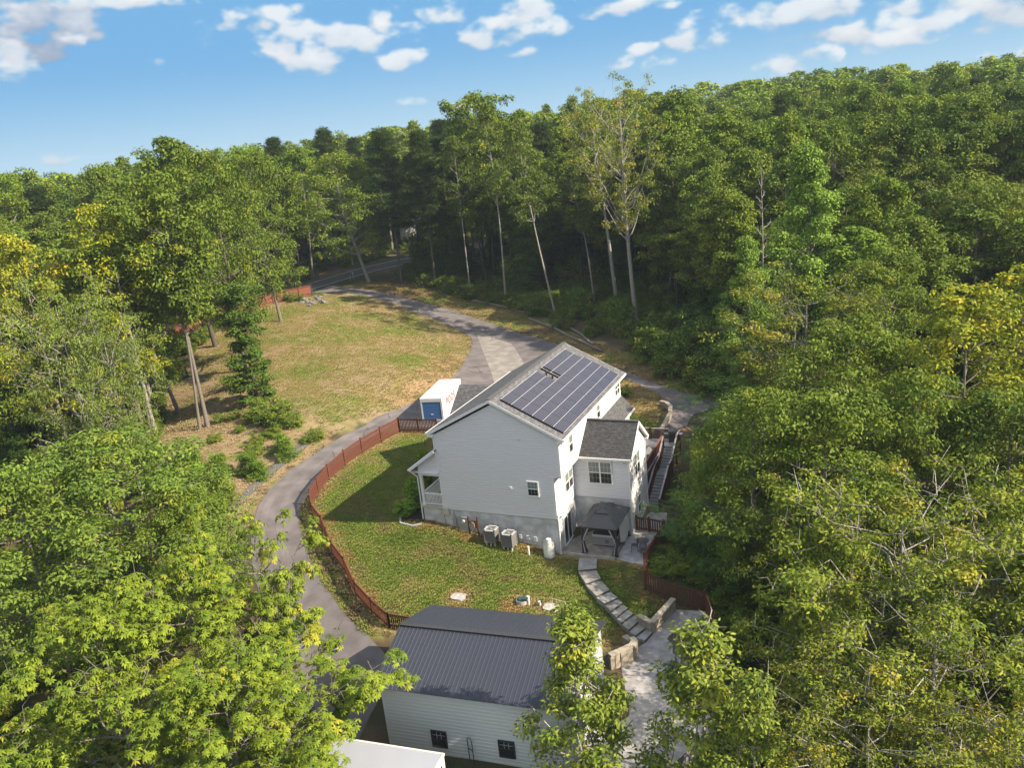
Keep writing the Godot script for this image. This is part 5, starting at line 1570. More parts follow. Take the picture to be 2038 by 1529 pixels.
func small_things() -> void:
	var conc := mat(0.52, 0.50, 0.48, 0.85, 0, "blotch", 0.8)
	for k in [0, 2]:
		var p: Vector3 = LIDS[k]
		var m := MB.new()
		var poly := PackedVector2Array()
		for i in 14:
			var a := TAU * i / 14.0
			var w := pow(pow(absf(cos(a)), 4.0) + pow(absf(sin(a)), 4.0), -0.25)
			poly.append(Vector2(p.x + cos(a) * w * 0.50 * (1 + 0.06 * sin(a * 5 + k)), p.z + sin(a) * w * 0.40))
		m.prism(poly, func(x, z): return p.y + 0.12, 0.3)
		tag(part("tank_lid", m.mesh(), conc, self), ["pale concrete septic lid in the lawn nearer the driveway fence", "", "pale concrete septic lid beside the garden steps and lamp stake"][k], "concrete lid", "septic lids in the lawn")
	var q: Vector3 = LIDS[1]
	var r := thing("septic_riser", "round septic riser with a dark green grate in the lawn", "septic riser", q)
	var m := MB.new()
	m.tube([Vector3(0, -0.1, 0), Vector3(0, 0.22, 0), Vector3(0, 0.26, 0)], [0.42, 0.42, 0.38], 24)
	part("collar", m.mesh(), mat(0.45, 0.44, 0.40), r)
	m = MB.new()
	m.tube([Vector3(0, 0.26, 0), Vector3(0, 0.285, 0)], [0.34, 0.34], 24)
	part("cover", m.mesh(), mat(0.012, 0.03, 0.035, 0.6), r)
	m = MB.new()
	for i in 3:
		m.lohi(Vector3(-0.22, 0.285, -0.2 + i * 0.14), Vector3(0.22, 0.32, -0.12 + i * 0.14))
	part("grate_bars", m.mesh(), mat(0.06, 0.14, 0.16, 0.6), r)
	for d in [[Vector3(8.80, -3.06, 5.96), 0.6, 0.07, "short white pipe standing beside the septic riser"], [Vector3(9.53, -3.06, 5.89), 0.28, 0.08, "stubby white pipe between the riser and the second lid"]]:
		var p: Vector3 = d[0]
		m = MB.new()
		m.tube([Vector3(0, -0.1, 0), Vector3(0, d[1], 0)], [d[2], d[2]], 12)
		m.tube([Vector3(0, d[1] - 0.04, 0), Vector3(0, d[1] + 0.03, 0)], [d[2] + 0.015, d[2] + 0.015], 12)
		var o := part("white_pipe", m.mesh(), mat(0.80, 0.80, 0.79, 0.5), self)
		o.position = p
		tag(o, d[3], "pipe", "white pipes in the lawn")
	for d in [[Vector3(9.72, -3.08, 6.05), "thin black lamp stake beside the second septic lid"], [Vector3(4.97, -3.02, 6.23), "thin black lamp stake beside the first septic lid"], [Vector3(16.11, -3.96, 4.30), "thin black lamp stake inside the retaining wall corner"]]:
		var l := thing("lamp_stake", d[1], "garden lamp", d[0], 0.0, "garden lamps on stakes")
		m = MB.new()
		m.tube([Vector3(0, -0.05, 0), Vector3(0, 0.45, 0)], [0.018, 0.018], 6)
		part("stake", m.mesh(), mat(0.03, 0.03, 0.03), l)
		m = MB.new()
		m.tube([Vector3(0, 0.38, 0), Vector3(0, 0.46, 0), Vector3(0, 0.50, 0)], [0.06, 0.08, 0.02], 8)
		part("head", m.mesh(), mat(0.04, 0.04, 0.04), l)
	# planting bed by the porch
	var bed := PackedVector2Array([Vector2(-1.75, 0.5), Vector2(-2.4, 0.75), Vector2(-3.6, 0.45), Vector2(-4.3, -0.7), Vector2(-3.9, -2.6), Vector2(-3.2, -4.5), Vector2(-1.75, -4.6)])
	struct("mulch_bed", "dark mulch bed with shrubs in front of the porch", "planting bed", sheet(bed, 0.04, 0.5).mesh(), mat(0.019, 0.026, 0.019, 1.0, 0, "pebble", 1.0))
	m = MB.new()
	for i in 6:
		m.beam(on(bed[i], 0.06), on(bed[i + 1], 0.06), 0.12, 0.14)
	struct("bed_edging", "pale grey edging round the planting bed by the porch", "edging", m.mesh(), mat(0.45, 0.44, 0.47, 0.9))
	# rocks at the far end of the lawn
	var rk: PackedVector2Array = [Vector2(-53.87, -55.47), Vector2(-54.59, -57.22), Vector2(-52.85, -55.80), Vector2(-53.83, -57.93), Vector2(-51.52, -55.18), Vector2(-51.95, -56.55), Vector2(-52.42, -58.01), Vector2(-50.90, -56.70), Vector2(-49.93, -56.15), Vector2(-53.34, -59.85), Vector2(-51.24, -53.88), Vector2(-53.83, -59.43)]
	for i in rk.size():
		var ro := part("rock", rock_mesh(i), mat(0.26, 0.24, 0.235, 0.95, 0, "blotch", 0.6), self)
		var sc := R.randf_range(0.45, 0.95)
		ro.transform = Transform3D(Basis(UP, R.randf() * TAU).scaled(Vector3(sc * 1.3, sc * 0.8, sc)), on(rk[i], sc * 0.2))
		tag(ro, "weathered grey rock by the red board fence, %s of its pile" % ROCK_AT[i], "rock", "rocks piled at the end of the lawn")
	# fallen logs along the woodland edge
	var logs := [[[Vector2(-29.41, -67.30), Vector2(-24.26, -65.69), Vector2(-18.82, -62.80)], "long pale fallen log at the wood edge nearest the road"], [[Vector2(-17.12, -60.09), Vector2(-13.60, -57.36), Vector2(-10.50, -54.39)], "short pale fallen log lying above the driveway verge"], [[Vector2(-13.44, -57.57), Vector2(-6.87, -50.30), Vector2(-1.49, -44.91)], "pale fallen log closest to the house at the wood edge"], [[Vector2(-13.12, -59.24), Vector2(-7.59, -53.98), Vector2(-3.40, -47.32)], "thin grey fallen log among the brush under the tall trees"]]
	for d in logs:
		var ps := []
		var rs := []
		var l := smooth_line(d[0], 1)
		for i in l.size():
			ps.append(on(l[i], 0.18 + 0.05 * (i % 2)))
			rs.append(lerpf(0.24, 0.12, i / float(l.size() - 1)))
		m = MB.new()
		m.tube(ps, rs, 8)
		tag(part("fallen_log", m.mesh(), mat(0.40, 0.35, 0.31, 0.95, 0, "bark", 1.0), self), d[1], "log", "fallen logs at the wood edge")
	for d in [[Vector3(-56.04, 5.05, -72.75), "black mailbox on a post beside the public road, left of the pair"], [Vector3(-55.93, 5.08, -73.55), "pale grey mailbox on a post beside the public road, right of the pair"]]:
		var b := thing("mailbox", d[1], "mailbox", d[0], 0.4, "mailboxes by the road")
		m = MB.new()
		m.lohi(Vector3(-0.05, -0.1, -0.05), Vector3(0.05, 1.05, 0.05))
		part("post", m.mesh(), mat(0.35, 0.32, 0.28), b)
		m = MB.new()
		m.tube([Vector3(0, 1.18, -0.26), Vector3(0, 1.18, 0.26)], [0.15, 0.15], 12)
		part("box", m.mesh(), mat(0.02, 0.02, 0.02, 0.5) if d[1].begins_with("black") else mat(0.5, 0.5, 0.5, 0.5), b)
	# things half hidden on the lower pad
	var pot := thing("patio_chair", "dark blue lounge chair half hidden by leaves on the lower pad", "chair", Vector3(18.9, -4.05, 9.8), 0.6)
	m = MB.new()
	m.lohi(Vector3(-0.3, 0.36, -0.3), Vector3(0.3, 0.46, 0.32))
	part("seat", m.mesh(), mat(0.03, 0.045, 0.10), pot)
	m = MB.new()
	m.box(Vector3(0, 0.75, -0.38), Vector3(0.6, 0.7, 0.08), Basis(Vector3.RIGHT, -0.3))
	part("backrest", m.mesh(), mat(0.03, 0.045, 0.10), pot)
	for i in 4:
		m = MB.new()
		m.tube([Vector3(-0.26 + 0.52 * (i % 2), 0.4, -0.26 + 0.54 * int(i / 2)), Vector3(-0.28 + 0.56 * (i % 2), 0, -0.3 + 0.6 * int(i / 2))], [0.02, 0.02], 6)
		part("leg", m.mesh(), mat(0.03, 0.03, 0.035), pot)
	var um := thing("closed_umbrella", "closed grey patio umbrella standing on the lower pad behind the leaves", "umbrella", Vector3(18.6, -4.05, 8.4))
	m = MB.new()
	m.tube([Vector3(0, 0.9, 0), Vector3(0, 1.3, 0), Vector3(0, 2.3, 0), Vector3(0, 2.5, 0)], [0.17, 0.16, 0.08, 0.02], 10)
	part("canopy", m.mesh(), mat(0.10, 0.10, 0.125, 0.9), um)
	m = MB.new()
	m.tube([Vector3(0, 0.05, 0), Vector3(0, 0.95, 0)], [0.025, 0.025], 8)
	part("pole", m.mesh(), mat(0.06, 0.06, 0.06), um)
	m = MB.new()
	m.tube([Vector3(0, 0, 0), Vector3(0, 0.08, 0)], [0.28, 0.25], 14)
	part("base", m.mesh(), mat(0.06, 0.06, 0.06), um)

const ROCK_AT := ["leftmost", "second from the left", "third from the left", "fourth from left", "rear left one", "middle front", "middle rear", "front right one", "second from right", "rearmost", "nearest to the lawn", "rightmost near the lawn"]

func rock_mesh(k: int) -> ArrayMesh:
	var s := SphereMesh.new()
	s.radial_segments = 9
	s.rings = 5
	s.radius = 0.6
	s.height = 1.2
	var a := s.get_mesh_arrays()
	var v: PackedVector3Array = a[Mesh.ARRAY_VERTEX]
	var f := FastNoiseLite.new()
	f.seed = 40 + k
	f.frequency = 0.9
	var m := MB.new()
	var ix: PackedInt32Array = a[Mesh.ARRAY_INDEX]
	for i in range(0, ix.size(), 3):
		var q := []
		for j in 3:
			var p := v[ix[i + j]]
			q.append(p * (1.0 + 0.9 * f.get_noise_3dv(p * 1.5)))
		m.tri(q[0], q[1], q[2], q[0] + q[1] + q[2])
	return m.mesh()

# ---------------------------------------------------------------- trees
func rdir() -> Vector3:
	var y := R.randf_range(-1.0, 1.0)
	var a := R.randf() * TAU
	var s := sqrt(1.0 - y * y)
	return Vector3(cos(a) * s, y, sin(a) * s)

func make_tree(key: String, c: Dictionary) -> void:
	# a tapered trunk with limbs and twigs, and a crown of leaf clumps round their ends
	var H: float = c.h
	var cb: float = c.cb
	var rad: float = c.r
	var bark := MB.new()
	var lb := LB.new()
	var tr: float = c.get("tr", H * 0.011)
	var bend: Vector3 = Vector3(R.randf_range(-1, 1), 0, R.randf_range(-1, 1)) * H * c.get("bend", 0.03)
	var trunk := func(t: float) -> Vector3: return Vector3(0, H * t, 0) + bend * sin(t * PI * 0.9) + bend * 0.5 * t * t
	var ps := []
	var rs := []
	var top_t: float = c.get("lead", 0.9)
	for i in 9:
		var t := i / 8.0 * top_t
		ps.append(trunk.call(t) - UP * (0.4 if i == 0 else 0.0))
		rs.append(tr * (1.35 if i == 0 else 1.0) * (1.0 - 0.86 * pow(i / 8.0, 1.1)))
	bark.tube(ps, rs, 8, false)
	var shape: int = c.get("shape", 0)
	var clumps := []
	var nl: int = c.limbs
	for i in nl:
		var t := clampf((i + R.randf()) / nl, 0.02, 0.98)
		var env := 1.0
		match shape:
			0: env = pow(maxf(0.0, 1.0 - pow(2.0 * t - 0.85, 2.0) / 1.35), 0.6)
			1: env = pow(1.0 - t, 0.75) * minf(1.0, t * 5.0 + 0.35)
			2: env = 0.35 + 0.65 * sin(minf(t * 1.25, 1.0) * PI * 0.62)
			3: env = 0.85 + 0.15 * sin(t * 9.0)
		var az := i * 2.39996 + R.randf_range(-0.5, 0.5)
		var ln := rad * env * R.randf_range(0.62, 1.14)
		var ey := H * (cb + (1.0 - cb) * t)
		var rise: float = ln * c.get("rise", 0.5) * R.randf_range(0.6, 1.3)
		var at := clampf((ey - rise) / H, cb * 0.85, top_t * 0.97)
		var a: Vector3 = trunk.call(at)
		var e := Vector3(a.x + cos(az) * ln, ey, a.z + sin(az) * ln)
		var m := a.lerp(e, 0.5) + Vector3(R.randf_range(-0.1, 0.1) * ln, -0.06 * ln, R.randf_range(-0.1, 0.1) * ln)
		var lr := tr * (1.0 - at) * 0.42 + 0.025
		var wig: float = ln * c.get("wig", 0.05)
		var m1: Vector3 = a.lerp(m, 0.5) + rdir() * wig
		var m2: Vector3 = m.lerp(e, 0.5) + rdir() * wig + UP * wig * 0.5
		bark.tube([a, m1, m, m2, e], [lr, lr * 0.82, lr * 0.64, lr * 0.42, lr * 0.16], 5, false)
		clumps.append(e)
		for k in int(c.subs):
			var f := R.randf_range(0.40, 0.92)
			var b := a.lerp(m, f * 2.0) if f < 0.5 else m.lerp(e, f * 2.0 - 1.0)
			var d: Vector3 = (Vector3(cos(az), 0, sin(az)) * 0.5 + rdir() + UP * c.get("subup", 0.25)).normalized()
			var q: Vector3 = b + d * (ln * R.randf_range(0.22, 0.42) + 0.15 * c.clump)
			bark.tube([b, b.lerp(q, 0.5) + rdir() * wig * 0.7, q], [lr * 0.36, lr * 0.24, lr * 0.08], 4, false)
			for tw in int(c.get("twigs", 0)):
				var t0: Vector3 = b.lerp(q, R.randf_range(0.4, 1.0))
				var t1: Vector3 = t0 + (rdir() + UP * 0.7) * R.randf_range(0.4, 0.8)
				var t2: Vector3 = t1 + (rdir() + UP * 0.3) * R.randf_range(0.3, 0.7)
				bark.tube([t0, t1, t2], [0.030, 0.020, 0.006], 3, false)
			clumps.append(q)
			if R.randf() < c.get("extra", 0.5):
				clumps.append(b.lerp(q, 0.45) + rdir() * 0.3)
	for k in 3:
		clumps.append(trunk.call(top_t) + Vector3(R.randf_range(-0.5, 0.5), H * (1.0 - top_t) * R.randf_range(0.1, 0.95), R.randf_range(-0.5, 0.5)))
	var c0: Color = c.c0
	var c1: Color = c.c1
	var acc: Color = c.get("acc", c1)
	var pa: float = c.get("pa", 0.0)
	var ll: float = c.ll
	var lw: float = c.lw
	var mode: String = c.get("mode", "scatter")
	var flat: float = c.get("flat", 0.62)
	for q: Vector3 in clumps:
		if R.randf() < c.get("gap", 0.0):
			continue
		var rc: float = c.clump * R.randf_range(0.65, 1.25)
		var hue := R.randf()
		var yellow := R.randf() < pa
		var n := int(c.leaves * R.randf_range(0.7, 1.3))
		for i in n:
			var d := rdir()
			if d.y < -0.15 and R.randf() < 0.65:
				d.y = -d.y
			var k := pow(R.randf(), 0.45)
			var p := q + Vector3(d.x, d.y * flat, d.z) * rc * k
			var col := c0.lerp(c1, clampf(0.15 + 0.5 * hue + R.randf_range(-0.28, 0.38), 0.0, 1.0))
			if yellow:
				col = col.lerp(acc, R.randf_range(0.3, 1.0))
			elif R.randf() < pa * 0.3:
				col = col.lerp(acc, 0.7)
			if mode == "rosette":
				var ax := (d * 0.6 + UP * 0.9 + rdir() * 0.35).normalized()
				var s := ax.cross(Vector3.RIGHT if absf(ax.x) < 0.7 else Vector3.BACK).normalized()
				var u := ax.cross(s)
				var ph := R.randf() * TAU
				var nb := 7
				for j in nb:
					var a := ph + TAU * j / nb + R.randf_range(-0.2, 0.2)
					var o := s * cos(a) + u * sin(a)
					var dd := (o + ax * R.randf_range(0.0, 0.35) - UP * R.randf_range(0.25, 0.8)).normalized()
					var nn := (ax + o * 0.5).slide(dd).normalized()
					lb.leaf(p, dd, nn, ll * R.randf_range(0.75, 1.15), lw, col * R.randf_range(0.85, 1.12))
			elif mode == "needle":
				var dd := (Vector3(d.x, 0.1, d.z) + rdir() * 0.7).normalized()
				lb.leaf(p, dd, (UP + rdir() * 0.6).slide(dd).normalized(), ll * R.randf_range(0.7, 1.3), lw, col)
			elif mode == "frond":
				# a feathery compound leaf: paired leaflets along a drooping stalk
				var o := Vector3(d.x, 0.12, d.z).normalized()
				o = (o + rdir() * 0.35).normalized()
				for j in 6:
					var dr := o - UP * 0.13 * j
					var pp := p + o * ll * j * 0.5 - UP * ll * 0.02 * j * j
					var sd := dr.cross(UP).normalized()
					for g in [-1, 1]:
						lb.leaf(pp, (sd * g + dr * 0.35).normalized(), UP, ll * 0.9, lw, col)
			else:
				var nn := (d * 0.7 + UP * 0.55 + rdir() * 0.75).normalized()
				var dd: Vector3 = (d * 0.5 + rdir() * 0.9 - UP * c.get("droop", 0.35)).slide(nn).normalized()
				lb.leaf(p, dd, nn, ll * R.randf_range(0.7, 1.25), lw * R.randf_range(0.8, 1.15), col)
	tmesh[key] = {"bark": bark.mesh(), "crown": lb.mesh(), "h": H, "r": rad}

func leafmat(tone: String) -> StandardMaterial3D:
	var t: Array = {
		"dark": [1.05, 1.14, 1.0], "mid": [1.42, 1.46, 1.2], "light": [1.78, 1.76, 1.25], "olive": [1.68, 1.58, 1.2], "yellow": [1.58, 1.66, 1.0], "blue": [1.60, 1.70, 1.75], "pale": [1.62, 1.72, 1.45], "lime": [1.9, 2.08, 1.6],
	}[tone]
	var m := mat(t[0], t[1], t[2], 0.68, 0, "", 1, true, 0.7)
	m.metallic_specular = 0.32
	return m

var barks := []

func put_tree(key: String, called: String, label: String, group: String, at: Vector2, h: float, r: float, tone: String, bark := 0, lean := Vector2.ZERO, cat := "tree") -> Node3D:
	var d: Dictionary = tmesh[key]
	var o := thing(called, label, cat, on(at), 0.0, group)
	var k := Basis(UP, R.randf() * TAU)
	var axis := Vector3(lean.y, 0, -lean.x)
	if axis.length() > 0.001:
		k = Basis(axis.normalized(), axis.length()) * k
	var b: Basis = k * Basis.from_scale(Vector3(r / d.r, h / d.h, r / d.r))
	o.basis = b
	part("trunk", d.bark, barks[bark], o)
	part("crown", d.crown, leafmat(tone), o)
	return o

func tree_kinds() -> void:
	barks = [mat(0.20, 0.17, 0.14, 0.95, 0, "bark", 0.8), mat(0.36, 0.32, 0.275, 0.95, 0, "bark", 0.8), mat(0.58, 0.54, 0.49, 0.95, 0, "bark", 0.8), mat(0.11, 0.09, 0.075, 0.95, 0, "bark", 0.8)]
	var d0 := Color(0.055, 0.095, 0.017)
	var d1 := Color(0.162, 0.206, 0.030)
	var ye := Color(0.24, 0.235, 0.035)
	var og := Color(0.31, 0.25, 0.03)
	for i in 3:
		make_tree("rosette%d" % i, {"h": 14.0, "cb": 0.30, "r": 5.2, "limbs": 30, "subs": 4, "clump": 0.95, "leaves": 20, "ll": 0.28, "lw": 0.09, "mode": "rosette", "c0": d0, "c1": Color(0.18, 0.225, 0.03), "acc": ye, "pa": 0.05, "shape": 0, "tr": 0.17, "gap": 0.14, "wig": 0.1, "twigs": 1})
	make_tree("rosette_open0", {"h": 12.0, "cb": 0.42, "r": 5.4, "limbs": 24, "subs": 4, "clump": 0.72, "leaves": 22, "ll": 0.29, "lw": 0.095, "mode": "rosette", "c0": d0, "c1": Color(0.18, 0.22, 0.03), "acc": ye, "pa": 0.06, "shape": 2, "tr": 0.17, "gap": 0.24, "wig": 0.12, "twigs": 1})
	for i in 2:
		make_tree("spire%d" % i, {"h": 11.0, "cb": 0.22, "r": 2.5, "limbs": 26, "subs": 3, "clump": 0.62, "leaves": 62, "ll": 0.25, "lw": 0.115, "c0": Color(0.055, 0.095, 0.02), "c1": Color(0.21, 0.24, 0.05), "acc": ye, "pa": 0.03, "shape": 1, "tr": 0.12, "rise": 0.8, "gap": 0.14, "twigs": 1, "droop": 0.8})
	make_tree("cone0", {"h": 24.0, "cb": 0.16, "r": 5.6, "limbs": 46, "subs": 4, "clump": 1.0, "leaves": 100, "ll": 0.32, "lw": 0.17, "c0": Color(0.055, 0.095, 0.02), "c1": Color(0.17, 0.225, 0.045), "shape": 1, "tr": 0.22, "rise": 0.9, "gap": 0.1, "droop": 0.7, "wig": 0.08})
	for i in 3:
		make_tree("oak%d" % i, {"h": 16.0, "cb": 0.26, "r": 5.2, "limbs": 36, "subs": 4, "clump": 0.95, "leaves": 95, "ll": 0.27, "lw": 0.12, "c0": d0, "c1": d1, "acc": ye, "pa": 0.03, "shape": 0, "tr": 0.2, "gap": 0.05, "droop": 0.6})
	for i in 2:
		make_tree("limby%d" % i, {"h": 16.0, "cb": 0.28, "r": 5.6, "limbs": 38, "subs": 4, "clump": 0.85, "leaves": 88, "ll": 0.25, "lw": 0.11, "c0": d0, "c1": Color(0.185, 0.205, 0.035), "acc": Color(0.27, 0.24, 0.04), "pa": 0.08, "shape": 2, "tr": 0.22, "gap": 0.12, "droop": 0.5, "extra": 0.3, "wig": 0.13, "twigs": 2})
	for i in 6:
		make_tree("wood%d" % i, {"h": 23.0, "cb": [0.40, 0.34, 0.46, 0.30, 0.42, 0.36][i], "r": 4.6, "limbs": 36, "subs": 3, "clump": 1.12, "leaves": 88, "ll": 0.40, "lw": 0.21, "c0": d0, "c1": d1, "acc": ye, "pa": 0.02, "shape": [0, 0, 2, 0, 1, 0][i], "tr": 0.23, "gap": 0.06, "rise": 0.55})
	for i in 4:
		make_tree("far%d" % i, {"h": 23.0, "cb": 0.25, "r": 4.8, "limbs": 26, "subs": 2, "clump": 1.35, "leaves": 42, "ll": 0.75, "lw": 0.42, "c0": d0, "c1": d1, "acc": ye, "pa": 0.02, "shape": [0, 2, 0, 1][i], "tr": 0.22, "gap": 0.04})
	for i in 2:
		make_tree("pine%d" % i, {"h": 24.0, "cb": 0.38, "r": 3.8, "limbs": 44, "subs": 3, "clump": 0.95, "leaves": 95, "ll": 0.5, "lw": 0.075, "mode": "needle", "c0": Color(0.030, 0.058, 0.024), "c1": Color(0.105, 0.145, 0.048), "shape": 1, "tr": 0.2, "rise": 0.15, "flat": 0.35, "lead": 0.97, "subup": 0.0, "gap": 0.12})
	make_tree("hemlock0", {"h": 11.0, "cb": 0.06, "r": 3.2, "limbs": 44, "subs": 3, "clump": 0.75, "leaves": 60, "ll": 0.36, "lw": 0.11, "mode": "needle", "c0": Color(0.038, 0.075, 0.024), "c1": Color(0.115, 0.185, 0.045), "shape": 1, "tr": 0.11, "rise": 0.02, "flat": 0.28, "lead": 0.97, "subup": -0.1, "gap": 0.05})
	make_tree("tulip0", {"h": 34.0, "cb": 0.44, "r": 6.0, "limbs": 40, "subs": 4, "clump": 0.85, "leaves": 46, "ll": 0.30, "lw": 0.17, "c0": Color(0.07, 0.095, 0.02), "c1": Color(0.20, 0.22, 0.04), "acc": Color(0.28, 0.22, 0.05), "pa": 0.08, "shape": 2, "tr": 0.42, "rise": 1.15, "gap": 0.16, "extra": 0.4, "lead": 0.93, "bend": 0.02, "wig": 0.1, "twigs": 1})
	make_tree("tulip1", {"h": 33.0, "cb": 0.5, "r": 5.0, "limbs": 34, "subs": 4, "clump": 0.9, "leaves": 48, "ll": 0.30, "lw": 0.17, "c0": Color(0.065, 0.09, 0.02), "c1": Color(0.20, 0.215, 0.04), "acc": Color(0.27, 0.22, 0.05), "pa": 0.1, "shape": 2, "tr": 0.36, "rise": 1.2, "gap": 0.22, "extra": 0.3, "lead": 0.8, "bend": 0.035, "wig": 0.1, "twigs": 1})
	make_tree("gangly0", {"h": 24.0, "cb": 0.55, "r": 3.4, "limbs": 22, "subs": 3, "clump": 0.95, "leaves": 70, "ll": 0.34, "lw": 0.18, "c0": d0, "c1": Color(0.14, 0.17, 0.035), "acc": ye, "pa": 0.05, "shape": 0, "tr": 0.155, "rise": 0.9, "gap": 0.1, "bend": 0.05})
	make_tree("ivy0", {"h": 18.0, "cb": 0.05, "r": 2.2, "limbs": 46, "subs": 3, "clump": 0.72, "leaves": 75, "ll": 0.30, "lw": 0.20, "c0": d0, "c1": Color(0.10, 0.155, 0.03), "shape": 3, "tr": 0.2, "rise": 0.2, "gap": 0.08, "bend": 0.03, "droop": 0.8})
	make_tree("fine0", {"h": 17.0, "cb": 0.2, "r": 5.2, "limbs": 40, "subs": 5, "clump": 0.8, "leaves": 78, "ll": 0.26, "lw": 0.075, "c0": Color(0.075, 0.115, 0.025), "c1": Color(0.185, 0.215, 0.05), "acc": ye, "pa": 0.04, "shape": 2, "tr": 0.17, "rise": 0.8, "gap": 0.15, "subup": 0.5, "twigs": 1, "wig": 0.09})
	make_tree("gold0", {"h": 21.0, "cb": 0.3, "r": 4.6, "limbs": 32, "subs": 4, "clump": 0.9, "leaves": 60, "ll": 0.32, "lw": 0.17, "c0": Color(0.085, 0.115, 0.02), "c1": Color(0.25, 0.25, 0.03), "acc": og, "pa": 0.06, "shape": 0, "tr": 0.2, "rise": 0.7, "gap": 0.15})
	make_tree("feather0", {"h": 7.0, "cb": 0.15, "r": 3.2, "limbs": 26, "subs": 3, "clump": 0.7, "leaves": 14, "ll": 0.17, "lw": 0.05, "mode": "frond", "c0": Color(0.035, 0.075, 0.02), "c1": Color(0.105, 0.18, 0.035), "shape": 2, "tr": 0.09, "rise": 0.6})
	for i in 3:
		make_tree("bush%d" % i, {"h": 2.6, "cb": 0.03, "r": 1.5, "limbs": 16, "subs": 3, "clump": 0.42, "leaves": 34, "ll": 0.22, "lw": 0.11, "c0": Color(0.04, 0.075, 0.016), "c1": Color(0.15, 0.20, 0.035), "acc": ye, "pa": 0.08, "shape": [0, 2, 1][i], "tr": 0.04, "rise": 0.9, "lead": 0.75})
	make_tree("sapling0", {"h": 2.6, "cb": 0.03, "r": 0.9, "limbs": 20, "subs": 2, "clump": 0.2, "leaves": 26, "ll": 0.26, "lw": 0.05, "mode": "needle", "c0": Color(0.06, 0.105, 0.02), "c1": Color(0.17, 0.22, 0.035), "shape": 1, "tr": 0.04, "rise": 0.8, "lead": 0.95})
	make_tree("topiary0", {"h": 2.0, "cb": 0.02, "r": 0.62, "limbs": 30, "subs": 3, "clump": 0.2, "leaves": 46, "ll": 0.15, "lw": 0.075, "c0": Color(0.05, 0.10, 0.012), "c1": Color(0.20, 0.27, 0.03), "shape": 0, "tr": 0.03, "rise": 0.5, "lead": 0.9})
	make_tree("snag0", {"h": 12.0, "cb": 0.15, "r": 1.6, "limbs": 30, "subs": 4, "clump": 0.5, "leaves": 1, "ll": 0.1, "lw": 0.03, "c0": Color(0.2, 0.15, 0.1), "c1": Color(0.3, 0.2, 0.12), "shape": 1, "tr": 0.11, "rise": 0.8, "gap": 0.9})

func T(u: Array) -> void:
	# [key, name, label, x, z, height, radius, tone, bark, leanx, leanz]
	put_tree(u[0], u[1], u[2], "", Vector2(u[3], u[4]), u[5], u[6], u[7], u[8], Vector2(u[9], u[10]) if u.size() > 9 else Vector2.ZERO)

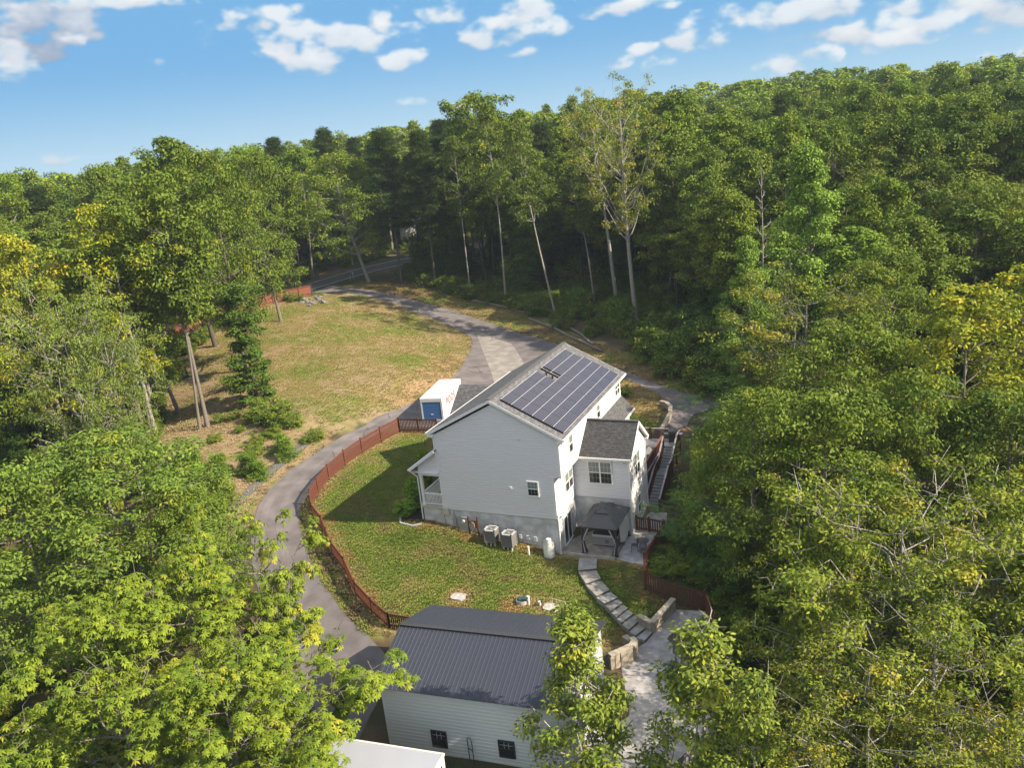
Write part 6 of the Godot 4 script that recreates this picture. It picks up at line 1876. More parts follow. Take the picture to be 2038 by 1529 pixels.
func named_trees() -> void:
	T(["tulip0", "tulip_tree", "tallest tree in view, straight grey trunk and thin yellowing top behind the driveway", 0.4, -54.8, 32.2, 4.7, "light", 2, 0, 0])
	T(["tulip1", "tulip_tree", "tall thin crowned tree with curved pale trunk left of the tallest tree", -5.5, -66.3, 30.9, 4.3, "light", 2, -0.085, 0.02])
	T(["gangly0", "leaning_tree", "grey tree leaning left with a forked bare trunk behind the driveway", -10.0, -69.4, 20.5, 3.4, "mid", 2, -0.16, 0.05])
	T(["gangly0", "slender_tree", "slender pale trunked tree with a small high crown at the wood edge", -13.2, -61.0, 28.0, 3.4, "mid", 2, -0.1, 0.02])
	T(["gangly0", "slender_tree", "slender straight trunked tree nearest the short fallen log", -24.1, -67.9, 30.1, 3.6, "mid", 2, -0.04, 0.0])
	T(["gangly0", "slender_tree", "slender dark trunked tree at the wood edge above the driveway", -31.6, -70.8, 25.1, 3.2, "dark", 2, 0, 0])
	T(["oak1", "big_oak", "broad leaning oak with a thick pale trunk beside the driveway entrance", -51.8, -72.2, 22.6, 8.0, "light", 2, -0.13, 0.03])
	T(["pine0", "pine_tree", "dark shaggy pine standing right of the leaning oak", -45.5, -72.6, 25.3, 4.6, "mid", 0, 0, 0])
	T(["pine1", "pine_tree", "tall thin pine with bare lower trunk near the neighbouring house", -38.5, -71.9, 25.3, 4.0, "mid", 0, 0, 0])
	T(["wood2", "oak_tree", "dense dark oak behind the slender trees by the driveway", -31.9, -81.5, 31.1, 6.5, "mid", 0, 0, 0])
	T(["wood0", "oak_tree", "tall full crowned oak behind the tallest tree", -0.1, -82.3, 29.3, 6.0, "mid", 1, 0, 0])
	T(["wood4", "oak_tree", "dark full crowned oak standing at the middle of the wood edge", -23.7, -78.8, 28.0, 5.5, "dark", 1, 0, 0])
	T(["gangly0", "twin_trunk_tree", "left of two close trunks on the bare soil by the sloping lawn", -35.0, -12.2, 23.4, 3.3, "mid", 1, -0.05, 0])
	T(["wood2", "twin_trunk_tree", "right of two close trunks on the bare soil by the sloping lawn", -34.6, -13.0, 25.6, 4.2, "mid", 1, 0.01, -0.02])
	T(["gangly0", "oak_tree", "oak with a bare dark trunk left of the twin trunks on the bare soil", -44.8, -19.0, 23.1, 4.6, "mid", 1, -0.04, -0.03])
	T(["wood2", "oak_tree", "spreading oak whose pale trunk stands at the edge of the bare soil", -41.3, -11.7, 21.4, 5.6, "mid", 1, 0, 0])
	T(["wood2", "oak_tree", "shorter oak with a pale trunk just left of the bare soil", -46.3, -14.8, 19.8, 4.6, "mid", 1, 0, 0])
	T(["ivy0", "ivy_tree", "leafy column of a tree wrapped in climbing leaves on the lawn edge", -32.5, -18.6, 13.4, 2.2, "mid", 0, 0, 0])
	T(["oak2", "oak_tree", "tall oak rising over the leafy column tree and red board fence", -42.0, -27.9, 26.4, 6.2, "mid", 0, 0, 0])
	T(["wood3", "oak_tree", "tall leafy oak between the red board fence and the twin trunks", -54.6, -36.6, 27.9, 6.0, "mid", 0, 0, 0])
	T(["oak1", "oak_tree", "grey green oak overhanging the red board fence end", -50.2, -45.7, 24.1, 6.0, "mid", 1, 0, 0])
	T(["gold0", "gold_tree", "yellowing tree with an orange tinted top above the left wood", -38.3, -9.6, 24.0, 4.8, "yellow", 2, 0, 0])
	T(["fine0", "fine_leaved_tree", "pale olive fine leaved tree left of the bare soil", -31.4, 2.6, 21.0, 5.0, "pale", 2, 0, 0])
	T(["fine0", "fine_leaved_tree", "second pale fine leaved tree with grey twigs at the left edge", -29.8, 0.5, 17.3, 3.6, "pale", 2, 0, 0])
	T(["gold0", "gold_tree", "yellow green tree at the left edge below the dark wood", -44.1, -4.0, 24.0, 5.0, "light", 1, 0, 0])
	T(["oak0", "oak_tree", "yellow green oak at the left edge of the view above the pale trees", -55.0, -8.7, 26.3, 5.0, "olive", 1, 0, 0])
	T(["snag0", "dead_tree", "bare grey dead tree at the far left edge", -61.8, -9.0, 8.1, 1.7, "mid", 2, 0, 0])
	T(["oak2", "oak_tree", "broad grey green oak covering the lower left of the view", -15.2, 13.8, 14.7, 6.6, "blue", 1, 0, 0])
	T(["oak0", "oak_tree", "grey green oak at the left edge below the dead tree", -17.7, 18.4, 15.3, 5.4, "blue", 1, 0, 0])
	T(["oak1", "oak_tree", "smaller grey green oak beside the lower driveway and gravel ditch", -10.5, 12.9, 10.6, 3.6, "mid", 1, 0, 0])
	T(["rosette0", "chestnut_oak", "large near tree with drooping leaf whorls left of the garage", -1.3, 21.9, 12.7, 4.7, "light", 1, 0, 0])
	T(["rosette_open0", "chestnut_oak", "near tree with leaf whorls reaching over the lower driveway", -0.7, 18.2, 12.4, 3.3, "light", 1, 0, 0])
	T(["rosette2", "chestnut_oak", "near tree with leaf whorls at the bottom left corner of the view", -2.8, 26.0, 13.0, 4.6, "light", 1, 0, 0])
	T(["rosette1", "chestnut_oak", "near leafy tree at the bottom edge left of the camper", 3.6, 26.1, 10.6, 4.2, "light", 1, 0, 0])
	T(["rosette_open0", "chestnut_oak", "low near tree with leaf whorls spreading over the camper roof", 3.8, 23.2, 9.5, 5.0, "light", 1, 0.06, 0.0])
	T(["spire0", "young_poplar", "pointed light green young tree in front of the garage end", 16.8, 18.9, 10.3, 2.7, "light", 2, 0, 0])
	T(["spire1", "young_poplar", "pointed light green young tree in front of the lower pad", 22.0, 17.9, 10.8, 3.0, "light", 2, 0, 0])
	T(["spire0", "young_poplar", "lower light green young tree at the bottom edge right of the pad", 24.2, 19.4, 10.4, 2.3, "light", 2, 0, 0])
	T(["cone0", "poplar_tree", "tall pointed light green poplar right of the driveway wood", 21.9, -36.7, 24.6, 5.8, "lime", 1, 0, 0])
	T(["cone0", "poplar_tree", "short light green poplar left of the tall pointed poplar", 17.5, -30.0, 16.3, 3.6, "lime", 1, 0, 0])
	T(["snag0", "dead_tree", "bare dead tree with grey forks left of the tall pointed poplar", 17.5, -41.1, 22.5, 2.4, "mid", 2, 0, 0])
	T(["limby0", "olive_tree", "dense olive tinted tree below the tall pointed poplar", 23.8, -20.7, 16.0, 6.4, "olive", 1, 0, 0])
	T(["oak0", "oak_tree", "round green oak right of the olive tinted tree", 29.4, -30.4, 17.7, 6.0, "mid", 1, 0, 0])
	T(["fine0", "fine_leaved_tree", "brownish fine leaved tree on the right hand slope", 28.6, -61.0, 22.7, 7.0, "olive", 1, 0, 0])
	T(["fine0", "fine_leaved_tree", "brownish fine leaved tree at the right edge of the slope", 39.7, -56.7, 20.5, 7.0, "olive", 1, 0, 0])
	T(["wood1", "oak_tree", "dark oak behind the brownish trees on the right slope", 35.0, -68.7, 19.7, 6.5, "mid", 0, 0, 0])
	T(["gold0", "gold_tree", "rounded yellow tree at the right edge of the view", 33.7, -13.9, 20.2, 5.2, "yellow", 1, 0, 0])
	T(["gold0", "gold_tree", "second yellow tree behind the rounded one at the right edge", 38.5, -22.8, 20.0, 5.0, "yellow", 1, 0, 0])
	T(["oak1", "oak_tree", "green oak in the middle of the right hand trees", 27.3, -10.6, 18.0, 5.8, "mid", 1, 0, 0])
	T(["oak2", "oak_tree", "light green oak right of the deck stair and feathery trees", 21.7, -2.5, 14.3, 4.6, "mid", 1, 0, 0])
	T(["oak0", "oak_tree", "green oak with a dark gap below it right of the house", 26.1, -1.4, 16.8, 5.6, "mid", 1, 0, 0])
	T(["oak1", "oak_tree", "dark green oak at the right edge below the yellow trees", 35.1, -4.0, 17.4, 5.6, "dark", 1, 0, 0])
	T(["oak2", "oak_tree", "deep green oak in the shade below the rounded yellow tree", 31.5, -4.9, 17.4, 5.0, "mid", 1, 0, 0])
	T(["limby1", "limby_tree", "yellowish tree with tangled grey limbs right of the patio fence", 25.6, 2.4, 12.8, 3.8, "light", 2, 0, 0])
	T(["limby0", "limby_tree", "large yellowish tree with tangled grey limbs at lower right", 29.6, 7.0, 15.7, 6.2, "light", 2, 0, 0])
	T(["limby1", "limby_tree", "yellowish limby tree at the right edge of the view", 34.1, 6.2, 15.4, 5.6, "light", 2, 0, 0])
	T(["oak0", "maple_tree", "bright green maple among the limby trees at lower right", 26.7, 5.8, 12.1, 3.8, "light", 1, 0, 0])
	T(["limby1", "limby_tree", "limby tree in the shade right of the lower pad", 27.5, 11.6, 10.8, 4.0, "olive", 2, 0, 0])
	T(["limby0", "limby_tree", "limby tree near the bottom right corner of the view", 31.1, 13.8, 13.2, 4.8, "light", 2, 0, 0])
	T(["limby1", "limby_tree", "low limby tree at the bottom edge right of the young poplars", 28.2, 18.0, 10.5, 3.8, "olive", 2, 0, 0])
	T(["limby0", "limby_tree", "corner tree at the very bottom right of the view", 33.5, 16.6, 11.8, 3.6, "olive", 2, 0, 0])
	T(["feather0", "locust_tree", "feathery green locust beside the deck and driveway bend", 18.3, -18.0, 6.6, 3.2, "mid", 0, 0, 0])
	T(["feather0", "locust_tree", "feathery dark locust right of the deck stair", 18.3, -11.6, 5.7, 3.0, "mid", 0, 0, 0])
	T(["feather0", "locust_tree", "feathery blue green locust overhanging the foot of the deck stair", 17.7, -4.4, 4.2, 2.8, "blue", 0, 0, 0])
	T(["feather0", "locust_tree", "low feathery locust right of the bistro set", 20.3, -1.4, 4.8, 2.6, "blue", 0, 0, 0])
	T(["oak1", "oak_tree", "small bright oak right of the feathery locusts", 19.2, -8.1, 8.9, 3.4, "light", 1, 0, 0])
	taken = [Vector2(0.4, -54.8), Vector2(-5.5, -66.3), Vector2(-10.0, -69.4), Vector2(-13.2, -61.0), Vector2(-24.1, -67.9), Vector2(-31.6, -70.8), Vector2(-51.8, -72.2), Vector2(-45.5, -72.6), Vector2(-38.5, -71.9), Vector2(-31.9, -81.5), Vector2(-0.1, -82.3), Vector2(-23.7, -78.8), Vector2(-35.0, -12.2), Vector2(-34.6, -13.0), Vector2(-44.8, -19.0), Vector2(-41.3, -11.7), Vector2(-46.3, -14.8), Vector2(-32.5, -18.6), Vector2(-42.0, -27.9), Vector2(-54.6, -36.6), Vector2(-50.2, -45.7), Vector2(-38.3, -9.6), Vector2(-31.4, 2.6), Vector2(-29.8, 0.5), Vector2(-44.1, -4.0), Vector2(-55.0, -8.7), Vector2(-61.8, -9.0), Vector2(-15.2, 13.8), Vector2(-17.7, 18.4), Vector2(-10.5, 12.9), Vector2(-1.3, 21.9), Vector2(-0.7, 18.2), Vector2(-2.8, 26.0), Vector2(3.6, 26.1), Vector2(3.8, 23.2), Vector2(16.8, 18.9), Vector2(22.0, 17.9), Vector2(24.2, 19.4), Vector2(21.9, -36.7), Vector2(17.5, -30.0), Vector2(17.5, -41.1), Vector2(23.8, -20.7), Vector2(29.4, -30.4), Vector2(28.6, -61.0), Vector2(39.7, -56.7), Vector2(35.0, -68.7), Vector2(33.7, -13.9), Vector2(38.5, -22.8), Vector2(27.3, -10.6), Vector2(21.7, -2.5), Vector2(26.1, -1.4), Vector2(35.1, -4.0), Vector2(31.5, -4.9), Vector2(25.6, 2.4), Vector2(29.6, 7.0), Vector2(34.1, 6.2), Vector2(26.7, 5.8), Vector2(27.5, 11.6), Vector2(31.1, 13.8), Vector2(28.2, 18.0), Vector2(33.5, 16.6), Vector2(18.3, -18.0), Vector2(18.3, -11.6), Vector2(17.7, -4.4), Vector2(20.3, -1.4), Vector2(19.2, -8.1)]

func bushes() -> void:
	put_tree("bush0", "shrub", "pale green shrub at the wood edge above the driveway verge, first from the left", "shrubs at the wood edge", Vector2(-40.09, -71.65), 2.4, 1.8, "mid", 0, Vector2.ZERO, "bush")
	put_tree("bush0", "shrub", "pale green shrub at the wood edge above the driveway verge, second from the left", "shrubs at the wood edge", Vector2(-35.65, -70.38), 2.6, 1.8, "mid", 0, Vector2.ZERO, "bush")
	put_tree("bush0", "shrub", "pale green shrub at the wood edge above the driveway verge, third from the left", "shrubs at the wood edge", Vector2(-31.39, -69.07), 2.2, 1.7, "light", 0, Vector2.ZERO, "bush")
	put_tree("bush0", "shrub", "pale green shrub at the wood edge above the driveway verge, fourth from the left", "shrubs at the wood edge", Vector2(-26.20, -67.39), 2.0, 1.5, "mid", 0, Vector2.ZERO, "bush")
	put_tree("bush0", "shrub", "pale green shrub at the wood edge above the driveway verge, fifth from the left", "shrubs at the wood edge", Vector2(-25.66, -71.26), 3, 1.8, "mid", 0, Vector2.ZERO, "bush")
	put_tree("bush0", "shrub", "pale green shrub at the wood edge above the driveway verge, sixth from the left", "shrubs at the wood edge", Vector2(-20.13, -65.09), 2.4, 1.6, "light", 0, Vector2.ZERO, "bush")
	put_tree("bush0", "shrub", "pale green shrub at the wood edge above the driveway verge, seventh from the left", "shrubs at the wood edge", Vector2(-16.10, -62.02), 3.5, 1.9, "mid", 0, Vector2.ZERO, "bush")
	put_tree("bush0", "shrub", "pale green shrub at the wood edge above the driveway verge, eighth from the left", "shrubs at the wood edge", Vector2(-10.39, -55.79), 1.8, 1.5, "mid", 0, Vector2.ZERO, "bush")
	put_tree("bush0", "shrub", "pale green shrub at the wood edge above the driveway verge, ninth from the left", "shrubs at the wood edge", Vector2(-9.66, -60.31), 4.5, 2.2, "pale", 0, Vector2.ZERO, "bush")
	put_tree("bush0", "shrub", "pale green shrub at the wood edge above the driveway verge, tenth from the left", "shrubs at the wood edge", Vector2(-9.66, -62.69), 2.2, 1.6, "mid", 0, Vector2.ZERO, "bush")
	put_tree("bush0", "shrub", "pale green shrub at the wood edge above the driveway verge, eleventh from the left", "shrubs at the wood edge", Vector2(-5.01, -52.51), 2.2, 1.5, "mid", 0, Vector2.ZERO, "bush")
	put_tree("bush0", "shrub", "pale green shrub at the wood edge above the driveway verge, twelfth from the left", "shrubs at the wood edge", Vector2(-5.45, -61.20), 2.5, 1.8, "mid", 0, Vector2.ZERO, "bush")
	put_tree("bush0", "shrub", "pale green shrub at the wood edge above the driveway verge, 13th from the left", "shrubs at the wood edge", Vector2(-4.21, -56.90), 3.4, 1.8, "light", 0, Vector2.ZERO, "bush")
	put_tree("bush0", "shrub", "pale green shrub at the wood edge above the driveway verge, 14th from the left", "shrubs at the wood edge", Vector2(-1.28, -52.69), 5.0, 2.0, "pale", 0, Vector2.ZERO, "bush")
	put_tree("bush0", "shrub", "pale green shrub at the wood edge above the driveway verge, 15th from the left", "shrubs at the wood edge", Vector2(-1.01, -54.18), 3, 2.0, "mid", 0, Vector2.ZERO, "bush")
	put_tree("bush0", "shrub", "pale green shrub at the wood edge above the driveway verge, 16th from the left", "shrubs at the wood edge", Vector2(3.22, -45.42), 3, 1.8, "light", 0, Vector2.ZERO, "bush")
	put_tree("bush0", "shrub", "pale green shrub at the wood edge above the driveway verge, 17th from the left", "shrubs at the wood edge", Vector2(4.45, -46.74), 4, 2.4, "mid", 0, Vector2.ZERO, "bush")
	put_tree("bush0", "shrub", "pale green shrub at the wood edge above the driveway verge, 18th from the left", "shrubs at the wood edge", Vector2(5.74, -41.26), 4.2, 2.2, "mid", 0, Vector2.ZERO, "bush")
	put_tree("bush0", "shrub", "pale green shrub at the wood edge above the driveway verge, 19th from the left", "shrubs at the wood edge", Vector2(6.47, -45.91), 5, 2.6, "mid", 0, Vector2.ZERO, "bush")
	put_tree("bush0", "shrub", "pale green shrub at the wood edge above the driveway verge, 20th from the left", "shrubs at the wood edge", Vector2(8.75, -35.46), 2.6, 1.6, "mid", 0, Vector2.ZERO, "bush")
	put_tree("bush0", "shrub", "pale green shrub at the wood edge above the driveway verge, 21th from the left", "shrubs at the wood edge", Vector2(8.86, -38.78), 4.5, 2.4, "pale", 0, Vector2.ZERO, "bush")
	put_tree("bush0", "shrub", "pale green shrub at the wood edge above the driveway verge, 22th from the left", "shrubs at the wood edge", Vector2(9.39, -43.21), 6, 2.6, "dark", 0, Vector2.ZERO, "bush")
	put_tree("bush0", "shrub", "pale green shrub at the wood edge above the driveway verge, 23th from the left", "shrubs at the wood edge", Vector2(10.35, -38.24), 5, 2.4, "mid", 0, Vector2.ZERO, "bush")
	put_tree("bush0", "shrub", "pale green shrub at the wood edge above the driveway verge, 24th from the left", "shrubs at the wood edge", Vector2(12.32, -33.40), 3.5, 2.0, "mid", 0, Vector2.ZERO, "bush")
	put_tree("bush0", "shrub", "pale green shrub at the wood edge above the driveway verge, 25th from the left", "shrubs at the wood edge", Vector2(12.39, -39.00), 6, 2.8, "mid", 0, Vector2.ZERO, "bush")
	put_tree("bush0", "shrub", "pale green shrub at the wood edge above the driveway verge, 26th from the left", "shrubs at the wood edge", Vector2(14.22, -31.20), 3, 1.8, "mid", 0, Vector2.ZERO, "bush")
	put_tree("bush0", "shrub", "pale green shrub at the wood edge above the driveway verge, 27th from the left", "shrubs at the wood edge", Vector2(14.70, -34.44), 5, 2.6, "mid", 0, Vector2.ZERO, "bush")
	put_tree("sapling0", "pine_sapling", "young pine sapling on the bare soil above the lower driveway, first from the left", "pine saplings on the bare soil", Vector2(-29.06, -3.26), 1.8, 1.1, "lime", 0, Vector2.ZERO, "bush")
	put_tree("sapling0", "pine_sapling", "young pine sapling on the bare soil above the lower driveway, second from the left", "pine saplings on the bare soil", Vector2(-27.82, -2.93), 2.4, 1.3, "lime", 0, Vector2.ZERO, "bush")
	put_tree("sapling0", "pine_sapling", "young pine sapling on the bare soil above the lower driveway, third from the left", "pine saplings on the bare soil", Vector2(-27.40, -3.78), 2.2, 1.2, "lime", 0, Vector2.ZERO, "bush")
	put_tree("sapling0", "pine_sapling", "young pine sapling on the bare soil above the lower driveway, fourth from the left", "pine saplings on the bare soil", Vector2(-24.23, -0.78), 2.4, 1.5, "lime", 0, Vector2.ZERO, "bush")
	put_tree("sapling0", "pine_sapling", "young pine sapling on the bare soil above the lower driveway, fifth from the left", "pine saplings on the bare soil", Vector2(-25.28, -2.56), 1.6, 1.0, "lime", 0, Vector2.ZERO, "bush")
	put_tree("sapling0", "pine_sapling", "young pine sapling on the bare soil above the lower driveway, sixth from the left", "pine saplings on the bare soil", Vector2(-22.52, -0.95), 1.6, 1.2, "lime", 0, Vector2.ZERO, "bush")
	put_tree("sapling0", "pine_sapling", "young pine sapling on the bare soil above the lower driveway, seventh from the left", "pine saplings on the bare soil", Vector2(-24.31, -3.30), 2.3, 1.1, "lime", 0, Vector2.ZERO, "bush")
	put_tree("sapling0", "pine_sapling", "young pine sapling on the bare soil above the lower driveway, eighth from the left", "pine saplings on the bare soil", Vector2(-24.40, -3.93), 2.0, 1.0, "lime", 0, Vector2.ZERO, "bush")
	put_tree("sapling0", "pine_sapling", "young pine sapling on the bare soil above the lower driveway, ninth from the left", "pine saplings on the bare soil", Vector2(-22.66, -4.69), 1.9, 1.0, "lime", 0, Vector2.ZERO, "bush")
	put_tree("sapling0", "pine_sapling", "young pine sapling on the bare soil above the lower driveway, tenth from the left", "pine saplings on the bare soil", Vector2(-21.56, -4.58), 2.1, 1.0, "lime", 0, Vector2.ZERO, "bush")
	put_tree("sapling0", "pine_sapling", "young pine sapling on the bare soil above the lower driveway, eleventh from the left", "pine saplings on the bare soil", Vector2(-20.72, -4.36), 1.6, 0.9, "lime", 0, Vector2.ZERO, "bush")
	put_tree("sapling0", "pine_sapling", "young pine sapling on the bare soil above the lower driveway, twelfth from the left", "pine saplings on the bare soil", Vector2(-22.27, -9.40), 1.7, 1.0, "lime", 0, Vector2.ZERO, "bush")
	put_tree("sapling0", "pine_sapling", "young pine sapling on the bare soil above the lower driveway, 13th from the left", "pine saplings on the bare soil", Vector2(-20.88, -8.52), 2.0, 1.1, "lime", 0, Vector2.ZERO, "bush")
	put_tree("bush1", "shrub", "low green shrub on the bare soil below the leafy column tree, first from the left", "shrubs on the bare soil", Vector2(-31.00, -3.99), 1.5, 0.99, "light", 0, Vector2.ZERO, "bush")
	put_tree("bush1", "shrub", "low green shrub on the bare soil below the leafy column tree, second from the left", "shrubs on the bare soil", Vector2(-22.29, 0.24), 2.2, 1.7, "light", 0, Vector2.ZERO, "bush")
	put_tree("bush1", "shrub", "low green shrub on the bare soil below the leafy column tree, third from the left", "shrubs on the bare soil", Vector2(-30.30, -9.44), 0.8, 0.8, "light", 0, Vector2.ZERO, "bush")
	put_tree("bush1", "shrub", "low green shrub on the bare soil below the leafy column tree, fourth from the left", "shrubs on the bare soil", Vector2(-33.72, -13.99), 0.9, 0.74, "light", 0, Vector2.ZERO, "bush")
	put_tree("bush1", "shrub", "low green shrub on the bare soil below the leafy column tree, fifth from the left", "shrubs on the bare soil", Vector2(-20.71, 0.47), 1.8, 1.4, "light", 0, Vector2.ZERO, "bush")
	put_tree("bush1", "shrub", "low green shrub on the bare soil below the leafy column tree, sixth from the left", "shrubs on the bare soil", Vector2(-32.41, -14.48), 0.9, 0.74, "light", 0, Vector2.ZERO, "bush")
	put_tree("bush1", "shrub", "low green shrub on the bare soil below the leafy column tree, seventh from the left", "shrubs on the bare soil", Vector2(-39.06, -23.05), 1.5, 1.6, "light", 0, Vector2.ZERO, "bush")
	put_tree("bush1", "shrub", "low green shrub on the bare soil below the leafy column tree, eighth from the left", "shrubs on the bare soil", Vector2(-28.96, -11.62), 0.68, 0.62, "light", 0, Vector2.ZERO, "bush")
	put_tree("bush1", "shrub", "low green shrub on the bare soil below the leafy column tree, ninth from the left", "shrubs on the bare soil", Vector2(-29.49, -13.81), 1.35, 0.99, "light", 0, Vector2.ZERO, "bush")
	put_tree("bush1", "shrub", "low green shrub on the bare soil below the leafy column tree, tenth from the left", "shrubs on the bare soil", Vector2(-24.37, -8.08), 1.0, 1.0, "light", 0, Vector2.ZERO, "bush")
	put_tree("bush1", "shrub", "low green shrub on the bare soil below the leafy column tree, eleventh from the left", "shrubs on the bare soil", Vector2(-25.27, -9.75), 1.05, 0.81, "light", 0, Vector2.ZERO, "bush")
	put_tree("bush1", "shrub", "low green shrub on the bare soil below the leafy column tree, twelfth from the left", "shrubs on the bare soil", Vector2(-29.61, -15.58), 1.95, 1.05, "light", 0, Vector2.ZERO, "bush")
	put_tree("bush1", "shrub", "low green shrub on the bare soil below the leafy column tree, 13th from the left", "shrubs on the bare soil", Vector2(-27.34, -13.96), 2.2, 1.8, "light", 0, Vector2.ZERO, "bush")
	put_tree("bush1", "shrub", "low green shrub on the bare soil below the leafy column tree, 14th from the left", "shrubs on the bare soil", Vector2(-24.73, -11.38), 1.0, 1.0, "light", 0, Vector2.ZERO, "bush")
	put_tree("bush1", "shrub", "low green shrub on the bare soil below the leafy column tree, 15th from the left", "shrubs on the bare soil", Vector2(-25.23, -13.25), 2.4, 1.7, "light", 0, Vector2.ZERO, "bush")
	put_tree("bush1", "shrub", "low green shrub on the bare soil below the leafy column tree, 16th from the left", "shrubs on the bare soil", Vector2(-58.59, -58.37), 1.35, 0.99, "light", 0, Vector2.ZERO, "bush")
	put_tree("bush1", "shrub", "low green shrub on the bare soil below the leafy column tree, 17th from the left", "shrubs on the bare soil", Vector2(-56.28, -57.35), 1.2, 1.24, "light", 0, Vector2.ZERO, "bush")
	put_tree("bush1", "shrub", "low green shrub on the bare soil below the leafy column tree, 18th from the left", "shrubs on the bare soil", Vector2(-23.72, -13.69), 1.5, 0.93, "light", 0, Vector2.ZERO, "bush")
	put_tree("bush1", "shrub", "low green shrub on the bare soil below the leafy column tree, 19th from the left", "shrubs on the bare soil", Vector2(-21.10, -11.75), 0.83, 0.68, "light", 0, Vector2.ZERO, "bush")
	put_tree("bush1", "shrub", "low green shrub on the bare soil below the leafy column tree, 20th from the left", "shrubs on the bare soil", Vector2(-20.50, -12.79), 1.12, 0.87, "light", 0, Vector2.ZERO, "bush")
	put_tree("bush1", "shrub", "low green shrub on the bare soil below the leafy column tree, 21th from the left", "shrubs on the bare soil", Vector2(-53.93, -60.95), 0.68, 0.56, "light", 0, Vector2.ZERO, "bush")
	put_tree("bush1", "shrub", "low green brush on the shaded ground beyond the patio fence, first from the left", "brush beyond the patio fence", Vector2(15.96, 0.38), 0.6, 0.9, "light", 0, Vector2.ZERO, "bush")
	put_tree("bush1", "shrub", "low green brush on the shaded ground beyond the patio fence, second from the left", "brush beyond the patio fence", Vector2(15.82, -1.72), 0.9, 1.2, "mid", 0, Vector2.ZERO, "bush")
	put_tree("bush1", "shrub", "low green brush on the shaded ground beyond the patio fence, third from the left", "brush beyond the patio fence", Vector2(16.88, -0.68), 1.1, 1.3, "light", 0, Vector2.ZERO, "bush")
	put_tree("bush1", "shrub", "low green brush on the shaded ground beyond the patio fence, fourth from the left", "brush beyond the patio fence", Vector2(16.63, -3.56), 1.3, 1.4, "mid", 0, Vector2.ZERO, "bush")
	put_tree("bush1", "shrub", "low green brush on the shaded ground beyond the patio fence, fifth from the left", "brush beyond the patio fence", Vector2(18.01, -0.79), 0.8, 1.2, "mid", 0, Vector2.ZERO, "bush")
	put_tree("bush1", "shrub", "low green brush on the shaded ground beyond the patio fence, sixth from the left", "brush beyond the patio fence", Vector2(18.29, -3.85), 1.4, 1.5, "mid", 0, Vector2.ZERO, "bush")
	put_tree("bush1", "shrub", "low green brush on the shaded ground beyond the patio fence, seventh from the left", "brush beyond the patio fence", Vector2(19.25, -0.13), 1.2, 1.4, "mid", 0, Vector2.ZERO, "bush")
	put_tree("bush1", "shrub", "low green brush on the shaded ground beyond the patio fence, eighth from the left", "brush beyond the patio fence", Vector2(20.45, 3.58), 0.9, 1.2, "mid", 0, Vector2.ZERO, "bush")
	put_tree("bush1", "shrub", "low green brush on the shaded ground beyond the patio fence, ninth from the left", "brush beyond the patio fence", Vector2(20.34, 0.83), 1.0, 1.3, "light", 0, Vector2.ZERO, "bush")
	put_tree("bush1", "shrub", "low green brush on the shaded ground beyond the patio fence, tenth from the left", "brush beyond the patio fence", Vector2(21.28, 5.27), 1.2, 1.4, "mid", 0, Vector2.ZERO, "bush")
	put_tree("bush1", "shrub", "low green brush on the shaded ground beyond the patio fence, eleventh from the left", "brush beyond the patio fence", Vector2(20.61, -1.72), 1.5, 1.6, "light", 0, Vector2.ZERO, "bush")
	put_tree("bush1", "shrub", "low green brush on the shaded ground beyond the patio fence, twelfth from the left", "brush beyond the patio fence", Vector2(21.38, 1.73), 1.5, 1.6, "mid", 0, Vector2.ZERO, "bush")
	put_tree("topiary0", "porch_shrub", "rounded evergreen shrub standing by the porch corner column", "", Vector2(-3.87, -2.44), 2.1, 0.75, "lime", 0, Vector2.ZERO, "bush")
	put_tree("topiary0", "porch_shrub", "low round light green shrub at the front of the porch bed", "", Vector2(-3.79, -1.02), 1.0, 0.72, "lime", 0, Vector2.ZERO, "bush")
	put_tree("topiary0", "porch_shrub", "tall pointed evergreen shrub behind the porch railing", "", Vector2(-4.69, -5.76), 2.9, 0.62, "light", 0, Vector2.ZERO, "bush")
	put_tree("bush1", "shrub", "green shrub in the lawn behind the bay roof, first from the left", "shrubs behind the house", Vector2(5.70, -28.70), 1.1, 0.8, "mid", 0, Vector2.ZERO, "bush")
	put_tree("bush1", "shrub", "green shrub in the lawn behind the bay roof, second from the left", "shrubs behind the house", Vector2(9.07, -21.13), 0.7, 0.6, "light", 0, Vector2.ZERO, "bush")

func in_view(x: float, y: float, z: float, margin: float) -> bool:
	var q: Vector3 = CAM.basis.inverse() * (Vector3(x, y, z) - CAM.origin)
	return q.z < -2.0 and absf(q.x) < -q.z * 0.64 + margin

func depth(x: float, z: float) -> float:
	return -(CAM.basis.inverse() * (Vector3(x, hgt(x, z), z) - CAM.origin)).z

var taken := []

const ORD := ["first", "second", "third", "fourth", "fifth", "sixth", "seventh", "eighth", "ninth", "tenth", "eleventh", "twelfth"]

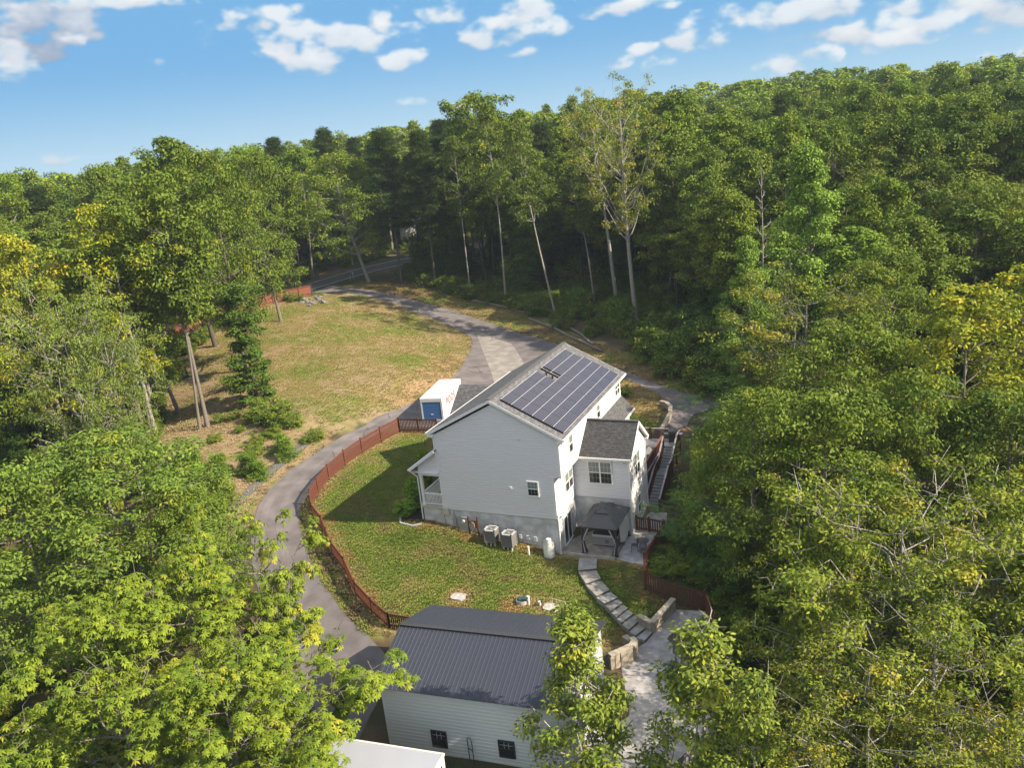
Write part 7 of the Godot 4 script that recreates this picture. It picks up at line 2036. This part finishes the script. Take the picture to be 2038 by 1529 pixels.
func woods() -> void:
	var sites := []
	for pass_ in [[6.0, 24.0, 165.0], [8.0, 165.0, 270.0], [12.5, 270.0, 620.0]]:
		var s: float = pass_[0]
		for i in range(int(-420 / s), int(460 / s)):
			for j in range(int(-640 / s), int(45 / s)):
				var x := (i + R.randf_range(0.1, 0.9)) * s
				var z := (j + R.randf_range(0.1, 0.9)) * s
				var keep := R.randf()
				var rough: float = -(CAM.basis.inverse() * (Vector3(x, 0, z) - CAM.origin)).z
				if rough < pass_[1] or rough >= pass_[2] or not in_view(x, 0, z, 30.0 if rough < 92.0 else 16.0):
					continue
				var p := Vector2(x, z)
				if inside(p, E_CLEAR) or edge_dist(p, E_CLEAR) < 2.2:
					continue
				if near_road(p) or (x < -15.0 and rough < 92.0 and x > -34.0 - (rough - 40.0) * 0.35) or (x > -15.0 and rough < 80.0 and x < 39.0) or (x >= 39.0 and rough < 80.0 and z < 8.0 and x < 44.0):
					continue
				var bad := false
				for q: Vector2 in taken:
					if q.distance_squared_to(p) < 9.0:
						bad = true
						break
				if not bad:
					sites.append([rough, x, z])
	sites.sort_custom(func(a, b): return a[0] < b[0])
	var farsites := []
	var specs := []
	var counts := {}
	for q in sites:
		var x: float = q[1]
		var z: float = q[2]
		var d: float = q[0]
		var p := Vector2(x, z)
		var zone := "on the right slope"
		if d > 170.0:
			zone = "on the distant rise"
		elif x < -48.0 and z < -60.0:
			zone = "across the road"
		elif x < -25.0 and z > -70.0:
			zone = "left of the lawn"
		elif x < 6.0:
			zone = "behind the driveway"
		var tn := nz.get_noise_2d(x * 0.35, z * 0.35) + R.randf_range(-0.25, 0.25)
		var h := R.randf_range(17.5, 26.0) + 3.0 * nz.get_noise_2d(x * 0.5 + 400.0, z * 0.5)
		var called := "oak_tree"
		var tone := "mid"
		var kind := "green oak"
		var pick := R.randf()
		if tn > 0.22 or (d > 150.0 and pick < 0.45):
			called = "poplar_tree"
			tone = ["light", "lime", "yellow", "light"][int(pick * 37.0) % 4]
			kind = "yellowish poplar"
		elif tn < -0.26:
			called = "hickory_tree"
			tone = "dark"
			kind = "deep green hickory"
		elif pick > 0.86:
			called = "maple_tree"
			tone = "olive"
			kind = "olive green maple"
		var near_pine := Vector2(x + 52.0, z + 105.0).length() < 26.0
		if (pick < 0.10 and d < 170.0 and tn < 0.1) or near_pine:
			called = "pine_tree"
			tone = "mid"
			kind = "dark feathery pine"
		counts[called] = counts.get(called, 0) + 1
		if counts[called] > 290 or d > 285.0:
			farsites.append([x, z, h, tone])
			continue
		var key := "wood%d" % (R.randi() % 6) if d < 165.0 else "far%d" % (R.randi() % 4)
		if called == "pine_tree":
			key = "pine%d" % (R.randi() % 2)
		var r := R.randf_range(3.6, 5.2) * (1.0 if d < 165 else 1.15)
		if x > 12.0 and d < 100.0:
			h *= 0.86 if d > 80.0 else 0.72
		specs.append([key, called, kind, zone, p, h, r, tone, [0, 1, 2, 1, 3][R.randi() % 5], d, "tree"])
		# saplings and hemlocks that fill the wood below the crowns
		if d < 155.0:
			for q2 in 2:
				var p2 := p + Vector2(R.randf_range(-3.5, 3.5), R.randf_range(-3.5, 3.5))
				if R.randf() < 0.72 and not inside(p2, E_CLEAR) and edge_dist(p2, E_CLEAR) > 0.8 and not near_road(p2):
					var hem := R.randf() < 0.5
					if hem:
						specs.append(["hemlock0", "hemlock_tree", "dark young hemlock", zone, p2, R.randf_range(5.0, 11.0), R.randf_range(2.0, 3.2), ["mid", "light"][R.randi() % 2], 0, d, "tree"])
					else:
						specs.append(["bush%d" % (R.randi() % 3), "understory_tree", "green understory sapling", zone, p2, R.randf_range(3.0, 7.5), R.randf_range(1.8, 3.0), ["mid", "light"][R.randi() % 2], 0, d, "tree"])
	# each is named by its place in its row, counted from the left
	var rows := {}
	for s in specs:
		var band: String = "front row" if s[9] < 92.0 else "second row" if s[9] < 118.0 else "third row" if s[9] < 145.0 else "fourth row" if s[9] < 185.0 else "fifth row" if s[9] < 225.0 else "back row"
		var k: String = "%s|%s|%s" % [s[2], s[3], band]
		if not rows.has(k):
			rows[k] = []
		var cq: Vector3 = CAM.basis.inverse() * (on(s[4]) - CAM.origin)
		rows[k].append([cq.x / -cq.z, s])
	for k: String in rows:
		var list: Array = rows[k]
		list.sort_custom(func(u, v): return u[0] < v[0])
		var w := k.split("|")
		for i in list.size():
			var s: Array = list[i][1]
			var nth: String = "only" if list.size() == 1 else ORD[i] if i < ORD.size() else "%dth" % (i + 1)
			put_tree(s[0], s[1], "%s, %s%s in the %s %s" % [w[0], nth, "" if list.size() == 1 else " from the left", w[2], w[1]], "%ss %s" % [w[0], w[1]], s[4], s[5], s[6], s[7], s[8], Vector2(R.randf_range(-0.05, 0.05), R.randf_range(-0.05, 0.05)))
	print("near sites ", sites.size() - farsites.size(), " far ", farsites.size(), " ", counts)
	# the wood beyond, which reads as one mass
	for k in 4:
		var mm := MultiMesh.new()
		mm.transform_format = MultiMesh.TRANSFORM_3D
		mm.use_colors = true
		mm.mesh = tmesh["far%d" % k].crown
		var mine := []
		for i in farsites.size():
			if i % 4 == k:
				mine.append(farsites[i])
		mm.instance_count = mine.size()
		for i in mine.size():
			var q: Array = mine[i]
			var sc: float = q[2] / 23.0 * R.randf_range(0.75, 1.15)
			mm.set_instance_transform(i, Transform3D(Basis(UP, R.randf() * TAU).scaled(Vector3(sc * 1.4, sc, sc * 1.4)), on(Vector2(q[0], q[1]))))
			var c := Color(0.85, 0.9, 0.9).lerp(Color(1.55, 1.5, 1.05), R.randf()) if q[3] != "dark" else Color(0.68, 0.8, 0.8)
			c = c.lerp(Color(2.0, 1.85, 1.0), clampf(nz.get_noise_2d(q[0] * 0.22, q[1] * 0.22) * 2.2, 0.0, 0.7))
			mm.set_instance_color(i, c)
		var o := MultiMeshInstance3D.new()
		o.name = numbered("far_forest")
		o.multimesh = mm
		o.material_override = leafmat("mid")
		add_child(o)
		o.set_meta("kind", "stuff")
		tag(o, "far-off forest canopy on the %s of the rising ground" % ["first fold", "second fold", "crest", "farthest ridge"][k], "forest")

const ROAD_MID: PackedVector2Array = [Vector2(-74.57, 9.82), Vector2(-69.51, -33.89), Vector2(-61.71, -68.77), Vector2(-57.84, -83.69), Vector2(-49.31, -101.11), Vector2(-24.52, -127.24), Vector2(22.27, -161.12)]

func near_road(p: Vector2) -> bool:
	for i in ROAD_MID.size() - 1:
		if Geometry2D.get_closest_point_to_segment(p, ROAD_MID[i], ROAD_MID[i + 1]).distance_to(p) < 6.5:
			return true
	return false

func undergrowth() -> void:
	# low brush that covers the forest floor near the clearing
	var mm := MultiMesh.new()
	mm.transform_format = MultiMesh.TRANSFORM_3D
	mm.use_colors = true
	mm.mesh = tmesh["bush1"].crown
	var spots := []
	var tries := 0
	while spots.size() < 1500 and tries < 30000:
		tries += 1
		var p := Vector2(R.randf_range(-90, 50), R.randf_range(-120, 40))
		if inside(p, E_CLEAR) or near_road(p) or not in_view(p.x, 0, p.y, 4.0):
			continue
		var d := edge_dist(p, E_CLEAR)
		if d < 0.3 or R.randf() > exp(-d / 9.0) + 0.08:
			continue
		spots.append(p)
	mm.instance_count = spots.size()
	for i in spots.size():
		var k := R.randf_range(0.25, 0.8)
		mm.set_instance_transform(i, Transform3D(Basis(UP, R.randf() * TAU).scaled(Vector3(k * 1.3, k, k * 1.3)), on(spots[i])))
		var g := R.randf()
		mm.set_instance_color(i, Color(0.7, 0.85, 0.8).lerp(Color(1.3, 1.15, 0.9), g))
	var o := MultiMeshInstance3D.new()
	o.name = "undergrowth"
	o.multimesh = mm
	o.material_override = leafmat("mid")
	add_child(o)
	o.set_meta("kind", "stuff")
	tag(o, "low tangled undergrowth along the edges of the wood", "undergrowth")

# ---------------------------------------------------------------- the scene
func _ready() -> void:
	R.seed = 20240917
	var cam := Camera3D.new()
	cam.name = "camera"
	cam.fov = 51.074
	cam.near = 0.5
	cam.far = 3000.0
	add_child(cam)
	cam.transform = CAM
	var env := Environment.new()
	env.background_mode = Environment.BG_SKY
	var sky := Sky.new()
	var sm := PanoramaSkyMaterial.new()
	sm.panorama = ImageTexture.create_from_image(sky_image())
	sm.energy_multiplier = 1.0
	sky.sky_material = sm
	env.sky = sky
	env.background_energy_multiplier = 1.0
	env.tonemap_mode = Environment.TONE_MAPPER_LINEAR
	env.tonemap_exposure = EXPO
	env.fog_enabled = true
	env.fog_density = 0.00024
	env.fog_light_color = Color(0.80, 0.88, 0.95)
	env.sdfgi_enabled = true
	env.ssao_enabled = true
	env.ssil_enabled = true
	var we := WorldEnvironment.new()
	we.name = "environment"
	we.environment = env
	add_child(we)
	var sun := DirectionalLight3D.new()
	sun.name = "sun"
	sun.light_color = Color(1.0, 0.94, 0.84)
	sun.light_energy = 1.32
	sun.light_angular_distance = 0.55
	sun.shadow_enabled = true
	add_child(sun)
	sun.look_at_from_position(Vector3.ZERO, Vector3(-0.805, -0.590, 0.004), UP)
	texs = {"fine": noise_tex(1, 0.035, 0.80, 1.0), "ground": noise_tex(8, 0.035, 0.78, 1.0), "asphalt": noise_tex(9, 0.02, 0.84, 1.0, 8), "blotch": noise_tex(2, 0.008, 0.86, 1.0, 6), "pebble": noise_tex(3, 0.09, 0.35, 1.0, 3), "grain": noise_tex(4, 0.05, 0.7, 1.0), "bark": noise_tex(6, 0.03, 0.45, 1.0, 5), "uv_shingle": shingle_tex(), "uv_cell": cell_tex()}
	ground()
	roads()
	house()
	solar()
	garage()
	camper()
	container()
	far_house()
	deck()
	patio()
	gazebo()
	fences()
	small_things()
	tree_kinds()
	named_trees()
	bushes()
	woods()
	undergrowth()
	grass()
